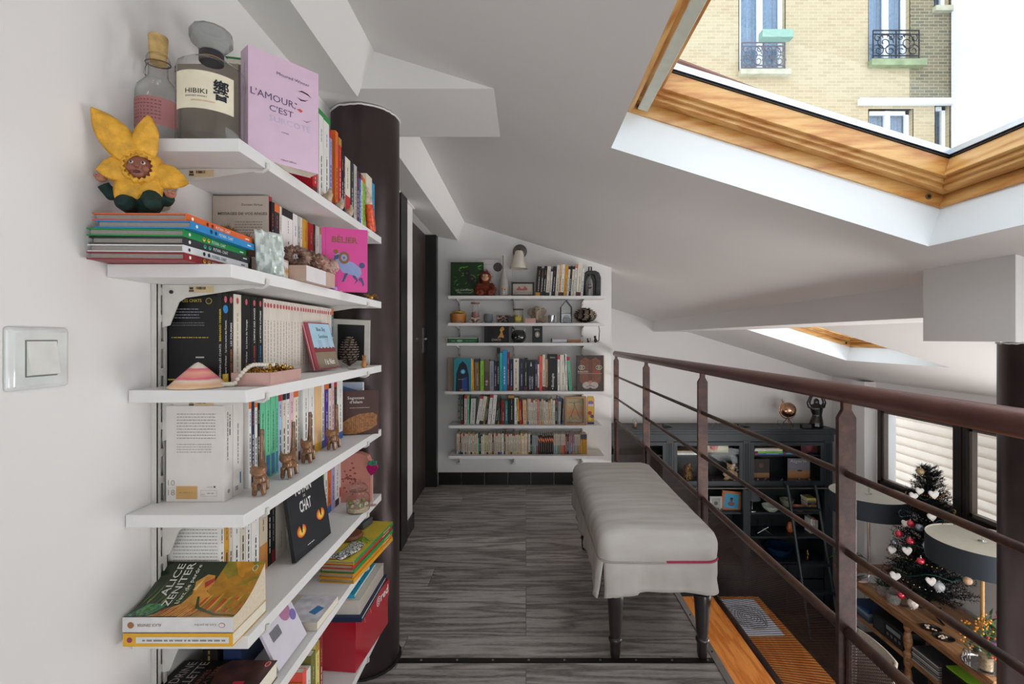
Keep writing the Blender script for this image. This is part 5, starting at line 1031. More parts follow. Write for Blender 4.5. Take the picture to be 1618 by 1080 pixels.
# ---- fifth shelf objects
def curved_book():
    o = thing('paperback_book', 'thick paperback with a colourful jungle and tiger cover curling up, on the fifth shelf', 'book', (-0.681, 0.816, T5+0.0240))
    W_ = 0.186; n = 18; prof = []
    for i in range(n+1):
        u = i/n; prof.append((0.012+0.092*u, 0.026+0.046*u**1.7))
    top = [(0.0, 0.026)]+prof
    b = MB(); pm = M('#DDCDB4', 0.9, var=0.08, scale=200)
    poly = [(0.002, 0.001), (0.105, 0.001)]+[(y, z-0.001) for y, z in top[::-1]]
    b.prism(poly, (0.001, 0, 0), (0, 1, 0), (0, 0, 1), (1, 0, 0), W_-0.002, pm); b.build('pages', o)
    b = MB(); b.box(0, W_, 0, 0.0012, 0, 0.0262, M('#DAD8D6', 0.35)); fr = FR((0, 0, 0), (1, 0, 0), (0, 0, 1)); fr2 = FR((W_, 0, 0.026), (-1, 0, 0), (0, 0, -1))
    b.disc(fr, 0.014, 0.013, 0.0055, M('#9A6A3A')); b.text(fr2, 'ALICE ZENITER', W_-0.066, 0.0105, 0.0050, M('#8A5A4A'), w=0.041); b.text(fr2, 'L\'art de perdre', 0.028, 0.0105, 0.0045, M('#8A8683'), w=0.036); b.disc(fr, W_-0.018, 0.013, 0.0055, M('#C0504A'), ry=0.0042); b.disc(fr, W_-0.018, 0.013, 0.0045, M('#DAD8D6'), 0.0006, ry=0.0032)
    b.box(0, W_, 0, 0.105, -0.0002, 0.001, M('#DAD8D6', 0.35))
    b.build('spine_cover', o, smooth=0)
    b = MB(); Ls = [0]
    for i in range(1, len(top)): Ls.append(Ls[-1]+math.dist(top[i], top[i-1]))
    LT = Ls[-1]
    def pt(x, s_, off=0.0):
        s_ = max(0, min(LT, s_)); j = max(k for k in range(len(Ls)) if Ls[k] <= s_+1e-9); j = min(j, len(top)-2); f_ = (s_-Ls[j])/(Ls[j+1]-Ls[j])
        y = top[j][0]+(top[j+1][0]-top[j][0])*f_; z = top[j][1]+(top[j+1][1]-top[j][1])*f_
        dy, dz = top[j+1][0]-top[j][0], top[j+1][1]-top[j][1]; l = math.hypot(dy, dz); return (x, y-dz/l*off, z+dy/l*off)
    cm = M('#24301C', 0.22, coat=0.5)
    vs = []
    for i in range(41): vs += [pt(0, LT*i/40, 0.0003), pt(W_, LT*i/40, 0.0003)]
    b.faces(vs, [(2*i, 2*i+1, 2*i+3, 2*i+2) for i in range(40)], cm)
    def cp(poly, m, off):       # (x, s) polygon subdivided onto the curved cover
        tmp = bmesh.new(); vv = [tmp.verts.new((p[0], p[1], 0)) for p in poly]; tmp.faces.new(vv)
        bmesh.ops.triangulate(tmp, faces=tmp.faces[:])
        bmesh.ops.subdivide_edges(tmp, edges=tmp.edges[:], cuts=3, use_grid_fill=True)
        tmp.verts.index_update(); b.faces([pt(v.co.x, v.co.y, off) for v in tmp.verts], [tuple(v.index for v in f.verts) for f in tmp.faces], m); tmp.free()
    G = lambda c: M(c, 0.25, var=0.25, scale=50, coat=0.5)
    cp([(0.09, 0), (W_, 0), (W_, LT), (0.115, LT), (0.108, 0.075)], G('#B07A1C'), 0.0005)
    cp([(0.115, LT), (W_, LT), (W_, 0.06), (0.14, 0.075), (0.112, 0.10)], G('#8A7A1E'), 0.0006); cp([(0.13, LT), (0.16, LT), (0.185, 0.095), (0.15, 0.085)], G('#C98A1E'), 0.0007)
    # leaping animal: generic tawny body with stripes
    cp([(0.040, 0.002), (0.055, 0.022), (0.075, 0.034), (0.082, 0.055), (0.075, 0.078), (0.090, 0.092), (0.104, 0.090), (0.110, 0.075), (0.104, 0.060), (0.125, 0.045), (0.120, 0.012), (0.10, 0.002)], G('#CF8F35'), 0.0008)
    cp([(0.092, 0.076), (0.106, 0.086), (0.108, 0.078), (0.098, 0.066)], G('#B5332A'), 0.0010); cp([(0.078, 0.062), (0.088, 0.086), (0.084, 0.062)], G('#E0C88A'), 0.0010)
    rn = random.Random(3)
    for q in range(13): x = 0.044+q*0.0055; cp([(x, 0.002), (x+0.002, 0.003), (x+0.008+rn.uniform(0, 0.004), 0.022+q*0.0022), (x+0.005, 0.022)], G('#B5502A' if q % 2 else '#4A2A18'), 0.0010)
    for q in range(16): x = 0.105+q*0.0045; cp([(x, 0.016), (x+0.003, 0.014), (x+0.012, 0.050+0.004*(q % 3)), (x+0.006, 0.046)], G(['#C2452A', '#D99A2E', '#7C8A2A', '#B55A20'][q % 4]), 0.0009)
    for q in range(12): x = 0.004+q*0.0085; cp([(x, LT*0.30+0.004*(q % 3)), (x+0.0035, LT*0.28), (x+0.014, LT*0.62+rn.uniform(0, 0.03)), (x+0.009, LT*0.60)], G(['#3F5A22', '#6A7A2C', '#2A4420'][q % 3]), 0.0006)
    for q in range(7): cp([(0.0+q*0.004, 0.002+q*0.004), (0.006+q*0.005, 0.002), (0.024+q*0.005, 0.035), (0.018+q*0.004, 0.034)], G(['#2E7A46', '#4E9A4A', '#1E5230'][q % 3]), 0.0007)
    cp([(0.098, 0.05), (0.110, 0.028), (0.150, 0.010), (W_, 0.006), (W_, 0.003), (0.148, 0.006), (0.106, 0.024), (0.095, 0.048)], G('#2F4A20'), 0.0012)
    def ctext(s_, x, s0, h, wd, m):
        vs, fs, x0, x1, y0, y1 = text_geo(s_, None, 0.008); k = h/0.73
        b.faces([pt(x-v.y*k, s0+(v.x-x0)/(x1-x0)*wd, 0.0016) for v in vs], fs, m)
    ctext('ALICE', 0.038, 0.050, 0.0135, 0.062, M('#DAD6CE')); ctext('ZENITER', 0.056, 0.028, 0.0135, 0.086, M('#DAD6CE')); ctext('L\'art de perdre', 0.070, 0.034, 0.0075, 0.076, M('#DAD6CE'))
    b.faces([pt(W_-0.014+0.005*math.cos(a), LT-0.012+0.006*math.sin(a), 0.0012) for a in [2*PI*i/16 for i in range(16)]], [tuple(range(16))], M('#DAD6CE')); b.faces([pt(W_-0.014+0.004*math.cos(a), LT-0.012+0.005*math.sin(a), 0.0015) for a in [2*PI*i/16 for i in range(16)]], [tuple(range(16))], M('#8A7A1E'))
    b.build('cover', o, smooth=0)
curved_book()
book((-0.495, 0.816, T5+0.0008), 0.022, 0.106, 0.185, ori((0, 0, 1), (0, 1, 0)), '#E2A92E', lambda mb, sf, t, h: (mb.quad(sf, 0.006, -0.0052, h-0.022, 0.0052, M('#DCD9D2')), mb.disc(sf, h-0.011, 0, 0.0045, M('#8E3A5A')), mb.ink(sf, 0.012, -0.001, 0.14, 0.003, M('#8E8A86'), random.Random(3), 0.0007)), None, None, label='yellow-spined paperback lying under the curled tiger paperback')
# black comic album leaning, face to the room
def fr_chat(mb, fr, d, h):
    wc = M('#E4E2DE', 0.5)
    mb.text(fr, 'PUTAIN', d*0.42, h-0.042, 0.024, wc, w=0.072, align='c', bold=0.02); mb.text(fr, 'DE', d*0.42, h-0.054, 0.006, wc, w=0.010, align='c'); mb.text(fr, 'CHAT', d*0.42, h-0.086, 0.027, wc, w=0.052, align='c', bold=0.02)
    for (cx, cy, sgn) in ((d*0.24, 0.058, -1), (d*0.78, 0.066, 1)):
        mb.disc(fr, cx, cy, 0.020, M('#E0602A', 0.4), 0.0005, ry=0.0145); mb.disc(fr, cx, cy-0.001, 0.0165, M('#F0A030', 0.4), 0.0007, ry=0.011); mb.disc(fr, cx, cy-0.002, 0.011, M('#F5D060', 0.4), 0.0009, ry=0.007)
        mb.poly(fr, [(cx-0.006, cy+0.015), (cx+0.006, cy+0.015), (cx+0.002, cy-0.004), (cx-0.001, cy-0.005)], M('black'), 0.0011)
    mb.ink(fr, d*0.34, 0.016, 0.032, 0.002, wc, random.Random(1))
book((-0.538, 1.112, T5+0.003), 0.009, 0.172, 0.185, ori((0.985, -0.07, 0.15), (0.07, 1, 0)), '#24262A', None, fr_chat, label='black comic album with glowing orange cat eyes leaning on the fifth shelf', hard=True, name='comic_album', rough=0.5)
t = thing('gift_box', 'salmon pink embossed card box behind the glass sweet jar', 'box', (-0.604, 1.532, T5+0.0006), 0.02)
b = MB(); vs = []; b.prism([(0, 0), (0.11, 0), (0.11, 0.12), (0.10, 0.145), (0.075, 0.155), (0, 0.155)], (0, 0, 0), (1, 0, 0), (0, 0, 1), (0, 1, 0), 0.03, M('#C98474', 0.5)); fr = FR((0, 0, 0), (1, 0, 0), (0, 0, 1)); rn = random.Random(5)
for q in range(26):
    a = rn.uniform(0, 2*PI); x = 0.045+0.03*math.cos(a)*rn.random()+0.01*math.sin(q); z = 0.075+0.052*math.sin(a)*rn.random(); b.disc(fr, x, z, rn.uniform(0.0025, 0.005), M('#8E5348', 0.4), 0.0006, 8, ry=0.003)
b.build('box_body', t)
t = thing('glass_sweet_jar', 'small round lidded glass jar with beads inside at the end of the fifth shelf', 'jar', (-0.505, 1.455, T5+0.0006))
b = MB(); b.lathe([(0.0, 0), (0.029, 0.001), (0.033, 0.006), (0.034, 0.02), (0.034, 0.042), (0.030, 0.052), (0.023, 0.056), (0.023, 0.062)], BOTTLE, seg=32); b.build('glass', t)
b = MB(); b.lathe([(0.026, 0.063), (0.028, 0.066), (0.028, 0.072), (0.020, 0.082), (0.006, 0.087), (0.008, 0.093), (0, 0.096)], BOTTLE, seg=32); b.build('lid', t)
b = MB(); b.lathe([(0, 0.002), (0.030, 0.003), (0.031, 0.006), (0.031, 0.016), (0, 0.017)], M('#BCA88E', 0.7, var=0.35, scale=160), seg=24)
for q in range(6): a = q*1.1-2; b.ball((0.024*math.cos(a), 0.024*math.sin(a), 0.022+0.004*(q % 2)), 0.006, M('#7A8A3A', 0.4) if q % 2 else M('#B8A890', 0.4))
b.build('beads', t)
t = thing('strawberry_charm', 'magenta sequined strawberry with a green top standing behind the glass jar', 'ornament', (-0.478, 1.50, T5+0.0965), 0)
b = MB(); b.prism([(-0.002, -0.002), (0.012, 0.010), (0.018, 0.024), (0.012, 0.034), (0, 0.037), (-0.012, 0.034), (-0.018, 0.024), (-0.012, 0.010)], (0, 0, 0), (1, 0, 0), (0, 0, 1), (0, 1, 0), 0.008, M('#B01E6A', 0.25, 0.3, var=0.5, scale=250)); b.build('berry', t)
b = MB(); b.prism([(-0.014, 0.034), (-0.010, 0.044), (-0.003, 0.039), (0.001, 0.047), (0.005, 0.039), (0.013, 0.043), (0.013, 0.032), (0, 0.029)], (0, -0.001, 0), (1, 0, 0), (0, 0, 1), (0, 1, 0), 0.010, M('#2E7A5E', 0.4, var=0.3, scale=200)); b.build('leaves', t)
b = MB(); b.cyl((0.001, 0.004, -0.0955), (0.0, 0.004, 0.0), 0.0015, M('#C9A59A'), 8); b.lathe([(0.0, -0.0955), (0.012, -0.0954), (0.012, -0.094), (0, -0.0938)], M('#C9A59A'), seg=16, c=(0.001, 0.004, 0)); b.build('stand', t)
# ---- second lowest shelf
book((-0.500, 0.862, T6+0.0008), 0.034, 0.110, 0.185, ori((0, 0, 1), (0, 1, 0)), '#14110F', None, lambda mb, fr, d, h: (mb.poly(fr, [(0.0, 0.0), (d, 0.0), (d, 0.09), (0.09, 0.105), (0.04, 0.09), (0, 0.07)], M('#4A3028', 0.3, var=0.4, scale=40)), mb.disc(fr, d-0.012, 0.012+0.0, 0.009, M('#C23A34'), 0.0006, ry=0.006), mb.disc(fr, d-0.012, 0.012, 0.0075, M('#E8DCD4'), 0.0008, ry=0.0045), mb.disc(fr, d-0.012, 0.012, 0.006, M('#C23A34'), 0.001, ry=0.0035),
     mb.text(fr, 'SANDRINE', 0.004, h-0.030, 0.0180, M('#BDB8B2'), w=0.100), mb.text(fr, 'COLLETTE', 0.004, h-0.054, 0.0180, M('#BDB8B2'), w=0.100), mb.text(fr, 'LES LARMES', 0.012, h-0.072, 0.0095, M('#8A5A4A'), w=0.070), mb.text(fr, 'SUR LA TERRE', 0.012, h-0.086, 0.0095, M('#8A5A4A'), w=0.080), mb.poly(fr, [(0.02, 0.03), (0.05, 0.03), (0.05, 0.05), (0.02, 0.05)], M('#B52430'), 0.0006)), label='dark paperback with large grey capitals lying at the near end of the second lowest shelf')
book((-0.486, 1.125, T6+0.0008), 0.020, 0.12, 0.13, ori((0, 0, 1), (0.03, 1, 0)), '#C9BFAE', None, lambda mb, fr, d, h: (mb.poly(fr, [(0, 0), (d, 0), (d, 0.09), (0, 0.09)], M('#DCD8DE', 0.3, var=0.3, scale=30)), mb.poly(fr, [(0.03, 0.02), (0.06, 0.01), (0.07, 0.03), (0.04, 0.04)], M('#3A82B8'), 0.0006)), label='pale magazine with a blue patch lying beyond the navy binder on the second lowest shelf')
book((-0.508, 0.985, T6+0.0012), 0.006, 0.125, 0.100, ori((0.90, 0, 0.44), (0, 1, 0)), '#D9D3DC', None, lambda mb, fr, d, h: ([mb.quad(fr, 0.02+q*0.003, 0.05, 0.0215+q*0.003, 0.072, 'charcoal', 0.0006) for q in range(12)], mb.disc(fr, 0.09, 0.08, 0.02, M('#B57A9A')), mb.disc(fr, 0.11, 0.06, 0.012, M('#7A6AA8'), 0.0006), mb.disc(fr, 0.08, 0.10, 0.014, M('#B5503A'), 0.0006)), label='floral pale notebook with a bar code leaning on the second lowest shelf', name='notebook')
book((-0.612, 0.978, T6+0.0008), 0.036, 0.105, 0.128, ROTB, '#27365C', None, None, None, label='thick navy blue binder standing on the second lowest shelf', name='binder', cat='binder', hard=True)
book((-0.575, 1.086, T6+0.0008), 0.020, 0.10, 0.13, ROTL, '#8E5A56', lambda mb, sf, t, h: mb.quad(sf, h-0.02, -t/2, h, t/2, M('#E0A83A')), None, None, label='rose brown book with a yellow top edge beside the navy binder')
book((-0.650, 0.972, T6+0.0008), 0.030, 0.065, 0.13, ROTB, '#1A1612', lambda mb, sf, t, h: mb.ink(sf, 0.01, 0, 0.1, 0.004, M('#8A7440'), random.Random(4)), None, None, label='black and gold book between the wall and the navy binder')
# bright album stack overhanging the second lowest shelf
cols = [('#E2A02A', 'amber'), ('#D98A22', 'orange'), ('#2E8B45', 'green'), ('#C9302C', 'red'), ('#DCC23A', 'yellow')]
z = T6+0.0008
for i, (c, cn) in enumerate(cols):
    th = 0.0125 if i < 4 else 0.011; top = i == 4
    def sp_(mb, sf, t, h, i=i):
        if i == 4: mb.quad(sf, 0, -t/2, h, t/2, M('#1E8A48'))
        mb.ink(sf, 0.03, 0, 0.05, 0.003, M('#E8DCC0'), random.Random(i), 0.0007)
    def ft(mb, fr, d, h):
        mb.poly(fr, [(0.003, 0.003), (d-0.003, 0.003), (d-0.003, h-0.003), (0.003, h-0.003)], M('#E0C440', 0.3, coat=0.4), 0.0004)
        cx, cy = d*0.42, h*0.45
        for q in range(12):
            a = -1.0+q*0.22+0.25; L_ = 0.045+0.02*(q % 2); u = (math.cos(a+0.9), math.sin(a+0.9)); p = (-u[1], u[0])
            mb.poly(fr, [(cx, cy), (cx+u[0]*L_*0.5+p[0]*0.006, cy+u[1]*L_*0.5+p[1]*0.006), (cx+u[0]*L_, cy+u[1]*L_), (cx+u[0]*L_*0.5-p[0]*0.006, cy+u[1]*L_*0.5-p[1]*0.006)], M(['#8CA83A', '#6A8A30', '#A8B850'][q % 3]), 0.0006+0.00005*q)
    book((-0.449-0.003*(i % 2), 1.630+0.002*((i*7) % 3), z), th, 0.100, 0.290, ori((0, 0, 1), (-1, 0.10, 0)), c, sp_, ft if top else None, None, label='%s-spined comic album in the overhanging stack above the red box' % cn, hard=True, pages='#A59A7E', name='comic_album')
    z += th+0.0004
ztop = z
b = MB(); n = 24; vs = []
rn = random.Random(6)
b.lathe([(0.0, 0.0), (0.020, 0.001), (0.026, 0.006), (0.022, 0.013), (0, 0.016)], M('#7E4A34', 0.5), seg=20, sx=1.3, sy=1.6); tag(b.build('leather_pouch', None, (-0.540, 1.500, ztop+0.0005)), 'small brown leather pouch on the yellow comic album', 'pouch')
b = MB(); n, m_ = 18, 9; vs = []
for i in range(n+1):
    for j in range(m_+1):
        u, v = i/n, j/m_; vs.append((0.045*v+0.01*math.sin(u*3), 0.105*u, 0.006+0.007*abs(noise.noise(Vector((u*7, v*5, 1))))+0.004*math.sin(v*PI)))
b.faces(vs, [(i*(m_+1)+j, (i+1)*(m_+1)+j, (i+1)*(m_+1)+j+1, i*(m_+1)+j+1) for i in range(n) for j in range(m_)], M('#C9C9C2', 0.8))
def net_mat():
    m, nt, b_, L = newmat('black_net_on_white'); tc = node(nt, 'ShaderNodeTexCoord'); v = node(nt, 'ShaderNodeTexVoronoi', Scale=95.0, feature='DISTANCE_TO_EDGE'); L(tc.outputs['Object'], v.inputs['Vector'])
    r = ramp(nt, [(0.05, '#101010'), (0.11, '#D6D6D0')]); L(v.outputs['Distance'], r.inputs['Fac']); L(r.outputs['Color'], b_.inputs['Base Color']); return m
b.mats[0] = net_mat(); o = b.build('patterned_cloth', None, (-0.555, 1.350, ztop+0.0005), (0, 0, -0.30), smooth=180); o.modifiers.new('s', 'SOLIDIFY').thickness = 0.005; tag(o, 'folded white cloth with a black net pattern on the yellow comic album', 'cloth')
b = MB(); b.box(-0.02, 0.02, 0, 0.06, 0, 0.022, M('#4A4E55', 0.5)); b.box(-0.012, 0.012, 0.01, 0.05, 0.022, 0.030, M('#5A5E66', 0.5)); tag(b.build('grey_case', None, (-0.542, 1.560, ztop+0.0005), (0, 0, -0.2), bevel=0.003), 'small dark grey plastic case behind the patterned cloth', 'case')
# ---- lowest shelf: shoe box and books
t = thing('shoe_box', 'large glossy red cardboard box with a white logo on the lowest shelf', 'box', (-0.606, 1.402, T7+0.0008), -0.10)
RB = M('#B51428', 0.22, var=0.05, scale=6, coat=0.5)
b = MB(); b.box(0.003, 0.115, 0.003, 0.247, 0, 0.148, RB); b.build('box_body', t, bevel=0.001)
b = MB(); b.box(0, 0.118, 0, 0.25, 0.095, 0.150, RB); fr = FR((0.118, 0, 0.092), (0, 1, 0), (0, 0, 1))
wc = M('#E8DAD8', 0.4)
b.disc(fr, 0.160, 0.030, 0.015, wc); b.disc(fr, 0.160, 0.030, 0.0125, RB, 0.0007); b.disc(fr, 0.160, 0.030, 0.009, wc, 0.0009); b.disc(fr, 0.160, 0.030, 0.0065, RB, 0.0011); b.quad(fr, 0.156, 0.028, 0.164, 0.032, wc, 0.0012)
b.text(fr, 'red', 0.178, 0.020, 0.027, wc, w=0.062, bold=0.025)
b.tube([fr @ Vector((0.035, 0.058, 0.001)), fr @ Vector((0.050, 0.052, 0.001)), fr @ Vector((0.060, 0.02, 0.001))], 0.0008, M('#D9A05A'), 5); b.tube([fr @ Vector((0.075, 0.058, 0.001)), fr @ Vector((0.090, 0.052, 0.001)), fr @ Vector((0.102, 0.026, 0.001))], 0.0008, M('#D9A05A'), 5)
b.build('lid', t, bevel=0.001)
z7 = T7+0.1518
book((-0.607, 1.385, z7), 0.014, 0.25, 0.13, ori((0, 0, 1), (0, 1, 0)), '#20304F', None, None, label='dark blue hardback lying directly on the red box', hard=True, name='hardback_book').location.x = -0.470
book((-0.480, 1.398, z7+0.0146), 0.040, 0.235, 0.12, ori((0, 0, 1), (0, 1, 0)), '#D9D0C4', None, None, None, pages='#B5AAA0', label='thick cream book lying on the dark blue hardback above the red box')
book((-0.500, 1.410, z7+0.0552), 0.010, 0.20, 0.10, ori((0, 0, 1), (0, 1, 0)), '#2FA8C8', None, lambda mb, fr, d, h: mb.text(fr, 'STATS', 0.01, 0.010, 0.02, 'black', w=0.07), label='turquoise paperback topmost of the pile on the red box')
L7 = [(462, 472, 0.178, 'teal', {}), (472.6, 478, 0.178, 'amber', {}), (478.5, 484, 0.20, 'salmon', {}), (484.5, 491, 0.19, 'white', {}), (491.5, 498.5, 0.21, 'olive', {}), (499, 505, 0.22, 'pale_yellow', {}), (505.5, 510, 0.225, 'dark_red', {}), (430, 445, 0.178, 'yellow', {}), (445.5, 453, 0.178, 'green', {}), (453.5, 461.5, 0.178, 'pale_blue', {})]
L7.sort(); row_left(T7, -0.510, L7, 'the left lowest shelf', 'books standing on the lowest shelf of the left unit', 11)
# ================================================================== shelves on the far wall of the mezzanine
FS = 3.66; KS = F/FS
def xs_(px, Y=3.70): return (px-VX)/(F/Y)
BT_ = [EYE+v for v in (0.321, 0.115, -0.036, -0.4025, -0.661, -0.891)]
BN = ['topmost', 'second from the top', 'third from the top', 'third from the bottom', 'second lowest', 'lowest']
for i, (z, a, c) in enumerate(zip(BT_, (708, 708, 706, 703, 709, 709), (957, 957, 955, 954, 951, 955))):
    x0, x1 = (a-VX)/KS, (c-VX)/KS
    t = thing('wall_shelf', 'white board shelf on the far wall, the %s of six' % BN[i], 'shelf', (x0, BACKY, z), group='white boards on the far wall')
    b = MB(); b.box(0, x1-x0, FS-BACKY, -0.001, -0.021, 0, SHELFW); b.build('board', t)
    for px in (725, 812, 920):
        x = (px-VX)/(F/3.8)-x0
        b = MB(); b.prism([(-0.012, -0.0215), (-0.185, -0.0215), (-0.17, -0.028), (-0.05, -0.045), (-0.022, -0.095), (-0.012, -0.10)], (x-0.0012, 0, 0), (0, 1, 0), (0, 0, 1), (1, 0, 0), 0.003, BRK)
        b.tube([(x, -0.185, -0.025), (x, -0.1975, -0.023)], 0.003, BRK, 6); b.build('bracket', t)
for px, nm in ((725, 'left'), (812, 'middle'), (920, 'right')):
    x = (px-VX)/(F/3.85); t = thing('shelf_upright', 'white slotted steel upright on the far wall, the %s one of three' % nm, 'shelf upright', (x, BACKY, 0.16))
    b = MB(); b.box(-0.012, 0.012, -0.011, -0.001, 0, 1.30, BRK); 
    for q in range(26): b.box(-0.003, 0.003, -0.0113, -0.010, 0.02+q*0.05, 0.034+q*0.05, M('charcoal'))
    b.build('slotted_rail', t)
A_, B_, C_, D_, E_, F_ = BT_
def leaf_cover(seed, cols, n=30):
    def f(mb, fr, d, h):
        rn = random.Random(seed)
        for q in range(n):
            x, y = rn.uniform(0.01, d-0.03), rn.uniform(0.02, h-0.03); a = rn.uniform(-0.8, 0.8); L_ = rn.uniform(0.02, 0.05)
            ex, ey = min(d, x+L_*math.cos(a)), min(h, max(0, y+L_*math.sin(a))); mb.poly(fr, [(x, y), ((x+ex)/2, (y+ey)/2+0.006), (ex, ey), ((x+ex)/2, (y+ey)/2-0.006)], M(cols[q % len(cols)], 0.4), 0.0004+0.00002*q)
    return f
FACE = ori((0, -1, 0), (1, 0, 0))
# top shelf
def c_chimp(mb, fr, d, h):
    leaf_cover(4, ['#2E5A1E', '#4A8A2A', '#1A3A16', '#6AA53A'], 44)(mb, fr, d, h)
    mb.disc(fr, d*0.5, h*0.66, 0.026, M('#10100E'), 0.002); mb.disc(fr, d*0.62, h*0.50, 0.032, M('#171513'), 0.0021); mb.disc(fr, d*0.5, h*0.68, 0.010, M('#4A3A30'), 0.0023); mb.disc(fr, d*0.66, h*0.52, 0.009, M('#5A4638'), 0.0023)
    mb.text(fr, 'LES CHIMPANZ\u00c9S', 0.04, h*0.16, 0.016, M('#DAD6CC'), w=0.15); mb.ink(fr, 0.05, h*0.10, 0.12, 0.004, M('#A8A8A0'), random.Random(1), 0.002)
book(tuple(P(712.5, 0, 3.78).xy)+(A_+0.0006,), 0.025, 0.255, 0.27, ori((0.0, -1, 0.06), (1, 0, 0)), '#1D3A16', None, c_chimp, label='large green jungle book with two dark apes at the left end of the top shelf', hard=True, kids=False, name='picture_book')
book((xs_(752, 3.82), 3.835, A_+0.0006), 0.012, 0.20, 0.30, FACE, '#C9C5C4', None, lambda mb, fr, d, h: (mb.disc(fr, d*0.86, h*0.80, 0.036, M('#4A3A3A', var=0.5, scale=90)), mb.ink(fr, 0.06, h-0.04, 0.06, 0.003, M('#8A8683'), random.Random(1))), label='pale book behind the toy orangutan and the tall white bottle', kids=False, name='picture_book')
FURR = M('#6E2E1A', 0.95, var=0.35, scale=60)
def fur(b, ells, n, L_, mats, seed=1):
    rn = random.Random(seed)
    for q in range(n):
        c, R_ = ells[rn.randrange(len(ells))]; a = rn.uniform(0, 2*PI); e = math.asin(rn.uniform(-0.9, 1)); nr = Vector((math.cos(a)*math.cos(e), math.sin(a)*math.cos(e), math.sin(e)))
        p = Vector(c)+Vector((nr.x*R_[0], nr.y*R_[1], nr.z*R_[2])); g = nr+Vector((rn.uniform(-.5, .5), rn.uniform(-.5, .5), rn.uniform(-.9, .1))); sd = nr.cross(Vector((0.3, 0.2, 1))).normalized()*L_*0.14
        b.faces([p-sd, p+sd, p+g*L_*rn.uniform(0.5, 1)], [(0, 1, 2)], mats[q % len(mats)])
t = thing('toy_orangutan', 'reddish brown plush orangutan sitting on the top shelf of the far wall', 'stuffed animal', (xs_(767, 3.71), 3.712, A_+0.001))
blob('body', [('b', (0, 0, 0.055), (0.055, 0.045, 0.058)), ('b', (0, -0.004, 0.145), (0.046, 0.040, 0.048)), ('t', [(-0.04, -0.01, 0.09), (-0.068, -0.03, 0.045), (-0.05, -0.055, 0.02)], [0.024, 0.020, 0.018]), ('t', [(0.04, -0.01, 0.09), (0.066, -0.03, 0.045), (0.05, -0.055, 0.02)], [0.024, 0.020, 0.018]), ('t', [(-0.03, -0.02, 0.03), (-0.045, -0.06, 0.022)], [0.028, 0.022]), ('t', [(0.03, -0.02, 0.03), (0.045, -0.06, 0.022)], [0.028, 0.022])], FURR, 0.006, t)
b = MB(); fur(b, [((0, 0, 0.058), (0.057, 0.047, 0.060)), ((0, -0.002, 0.150), (0.048, 0.038, 0.046)), ((-0.06, -0.03, 0.05), (0.022, 0.022, 0.04)), ((0.06, -0.03, 0.05), (0.022, 0.022, 0.04))], 900, 0.018, [FURR, M('#8A4022', 0.9), M('#4A1E12', 0.9)], 3); b.build('fur', t, smooth=0, recalc=False)
b = MB(); b.ball((0, -0.040, 0.133), (0.028, 0.016, 0.020), M('#C09070', 0.6)); b.ball((0, -0.036, 0.155), (0.024, 0.012, 0.012), M('#B5876A', 0.6))
for s_ in (-1, 1): b.ball((s_*0.010, -0.047, 0.157), (0.0055, 0.003, 0.0055), M('#E0C8A8', 0.4)); b.ball((s_*0.010, -0.050, 0.157), (0.003, 0.002, 0.003), M('black', 0.2))
b.ball((0, -0.056, 0.138), (0.005, 0.002, 0.002), M('#5A3A2C')); b.tube([(-0.012, -0.0545, 0.128), (0, -0.0565, 0.125), (0.012, -0.0545, 0.128)], 0.001, M('#5A3A2C'), 5); b.build('face', t)
t = thing('frosted_bottle', 'tall slender white frosted bottle with a long neck on the far top shelf', 'bottle', (xs_(796, 3.72), 3.725, A_+0.0006))
b = MB(); b.lathe([(0, 0), (0.034, 0.001), (0.037, 0.01), (0.038, 0.07), (0.034, 0.12), (0.022, 0.17), (0.012, 0.21), (0.0095, 0.25), (0.009, 0.30), (0.011, 0.302), (0.011, 0.312), (0.009, 0.313), (0, 0.313)], M('#A9A39E', 0.25, coat=0.6), seg=28); b.build('glass', t)
b = MB(); fr = FR((-0.02, -0.0385, 0.03), (1, 0, 0), (0, 0, 1)); b.disc(fr, 0.020, 0.026, 0.010, M('#C9A24A')); b.disc(fr, 0.012, 0.024, 0.006, M('#B5503A'), 0.0006); b.disc(fr, 0.028, 0.020, 0.005, M('#3A2A20'), 0.0006); b.ink(fr, 0.004, 0.006, 0.032, 0.003, M('#4A5A8A'), random.Random(2)); b.build('label', t)
t = thing('framed_picture', 'small black picture frame with a pink butterfly drawing on the far top shelf', 'picture frame', (xs_(808, 3.70), 3.70, A_+0.0006), rot=Matrix.Rotation(-0.06, 4, 'X'))
b = MB(); W_, H_ = 0.175, 0.108
for q in ((0, W_, 0, 0.012), (0, W_, H_-0.012, H_), (0, 0.012, 0.012, H_-0.012), (W_-0.012, W_, 0.012, H_-0.012)): b.box(q[0], q[1], 0, 0.014, q[2], q[3], M('#1E1A18', 0.4))
b.build('frame', t); b = MB(); b.box(0.012, W_-0.012, 0.006, 0.012, 0.012, H_-0.012, M('#B5AC9E', 0.7)); fr = FR((0.012, 0.006, 0.012), (1, 0, 0), (0, 0, 1))
for s_ in (-1, 1):
    for q in range(4): b.poly(fr, [(0.070, 0.034+q*0.004), (0.070+s_*(0.02+q*0.006), 0.066-q*0.005), (0.070+s_*(0.030+q*0.004), 0.058-q*0.008), (0.070+s_*0.006, 0.032)], M('#A85A62', 0.6), 0.0005+q*0.0001)
for q in range(16): b.disc(fr, 0.01+0.0085*q, 0.012+0.010*abs(math.sin(q*1.7)), 0.0035, M('#8E8672', 0.6), 0.0006, 6)
b.build('drawing', t)
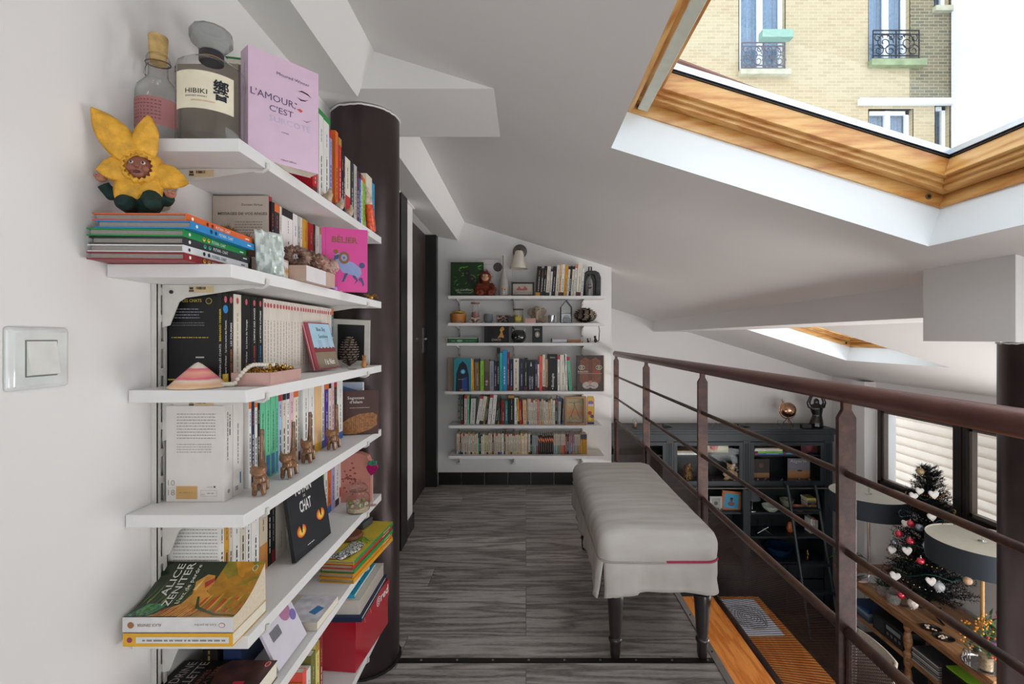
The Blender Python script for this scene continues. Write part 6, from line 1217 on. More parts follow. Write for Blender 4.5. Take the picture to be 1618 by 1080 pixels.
# wall lamp
t = thing('wall_lamp', 'wall lamp with a grey round bracket and a small white cone shade', 'lamp', (xs_(821.5, 3.87), BACKY-0.001, EYE+(VY-397)/(F/3.86)))
b = MB(); b.lathe([(0.056, 0), (0.056, 0.008), (0.048, 0.016), (0.02, 0.020), (0, 0.020)], M('#6E6C6A', 0.3, 0.8), T=Matrix.Rotation(PI/2, 4, 'X'), seg=28); b.build('wall_plate', t)
b = MB(); b.tube([(0, -0.015, 0), (0, -0.06, 0.012), (-0.005, -0.085, 0.002), (-0.005, -0.085, -0.02)], 0.006, M('#4A4846', 0.3, 0.8), 10); b.build('arm', t)
b = MB(); b.lathe([(0.028, 0.0), (0.030, -0.004), (0.070, -0.132), (0.071, -0.138), (0.068, -0.138), (0.027, -0.006)], M('#DDD2C4', 0.6), c=(-0.006, -0.085, -0.012), seg=32, cap=False); b.ball((-0.006, -0.085, -0.012), (0.028, 0.028, 0.006), M('#DDD2C4', 0.6)); b.build('lamp_shade', t)
b = MB(); b.tube([(-0.05, -0.004, 0.03), (-0.06, -0.004, -0.02), (-0.052, -0.004, -0.11), (-0.06, -0.004, -0.20)], 0.003, M('#E0DAD2', 0.5), 6); b.build('cable', t)
RA = [(846, 853, 420, 'black', {}), (853.2, 857, 423, 'charcoal', {}), (857.2, 861.5, 419.5, 'black', {}), (862, 867.5, 420, 'cream', {}), (868, 871, 424, 'white', {}), (871.2, 876.5, 420, 'black', {}), (877, 882, 418, 'cream', {}), (882.3, 885.4, 417, 'apricot', {}), (885.6, 890, 416.5, 'white', {}), (890.3, 895, 418, 'amber', {}), (895.4, 898.4, 420, 'white', {}), (898.6, 901.4, 419, 'black', {}), (901.8, 905.6, 420, 'cream', {}), (906, 909.5, 418, 'white', {}), (910, 917, 415.5, 'ivory', dict(cn='thick ivory')), (917.4, 921, 423, 'white', {})]
for r_ in RA: r_[4]['lean'] = 4
row_back(A_, RA, 'the far top shelf', 'books standing on the top shelf of the far wall', 21, 3.70)
t = thing('grey_toy_bag', 'dark grey arched fabric bag with a small grinning bottle figure before it', 'bag', (xs_(935, 3.76), 3.76, A_+0.0006))
b = MB(); b.prism([(-0.072, 0), (0.072, 0), (0.074, 0.15), (0.06, 0.19), (0.03, 0.205), (-0.03, 0.205), (-0.06, 0.185), (-0.074, 0.14)], (0, 0, 0), (1, 0, 0), (0, 0, 1), (0, 1, 0), 0.05, M('#3E3F42', 0.8, var=0.3, scale=40)); b.build('bag_body', t, bevel=0.01)
b = MB(); b.tube([(0.03, -0.003, 0.02), (0.035, -0.003, 0.12), (0.02, -0.003, 0.17), (-0.02, -0.003, 0.17)], 0.005, M('#1E1E20'), 6); b.tube([(-0.02, 0.02, 0.205), (-0.02, 0.02, 0.235), (0.0, 0.02, 0.235), (0.0, 0.02, 0.205)], 0.006, M('#1E1E20'), 6); b.build('strap', t)
t = thing('grinning_bottle', 'small grey translucent bottle with a grinning mouth in front of the grey bag', 'bottle', (xs_(931, 3.705), 3.705, A_+0.0006))
b = MB(); b.lathe([(0, 0), (0.024, 0.001), (0.027, 0.01), (0.027, 0.10), (0.022, 0.125), (0.012, 0.138), (0.010, 0.150)], M('#7A7876', 0.2, var=0.3, scale=30, coat=0.5), seg=20); b.build('glass', t)
b = MB(); b.lathe([(0.013, 0.150), (0.014, 0.168), (0, 0.17)], M('#2A2828', 0.4), seg=14); b.build('cap', t)
b = MB(); fr = FR((-0.02, -0.0275, 0.03), (1, 0, 0), (0, 0, 1)); b.poly(fr, [(0.0, 0.040), (0.008, 0.028), (0.020, 0.024), (0.032, 0.028), (0.040, 0.040), (0.030, 0.036), (0.020, 0.034), (0.010, 0.036)], M('#151515'), 0.001); b.disc(fr, 0.012, 0.056, 0.004, 'black', 0.001, 10); b.disc(fr, 0.028, 0.056, 0.004, 'black', 0.001, 10); b.build('face_print', t)
# second shelf
t = thing('round_box', 'round orange wooden box with a yellow ribbon bow on the far second shelf', 'box', (xs_(724, 3.74), 3.745, B_+0.0006))
b = MB(); b.lathe([(0, 0), (0.058, 0.001), (0.060, 0.05), (0.062, 0.051), (0.062, 0.070), (0.058, 0.073), (0, 0.074)], M('#B5763A', 0.5, var=0.2, scale=30), seg=36); b.build('box_body', t)
b = MB(); rn = random.Random(2)
for q in range(8): a = q*PI/4; b.ball((0.028*math.cos(a), 0.028*math.sin(a), 0.086), (0.022, 0.010, 0.010), M('#B5A050', 0.5, var=0.3), T=None)
b.tube([(-0.05, -0.02, 0.082), (0, 0, 0.092), (0.05, -0.01, 0.082)], 0.007, M('#C2AE5A', 0.5), 6); b.build('ribbon', t)
t = thing('glass_jar', 'tall glass jar with a wooden lid and pink salt on the far second shelf', 'jar', (xs_(751, 3.73), 3.735, B_+0.0006))
b = MB(); b.lathe([(0, 0), (0.032, 0.001), (0.034, 0.01), (0.028, 0.08), (0.022, 0.15)], BOTTLE, seg=24); b.build('glass', t); b = MB(); b.lathe([(0, 0.003), (0.028, 0.004), (0.026, 0.085), (0, 0.088)], M('#A8706E', 0.6, var=0.2, scale=80), seg=20); b.build('filling', t)
b = MB(); b.lathe([(0.036, 0.150), (0.036, 0.160), (0, 0.161)], M('#9A6A48', 0.5), seg=20); b.build('lid', t)
b = MB()
for s_ in (-1, 1): b.tube([(0, -0.036, 0.03), (s_*0.03, -0.04, 0.04), (s_*0.045, -0.04, 0.02), (s_*0.02, -0.04, 0.005)], 0.008, M('#C9B8A8', 0.7), 6)
b.ball((0, -0.04, 0.025), 0.011, M('#C9B8A8', 0.7)); b.build('bow', t)
b = MB(); b.lathe([(0, 0), (0.026, 0.001), (0.036, 0.02), (0.037, 0.045), (0.032, 0.072), (0.030, 0.072), (0.034, 0.045), (0.03, 0.02), (0, 0.012)], M('#6E7478', 0.6), seg=28); tag(b.build('ceramic_cup', None, (xs_(771.5, 3.73), 3.735, B_+0.0006)), 'round blue grey ceramic cup on the far second shelf', 'cup')
t = thing('photo_card', 'small dark patterned card leaning between the grey cup and the yellow candle', 'card', (xs_(784, 3.75), 3.76, B_+0.001), rot=Matrix.Rotation(-0.15, 4, 'X'))
b = MB(); b.box(0, 0.11, 0, 0.003, 0, 0.066, M('#8E8078', 0.6)); fr = FR((0, 0, 0), (1, 0, 0), (0, 0, 1)); rn = random.Random(8)
for q in range(30): b.disc(fr, rn.uniform(0.01, 0.1), rn.uniform(0.01, 0.058), rn.uniform(0.003, 0.009), M(rn.choice(['#2A1E1C', '#5A2A24', '#C9B5A8', '#1A1616']), 0.6), 0.0004+q*0.00005, 7)
b.build('card_sheet', t)
b = MB(); b.box(0, 0.045, 0, 0.03, 0, 0.052, M('#1A1A1E', 0.4)); b.box(-0.055, 0.0, 0.0, 0.03, 0, 0.012, M('#151416', 0.4)); tag(b.build('black_box', None, (xs_(803, 3.73), 3.725, B_+0.0006), bevel=0.002), 'small black box left of the yellow candle jar', 'box')
t = thing('candle_jar', 'yellow candle in a glass jar with a dark lid on the far second shelf', 'candle', (xs_(819, 3.72), 3.73, B_+0.0006))
b = MB(); b.lathe([(0, 0), (0.037, 0.001), (0.038, 0.005), (0.038, 0.100)], BOTTLE, seg=28); b.build('glass', t); b = MB(); b.lathe([(0, 0.004), (0.035, 0.005), (0.035, 0.062), (0, 0.062)], M('#B5A23A', 0.5), seg=24); b.build('wax', t)
b = MB(); b.lathe([(0.041, 0.101), (0.041, 0.110), (0, 0.111)], M('#3E2A20', 0.5), seg=24); b.build('lid', t); b = MB(); b.quad(FR((-0.02, -0.0385, 0.02), (1, 0, 0), (0, 0, 1)), 0, 0, 0.04, 0.025, M('#C9B85A')); b.build('label', t)
t = thing('plush_elephant', 'worn beige plush elephant slumped on the far second shelf', 'stuffed animal', (xs_(849, 3.74), 3.75, B_+0.001))
PL = M('#9A8B78', 0.95, var=0.2, scale=50)
blob('body', [('b', (0, 0, 0.045), (0.050, 0.035, 0.045)), ('b', (-0.005, -0.01, 0.095), (0.038, 0.034, 0.036)), ('b', (-0.050, 0, 0.088), (0.030, 0.010, 0.032)), ('b', (0.045, 0, 0.092), (0.028, 0.010, 0.030)), ('t', [(-0.005, -0.035, 0.09), (-0.01, -0.055, 0.055), (-0.004, -0.06, 0.02)], [0.016, 0.013, 0.010]), ('t', [(-0.03, -0.02, 0.02), (-0.05, -0.05, 0.012)], [0.020, 0.016]), ('t', [(0.03, -0.02, 0.02), (0.055, -0.045, 0.012)], [0.020, 0.016]), ('t', [(0.04, -0.01, 0.05), (0.065, -0.03, 0.035)], [0.016, 0.013])], PL, 0.005, t)
b = MB()
for s_ in (-1, 1): b.ball((-0.005+s_*0.016, -0.040, 0.105), 0.004, M('black', 0.2))
b.build('eyes', t)
b = MB(); b.box(-0.04, 0.04, -0.02, 0.02, 0, 0.030, M('#C79A8E', 0.6)); b.box(-0.042, 0.042, -0.022, 0.022, 0.030, 0.036, M('#B88A80', 0.6)); tag(b.build('pink_box', None, (xs_(838, 3.69), 3.682, B_+0.0006)), 'small pale pink box in front of the plush elephant', 'box')
b = MB(); b.lathe([(0, 0), (0.018, 0.001), (0.020, 0.01), (0.026, 0.055), (0.028, 0.06), (0.025, 0.058), (0.018, 0.008), (0, 0.006)], SILVER, seg=24); b.tube([(0.024, 0, 0.05), (0.034, 0, 0.062), (0.036, 0, 0.03), (0.030, 0, 0.002)], 0.003, SILVER, 6); tag(b.build('metal_cup', None, (xs_(871, 3.72), 3.72, B_+0.0006)), 'small silver metal cup right of the plush elephant', 'cup')
t = thing('glass_house', 'house-shaped glass terrarium with black edges on the far second shelf', 'terrarium', (xs_(894.5, 3.73), 3.74, B_+0.0006))
b = MB(); w_, h1, h2, dd = 0.041, 0.120, 0.172, 0.03
K_ = [(-w_, 0), (w_, 0), (w_, h1), (0, h2), (-w_, h1)]
for yy in (-dd, dd):
    for q in range(5): a, c = K_[q], K_[(q+1) % 5]; b.cyl((a[0], yy, a[1]+0.003), (c[0], yy, c[1]+0.003), 0.003, M('#1E1A1A', 0.4), 6)
for a in K_: b.cyl((a[0], -dd, a[1]+0.003), (a[0], dd, a[1]+0.003), 0.003, M('#1E1A1A', 0.4), 6)
b.cyl((-w_, -dd, 0.075), (w_, -dd, 0.075), 0.002, M('#1E1A1A', 0.4), 6); b.build('metal_frame', t)
b = MB()
for yy in (-dd, dd): b.faces([(p_[0], yy, p_[1]+0.003) for p_ in K_], [(0, 1, 2, 3, 4)], PANE)
b.build('glass', t); b = MB(); b.ball((0.004, 0, 0.022), (0.032, 0.022, 0.034), M('#3E342C', 0.8, var=0.4, scale=80)); b.ball((0.006, -0.004, 0.050), (0.022, 0.012, 0.014), M('#8E8474', 0.8)); b.build('moss', t)
pine_cone('pine_cone', (xs_(925, 3.74), 3.745, B_+0.001), 0.082, 0.115, 'large dark pine cone at the right end of the far second shelf', M('#3A2E28', 0.8, var=0.3), rows=8)
# third shelf
t = thing('gift_case', 'flat green and white patterned box lying at the left end of the far third shelf', 'box', (xs_(707, 3.70), 3.70, C_+0.0006))
b = MB(); b.box(0, 0.225, 0, 0.12, 0, 0.032, M('#2A6A34', 0.5)); fr = FR((0, 0, 0), (1, 0, 0), (0, 0, 1)); rn = random.Random(3)
b.quad(fr, 0.0, 0.002, 0.008, 0.030, M('#1D4A26')); b.disc(fr, 0.093, 0.015, 0.022, M('#9AB8A0'), 0.0005, ry=0.010); b.ink(fr, 0.03, 0.012, 0.03, 0.004, M('#B8C9B0'), rn, 0.0006); b.ink(fr, 0.14, 0.012, 0.07, 0.006, M('#5E9A62'), rn, 0.0006); b.build('box_body', t)
b = MB(); b.box(-0.001, 0.226, -0.001, 0.121, 0.032, 0.040, M('#A8B8A4', 0.5)); b.build('lid', t)
def c_cats(mb, fr, d, h):
    mb.quad(fr, 0, 0, 0.022, h, M('#0A0A0C'), 0.0003)
    mb.text(fr, 'CHATS', d*0.30, h*0.10, 0.017, M('#CFC9BC'), w=0.070); o_ = M('#C98A3A', 0.5)
    mb.poly(fr, [(0.10, 0.034), (0.118, 0.060), (0.126, 0.080), (0.118, 0.098), (0.128, 0.116), (0.140, 0.122), (0.150, 0.116), (0.152, 0.098), (0.138, 0.086), (0.142, 0.064), (0.150, 0.048), (0.146, 0.034), (0.130, 0.042)], o_, 0.0005); mb.disc(fr, 0.135, 0.106, 0.004, 'black', 0.0007, 8)
book((xs_(765.5, 3.72), 3.725, C_+0.0006), 0.02, 0.188, 0.137, ori((0.0, -1, 0.08), (1, 0, 0)), '#121014', None, c_cats, label='black book with a golden cat on its cover on the far third shelf', hard=True, kids=False, name='picture_book')
t = thing('cat_head_pot', 'round black cat-shaped pot with ears and a painted face on the far third shelf', 'pot', (xs_(819.5, 3.72), 3.735, C_+0.0006))
b = MB(); b.lathe([(0, 0), (0.03, 0.001), (0.050, 0.018), (0.058, 0.045), (0.054, 0.075), (0.040, 0.094), (0.030, 0.098), (0.028, 0.096), (0.035, 0.08), (0, 0.06)], M('#131315', 0.15, coat=0.6), seg=32)
for s_ in (-1, 1): b.prism([(s_*0.020, 0.085), (s_*0.050, 0.072), (s_*0.050, 0.115)], (0, -0.012, 0), (1, 0, 0), (0, 0, 1), (0, 1, 0), 0.012, M('#131315', 0.15, coat=0.6))
b.build('pot_body', t, bevel=0.0015); b = MB(); wc = M('#B5B8A8', 0.4)
for s_ in (-1, 1):
    b.poly(FR((s_*0.022, -0.0565, 0.040), (1, s_*0.42, 0), (0, 0, 1)), [(-0.010, 0), (0, 0.006), (0.010, 0.002), (0, -0.004)], wc, 0.001); b.tube([(s_*0.006, -0.060, 0.028), (s_*0.018, -0.0585, 0.026)], 0.0006, wc, 4)
b.poly(FR((0, -0.0585, 0.030), (1, 0, 0), (0, 0, 1)), [(-0.004, 0.003), (0.004, 0.003), (0, -0.003)], wc, 0.0006); b.build('painted_face', t)
book((xs_(841, 3.71), 3.715, C_+0.0006), 0.012, 0.078, 0.132, ori((0.0, -1, 0.05), (1, 0, 0)), '#15181C', None, lambda mb, fr, d, h: (mb.text(fr, 'B\u00e9lier', d*0.5, h-0.036, 0.014, M('#C9C5BC'), w=0.04, align='c'), mb.disc(fr, d*0.5, h*0.48, 0.017, M('#D8CDB8'), 0.0005, ry=0.022), mb.disc(fr, d*0.5, h*0.48, 0.014, M('#3A342E'), 0.0006, ry=0.018), mb.disc(fr, d*0.5, h*0.48, 0.009, M('#D8CDB8'), 0.0007, ry=0.014), mb.quad(fr, 0, 0, d, 0.004, M('#3E8A5A'))), label='small black book with a white oval on its cover on the far third shelf', kids=False)
b = MB(); b.box(0, 0.125, 0, 0.05, 0.0, 0.006, M('#8E8AA0', 0.3)); b.box(0.002, 0.123, 0.002, 0.048, 0.006, 0.026, M('#B5B0B5', 0.25, coat=0.4)); b.ball((0.004, -0.006, 0.02), (0.006, 0.005, 0.016), M('#3A3634', 0.3)); tag(b.build('small_casket', None, (xs_(870.5, 3.71), 3.71, C_+0.0006)), 'low pale lilac casket right of the small black book', 'box')
b = MB(); b.box(0, 0.105, 0, 0.06, 0, 0.024, M('#A8744A', 0.5, var=0.15, scale=30)); tag(b.build('wooden_box', None, (xs_(896.5, 3.71), 3.71, C_+0.0006), bevel=0.002), 'plain small wooden box on the far third shelf', 'box')
for (px, s_, lab) in ((929, 0.8, 'tiny dark cat figurine beside the wooden box'), (941, 1.25, 'small dark cat figurine with a very long upright tail at the right end')):
    q = [('b', (0, 0, 0.014), (0.010, 0.012, 0.014)), ('b', (-0.004, -0.004, 0.034), (0.008, 0.008, 0.008)), ('t', [(-0.008, -0.004, 0.038), (-0.010, -0.004, 0.046)], [0.003, 0.001]), ('t', [(0.0, -0.004, 0.038), (0.002, -0.004, 0.046)], [0.003, 0.001]), ('t', [(0.006, 0, 0.008), (0.020, 0, 0.012), (0.024, 0, 0.04 if s_ < 1 else 0.075), (0.018, 0, 0.05 if s_ < 1 else 0.110)], [0.004, 0.0035, 0.003, 0.0025])]
    o = blob('cat_figurine', q, M('#3A3230', 0.3, 0.4), 0.0022, None, (xs_(px, 3.71), 3.71, C_+0.0014), sm=2); o.scale = (s_,)*3; tag(o, lab, 'figurine')
# fourth shelf: tall books
sb = lambda txt, c, hh, ww, x=0.02: (lambda mb, sf, t, h: mb.text(sf, txt, x, -hh/2, hh, M(c), w=ww, bold=0.015))
book((xs_(719, 3.70), 3.705, D_+0.0006), 0.060, 0.13, 0.25, ori((0.0, -1, 0), (1, 0, 0)), '#2A6A78', None, lambda mb, fr, d, h: (mb.quad(fr, 0, 0, d, h, M('#2A8A96')), mb.poly(fr, [(0.012, 0), (0.018, h*0.55), (0.04, h*0.82), (0.065, h*0.92), (0.095, h*0.80), (0.112, h*0.5), (0.116, 0)], M('#141C2C'), 0.0005), mb.disc(fr, d*0.52, h*0.60, 0.018, M('#4AA0C0'), 0.0007), mb.disc(fr, d*0.52, h*0.60, 0.010, M('#8AD0E0'), 0.0009), mb.poly(fr, [(0.06, 0), (0.06, h*0.4), (0.10, h*0.45), (0.10, 0)], M('#22408A'), 0.0006), mb.ink(fr, 0.03, h*0.36, 0.05, 0.004, M('#8A9AA8'), random.Random(2), 0.001), mb.disc(fr, d*0.46, 0.012, 0.016, M('#8A5A3A'), 0.0011, ry=0.009)), label='thick turquoise book with a dark arched doorway at the left of the far fourth shelf', pages='#BFB5A2')
book((xs_(708, 3.72), 3.718, D_+0.0006), 0.052, 0.12, 0.252, ROTB, '#A8957A', lambda mb, sf, t, h: mb.ink(sf, 0.03, 0, 0.16, 0.006, M('#8A7A62'), random.Random(3)), label='thick beige book left of the turquoise arched doorway book', kids=False)
RD = [(742.5, 749.5, 568, 'amber', dict(lean=-1.5, spine=sb('WAKE UP', '#1A1A1A', 0.010, 0.09, 0.08))), (750.3, 757.8, 566, '#7A6248', dict(cn='brown', lean=-1)), (758.8, 764.6, 569.5, 'lime', {}), (765.4, 773, 568, '#5E4A44', dict(cn='dark flowered', spine=lambda mb, sf, t, h: (mb.quad(sf, h*0.62, -t/2, h, t/2, M('#6E6048')), mb.disc(sf, h*0.3, 0, 0.010, M('#C9A8B0')), mb.disc(sf, h*0.2, 0.002, 0.008, M('#B5A0A8'))))), (773.6, 780.4, 570, '#8E939A', dict(cn='grey')), (781, 784.8, 571, 'violet', {}), (785.2, 789, 549, 'black', dict(cn='tallest black')), (789.5, 794, 557, 'turquoise', {}), (794.4, 801.4, 553, '#2C8FC4', dict(cn='tall bright blue', spine=lambda mb, sf, t, h: mb.ink(sf, 0.05, 0, 0.14, 0.008, M('#D0E0EA'), random.Random(4)))), (801.8, 804.6, 556, 'dark_red', {}), (805, 810.8, 567, 'navy', {}), (811.5, 820, 566, 'cream', dict(spine=lambda mb, sf, t, h: (mb.disc(sf, 0.015, 0, 0.006, 'charcoal'), mb.disc(sf, h-0.02, 0, 0.006, 'charcoal'), mb.ink(sf, 0.05, 0, 0.12, 0.005, M('#8A7A5A'), random.Random(2))))), (820.6, 827, 566, '#20264A', dict(cn='dark navy')), (827.5, 833.6, 565, 'black', {}),
      (834, 844.6, 568, '#14161F', dict(cn='wide blue-black', label='wide blue-black book with a white drop and large lettering on the far fourth shelf', spine=lambda mb, sf, t, h: (mb.text(sf, 'BERNARD', 0.012, 0.004, 0.012, M('#C9CCD6'), w=0.10), mb.text(sf, 'WERBER', 0.012, -0.015, 0.014, M('#C9CCD6'), w=0.10), mb.poly(sf, [(h-0.05, -0.008), (h-0.05, 0.008), (h-0.015, 0)], M('#C0C4CC'))))),
      (845, 849.2, 568, 'violet', {}), (849.5, 852, 575, 'white', {}), (852.4, 856.6, 562, 'salmon', dict(cn='orange red')), (857, 861.6, 560, 'cream', {}), (862, 865.6, 567, 'tan', {}),
      (866, 880.6, 559, '#141210', dict(cn='thick black', label='thick black reference book with white vertical lettering on the far fourth shelf', spine=lambda mb, sf, t, h: (mb.text(sf, 'Biologie', 0.028, -0.009, 0.019, M('#E0DCD6'), w=0.105, bold=0.01), mb.disc(sf, 0.016, 0, 0.005, M('#E0DCD6')), mb.text(FR(sf @ Vector((h-0.03, 0.018, 0)), sf.to_3x3() @ Vector((0, -1, 0)), sf.to_3x3() @ Vector((1, 0, 0))), 'BSN', 0, 0, 0.008, M('#E0DCD6'), w=0.036)))),
      (881, 884.6, 562, 'white', {}), (885, 893, 560, 'ivory', {}), (893.6, 897.5, 558.5, 'white', dict(lean=-2.5)), (899.6, 904, 563, 'mint', dict(lean=-4.5, cn='bright green leaning'))]
row_back(D_, RD, 'the far fourth shelf', 'books standing on the fourth shelf of the far wall', 24, 3.70)
def c_lynx(mb, fr, d, h):
    mb.poly(fr, [(0, 0), (d, 0), (d, h), (0, h)], M('#3A241C', 0.4, var=0.3, scale=50)); tw = M('#7A4A34', 0.5, var=0.3, scale=90); wt = M('#B5A8A0', 0.6, var=0.2, scale=90)
    mb.poly(fr, [(d*0.10, h*0.30), (d*0.12, h*0.85), (d*0.32, h*0.95), (d*0.5, h*0.86), (d*0.68, h*0.95), (d*0.88, h*0.85), (d*0.90, h*0.30), (d*0.7, h*0.10), (d*0.3, h*0.10)], tw, 0.0005)
    for s_ in (-1, 1):
        cx = d*(0.5+s_*0.32); mb.disc(fr, cx, h*0.66, 0.024, M('#C9BCB0'), 0.0007, ry=0.018); mb.disc(fr, cx, h*0.66, 0.020, M('#1A1210'), 0.0009, ry=0.013); mb.disc(fr, cx, h*0.66, 0.011, M('#B5B08A'), 0.0011); mb.disc(fr, cx, h*0.66, 0.004, M('black'), 0.0013)
        mb.disc(fr, d*(0.5+s_*0.13), h*0.16, 0.034, wt, 0.0008, ry=0.026)
    mb.quad(fr, d*0.42, h*0.30, d*0.58, h*0.85, M('#6A3E2C', 0.5), 0.0007); mb.poly(fr, [(d*0.42, h*0.29), (d*0.58, h*0.29), (d*0.5, h*0.20)], M('#B5705A'), 0.0012); mb.tube([fr @ Vector((d*0.34, h*0.12, 0.001)), fr @ Vector((d*0.5, h*0.16, 0.001)), fr @ Vector((d*0.66, h*0.12, 0.001))], 0.0012, M('black'), 4)
    mb.text(fr, '\u00c9VOLUTIONS', d*0.04, h*0.52, 0.012, M('#DAD6D0'), w=0.10); mb.quad(fr, d*0.60, h*0.52, d*0.85, h*0.555, M('#B53A34'), 0.0014); mb.quad(fr, d*0.04, h*0.485, d*0.94, h*0.495, M('#A8A09A'), 0.0014)
book((xs_(911, 3.70), 3.71, D_+0.0006), 0.035, 0.205, 0.27, ori((0.0, -1, 0.03), (1, 0, 0)), '#2A1C18', None, c_lynx, label='large dark book with a big cat face at the right of the fourth shelf', hard=True, kids=False, name='picture_book')
book((xs_(952.8, 3.73), 3.73, D_+0.0006), 0.015, 0.12, 0.268, ROTB, 'cream', None, label='narrow cream book peeking out behind the big cat face book', kids=False)
# fifth shelf
RE = [(728, 732, 624, 'dark_green', {}), (733.6, 737.6, 624.5, 'pink', dict(cn='shiny pink')), (737.9, 741.4, 624.5, 'mint', dict(cn='shiny green')), (742.4, 750, 629, '#C9C9C6', dict(lean=3, cn='grey white', dy=0)), (752, 757, 625, 'white', dict(lean=9)), (757.6, 763.2, 625.5, 'ivory', dict(lean=9)), (764.0, 765.8, 626, 'olive', dict(lean=9)), (766.4, 768.4, 627, 'charcoal', dict(lean=9)), (770.4, 775.2, 622.8, 'white', dict(lean=5)), (776, 781.8, 623, 'white', dict(lean=5)), (782.6, 785.6, 630, 'dark_green', dict(lean=6)), (786.6, 788.6, 628, 'charcoal', dict(lean=3)), (792, 797.6, 633, 'dark_red', {}), (798, 802.5, 633, 'teal', {}), (803, 812.4, 624, 'black', dict(cn='thick black')), (812.9, 817.5, 628.5, 'white', {}), (817.8, 821, 629, 'yellow', dict(lean=-2.5)), (821.4, 825, 628, 'red', dict(lean=-2.5)), (826.5, 832.6, 631, 'apricot', dict(lean=-1))]
x = 833.2; rn = random.Random(31)
for q in range(13):
    wd = rn.uniform(2.8, 4.6); RE.append((x, x+wd-0.3, rn.uniform(629.5, 632.5), rn.choice(['ivory', 'cream', 'white', 'beige', 'rose', 'cream', 'apricot']), {})); x += wd
RE += [(x, x+3.2, 632, 'dark_green', {}), (x+3.6, x+4.8, 626, 'white', {})]; x += 5.2
while x < 877: RE.append((x, x+3.6, 631, rn.choice(['cream', 'ivory', 'beige']), {})); x += 3.9
RE += [(879, 885.4, 627.5, 'light_grey', dict(lean=2, spine=lambda mb, sf, t, h: mb.quad(sf, h*0.86, -t/2, h, t/2, M('#4A5A8A')))), (887.6, 889.6, 630, 'charcoal', dict(lean=2))]
row_back(E_, RE, 'the far fifth shelf', 'books standing on the fifth shelf of the far wall', 25, 3.71)
t = thing('framed_picture', 'deep light wood frame with an orange bird drawing on the far fifth shelf', 'picture frame', (xs_(892.5, 3.69), 3.685, E_+0.0006))
b = MB(); W_, H_ = 0.163, 0.215; wm = M('#A8805A', 0.5, var=0.12, scale=25)
for q in ((0, W_, 0, 0.014), (0, W_, H_-0.014, H_), (0, 0.014, 0.014, H_-0.014), (W_-0.020, W_, 0.014, H_-0.014)): b.box(q[0], q[1], 0, 0.035, q[2], q[3], wm)
b.build('frame', t)
def sunset():
    m, nt, b_, L = newmat('bird_drawing'); tc = node(nt, 'ShaderNodeTexCoord'); sp_ = node(nt, 'ShaderNodeSeparateXYZ'); L(tc.outputs['Object'], sp_.inputs[0])
    n1 = node(nt, 'ShaderNodeTexNoise', Scale=30.0); L(tc.outputs['Object'], n1.inputs['Vector']); a = node(nt, 'ShaderNodeMath', operation='MULTIPLY_ADD'); a.inputs[1].default_value = 0.08; L(n1.outputs['Fac'], a.inputs[0]); L(sp_.outputs['Z'], a.inputs[2])
    r = ramp(nt, [(0.03, '#6E7A58'), (0.07, '#A8A086'), (0.13, '#C08A5E'), (0.19, '#BFAA84'), (0.26, '#A8A584')]); L(a.outputs[0], r.inputs['Fac']); L(r.outputs['Color'], b_.inputs['Base Color']); return m
b = MB(); b.box(0.014, W_-0.020, 0.020, 0.030, 0.014, H_-0.014, sunset()); fr = FR((0, 0.020, 0), (1, 0, 0), (0, 0, 1)); dk = M('#6A5040', 0.6)
for p_ in ([(0.075, 0.18), (0.070, 0.12), (0.050, 0.07), (0.030, 0.04)], [(0.075, 0.15), (0.09, 0.11), (0.105, 0.07), (0.12, 0.045)], [(0.075, 0.16), (0.055, 0.17), (0.03, 0.165)], [(0.076, 0.16), (0.10, 0.175), (0.125, 0.17)], [(0.05, 0.07), (0.06, 0.04), (0.08, 0.05), (0.10, 0.035)]):
    b.tube([fr @ Vector((a, c, 0.0008)) for a, c in p_], 0.0011, dk, 4)
b.build('drawing', t)
t = thing('snack_box', 'yellow and purple cartoon-coloured packet at the right end of the far fifth shelf', 'packet', (xs_(927.6, 3.74), 3.72, E_+0.0006))
b = MB(); b.prism([(0, 0), (0.052, 0), (0.054, 0.195), (0.046, 0.212), (0.008, 0.212), (0, 0.20)], (0, 0, 0), (1, 0, 0), (0, 0, 1), (0, 1, 0), 0.03, M('#C9A03A', 0.4)); fr = FR((0, 0, 0), (1, 0, 0), (0, 0, 1)); b.quad(fr, 0.002, 0, 0.052, 0.016, M('#3A3A7A')); b.disc(fr, 0.026, 0.165, 0.021, M('#7A5A9A'), 0.0005, ry=0.014); b.disc(fr, 0.026, 0.145, 0.022, M('#C9B8C9'), 0.0006, ry=0.010); b.disc(fr, 0.018, 0.085, 0.015, M('#A83A3A'), 0.0005); b.disc(fr, 0.036, 0.06, 0.013, M('#5A3A7A'), 0.0006); b.disc(fr, 0.02, 0.04, 0.012, M('#D9C84A'), 0.0007); b.build('packet_body', t)
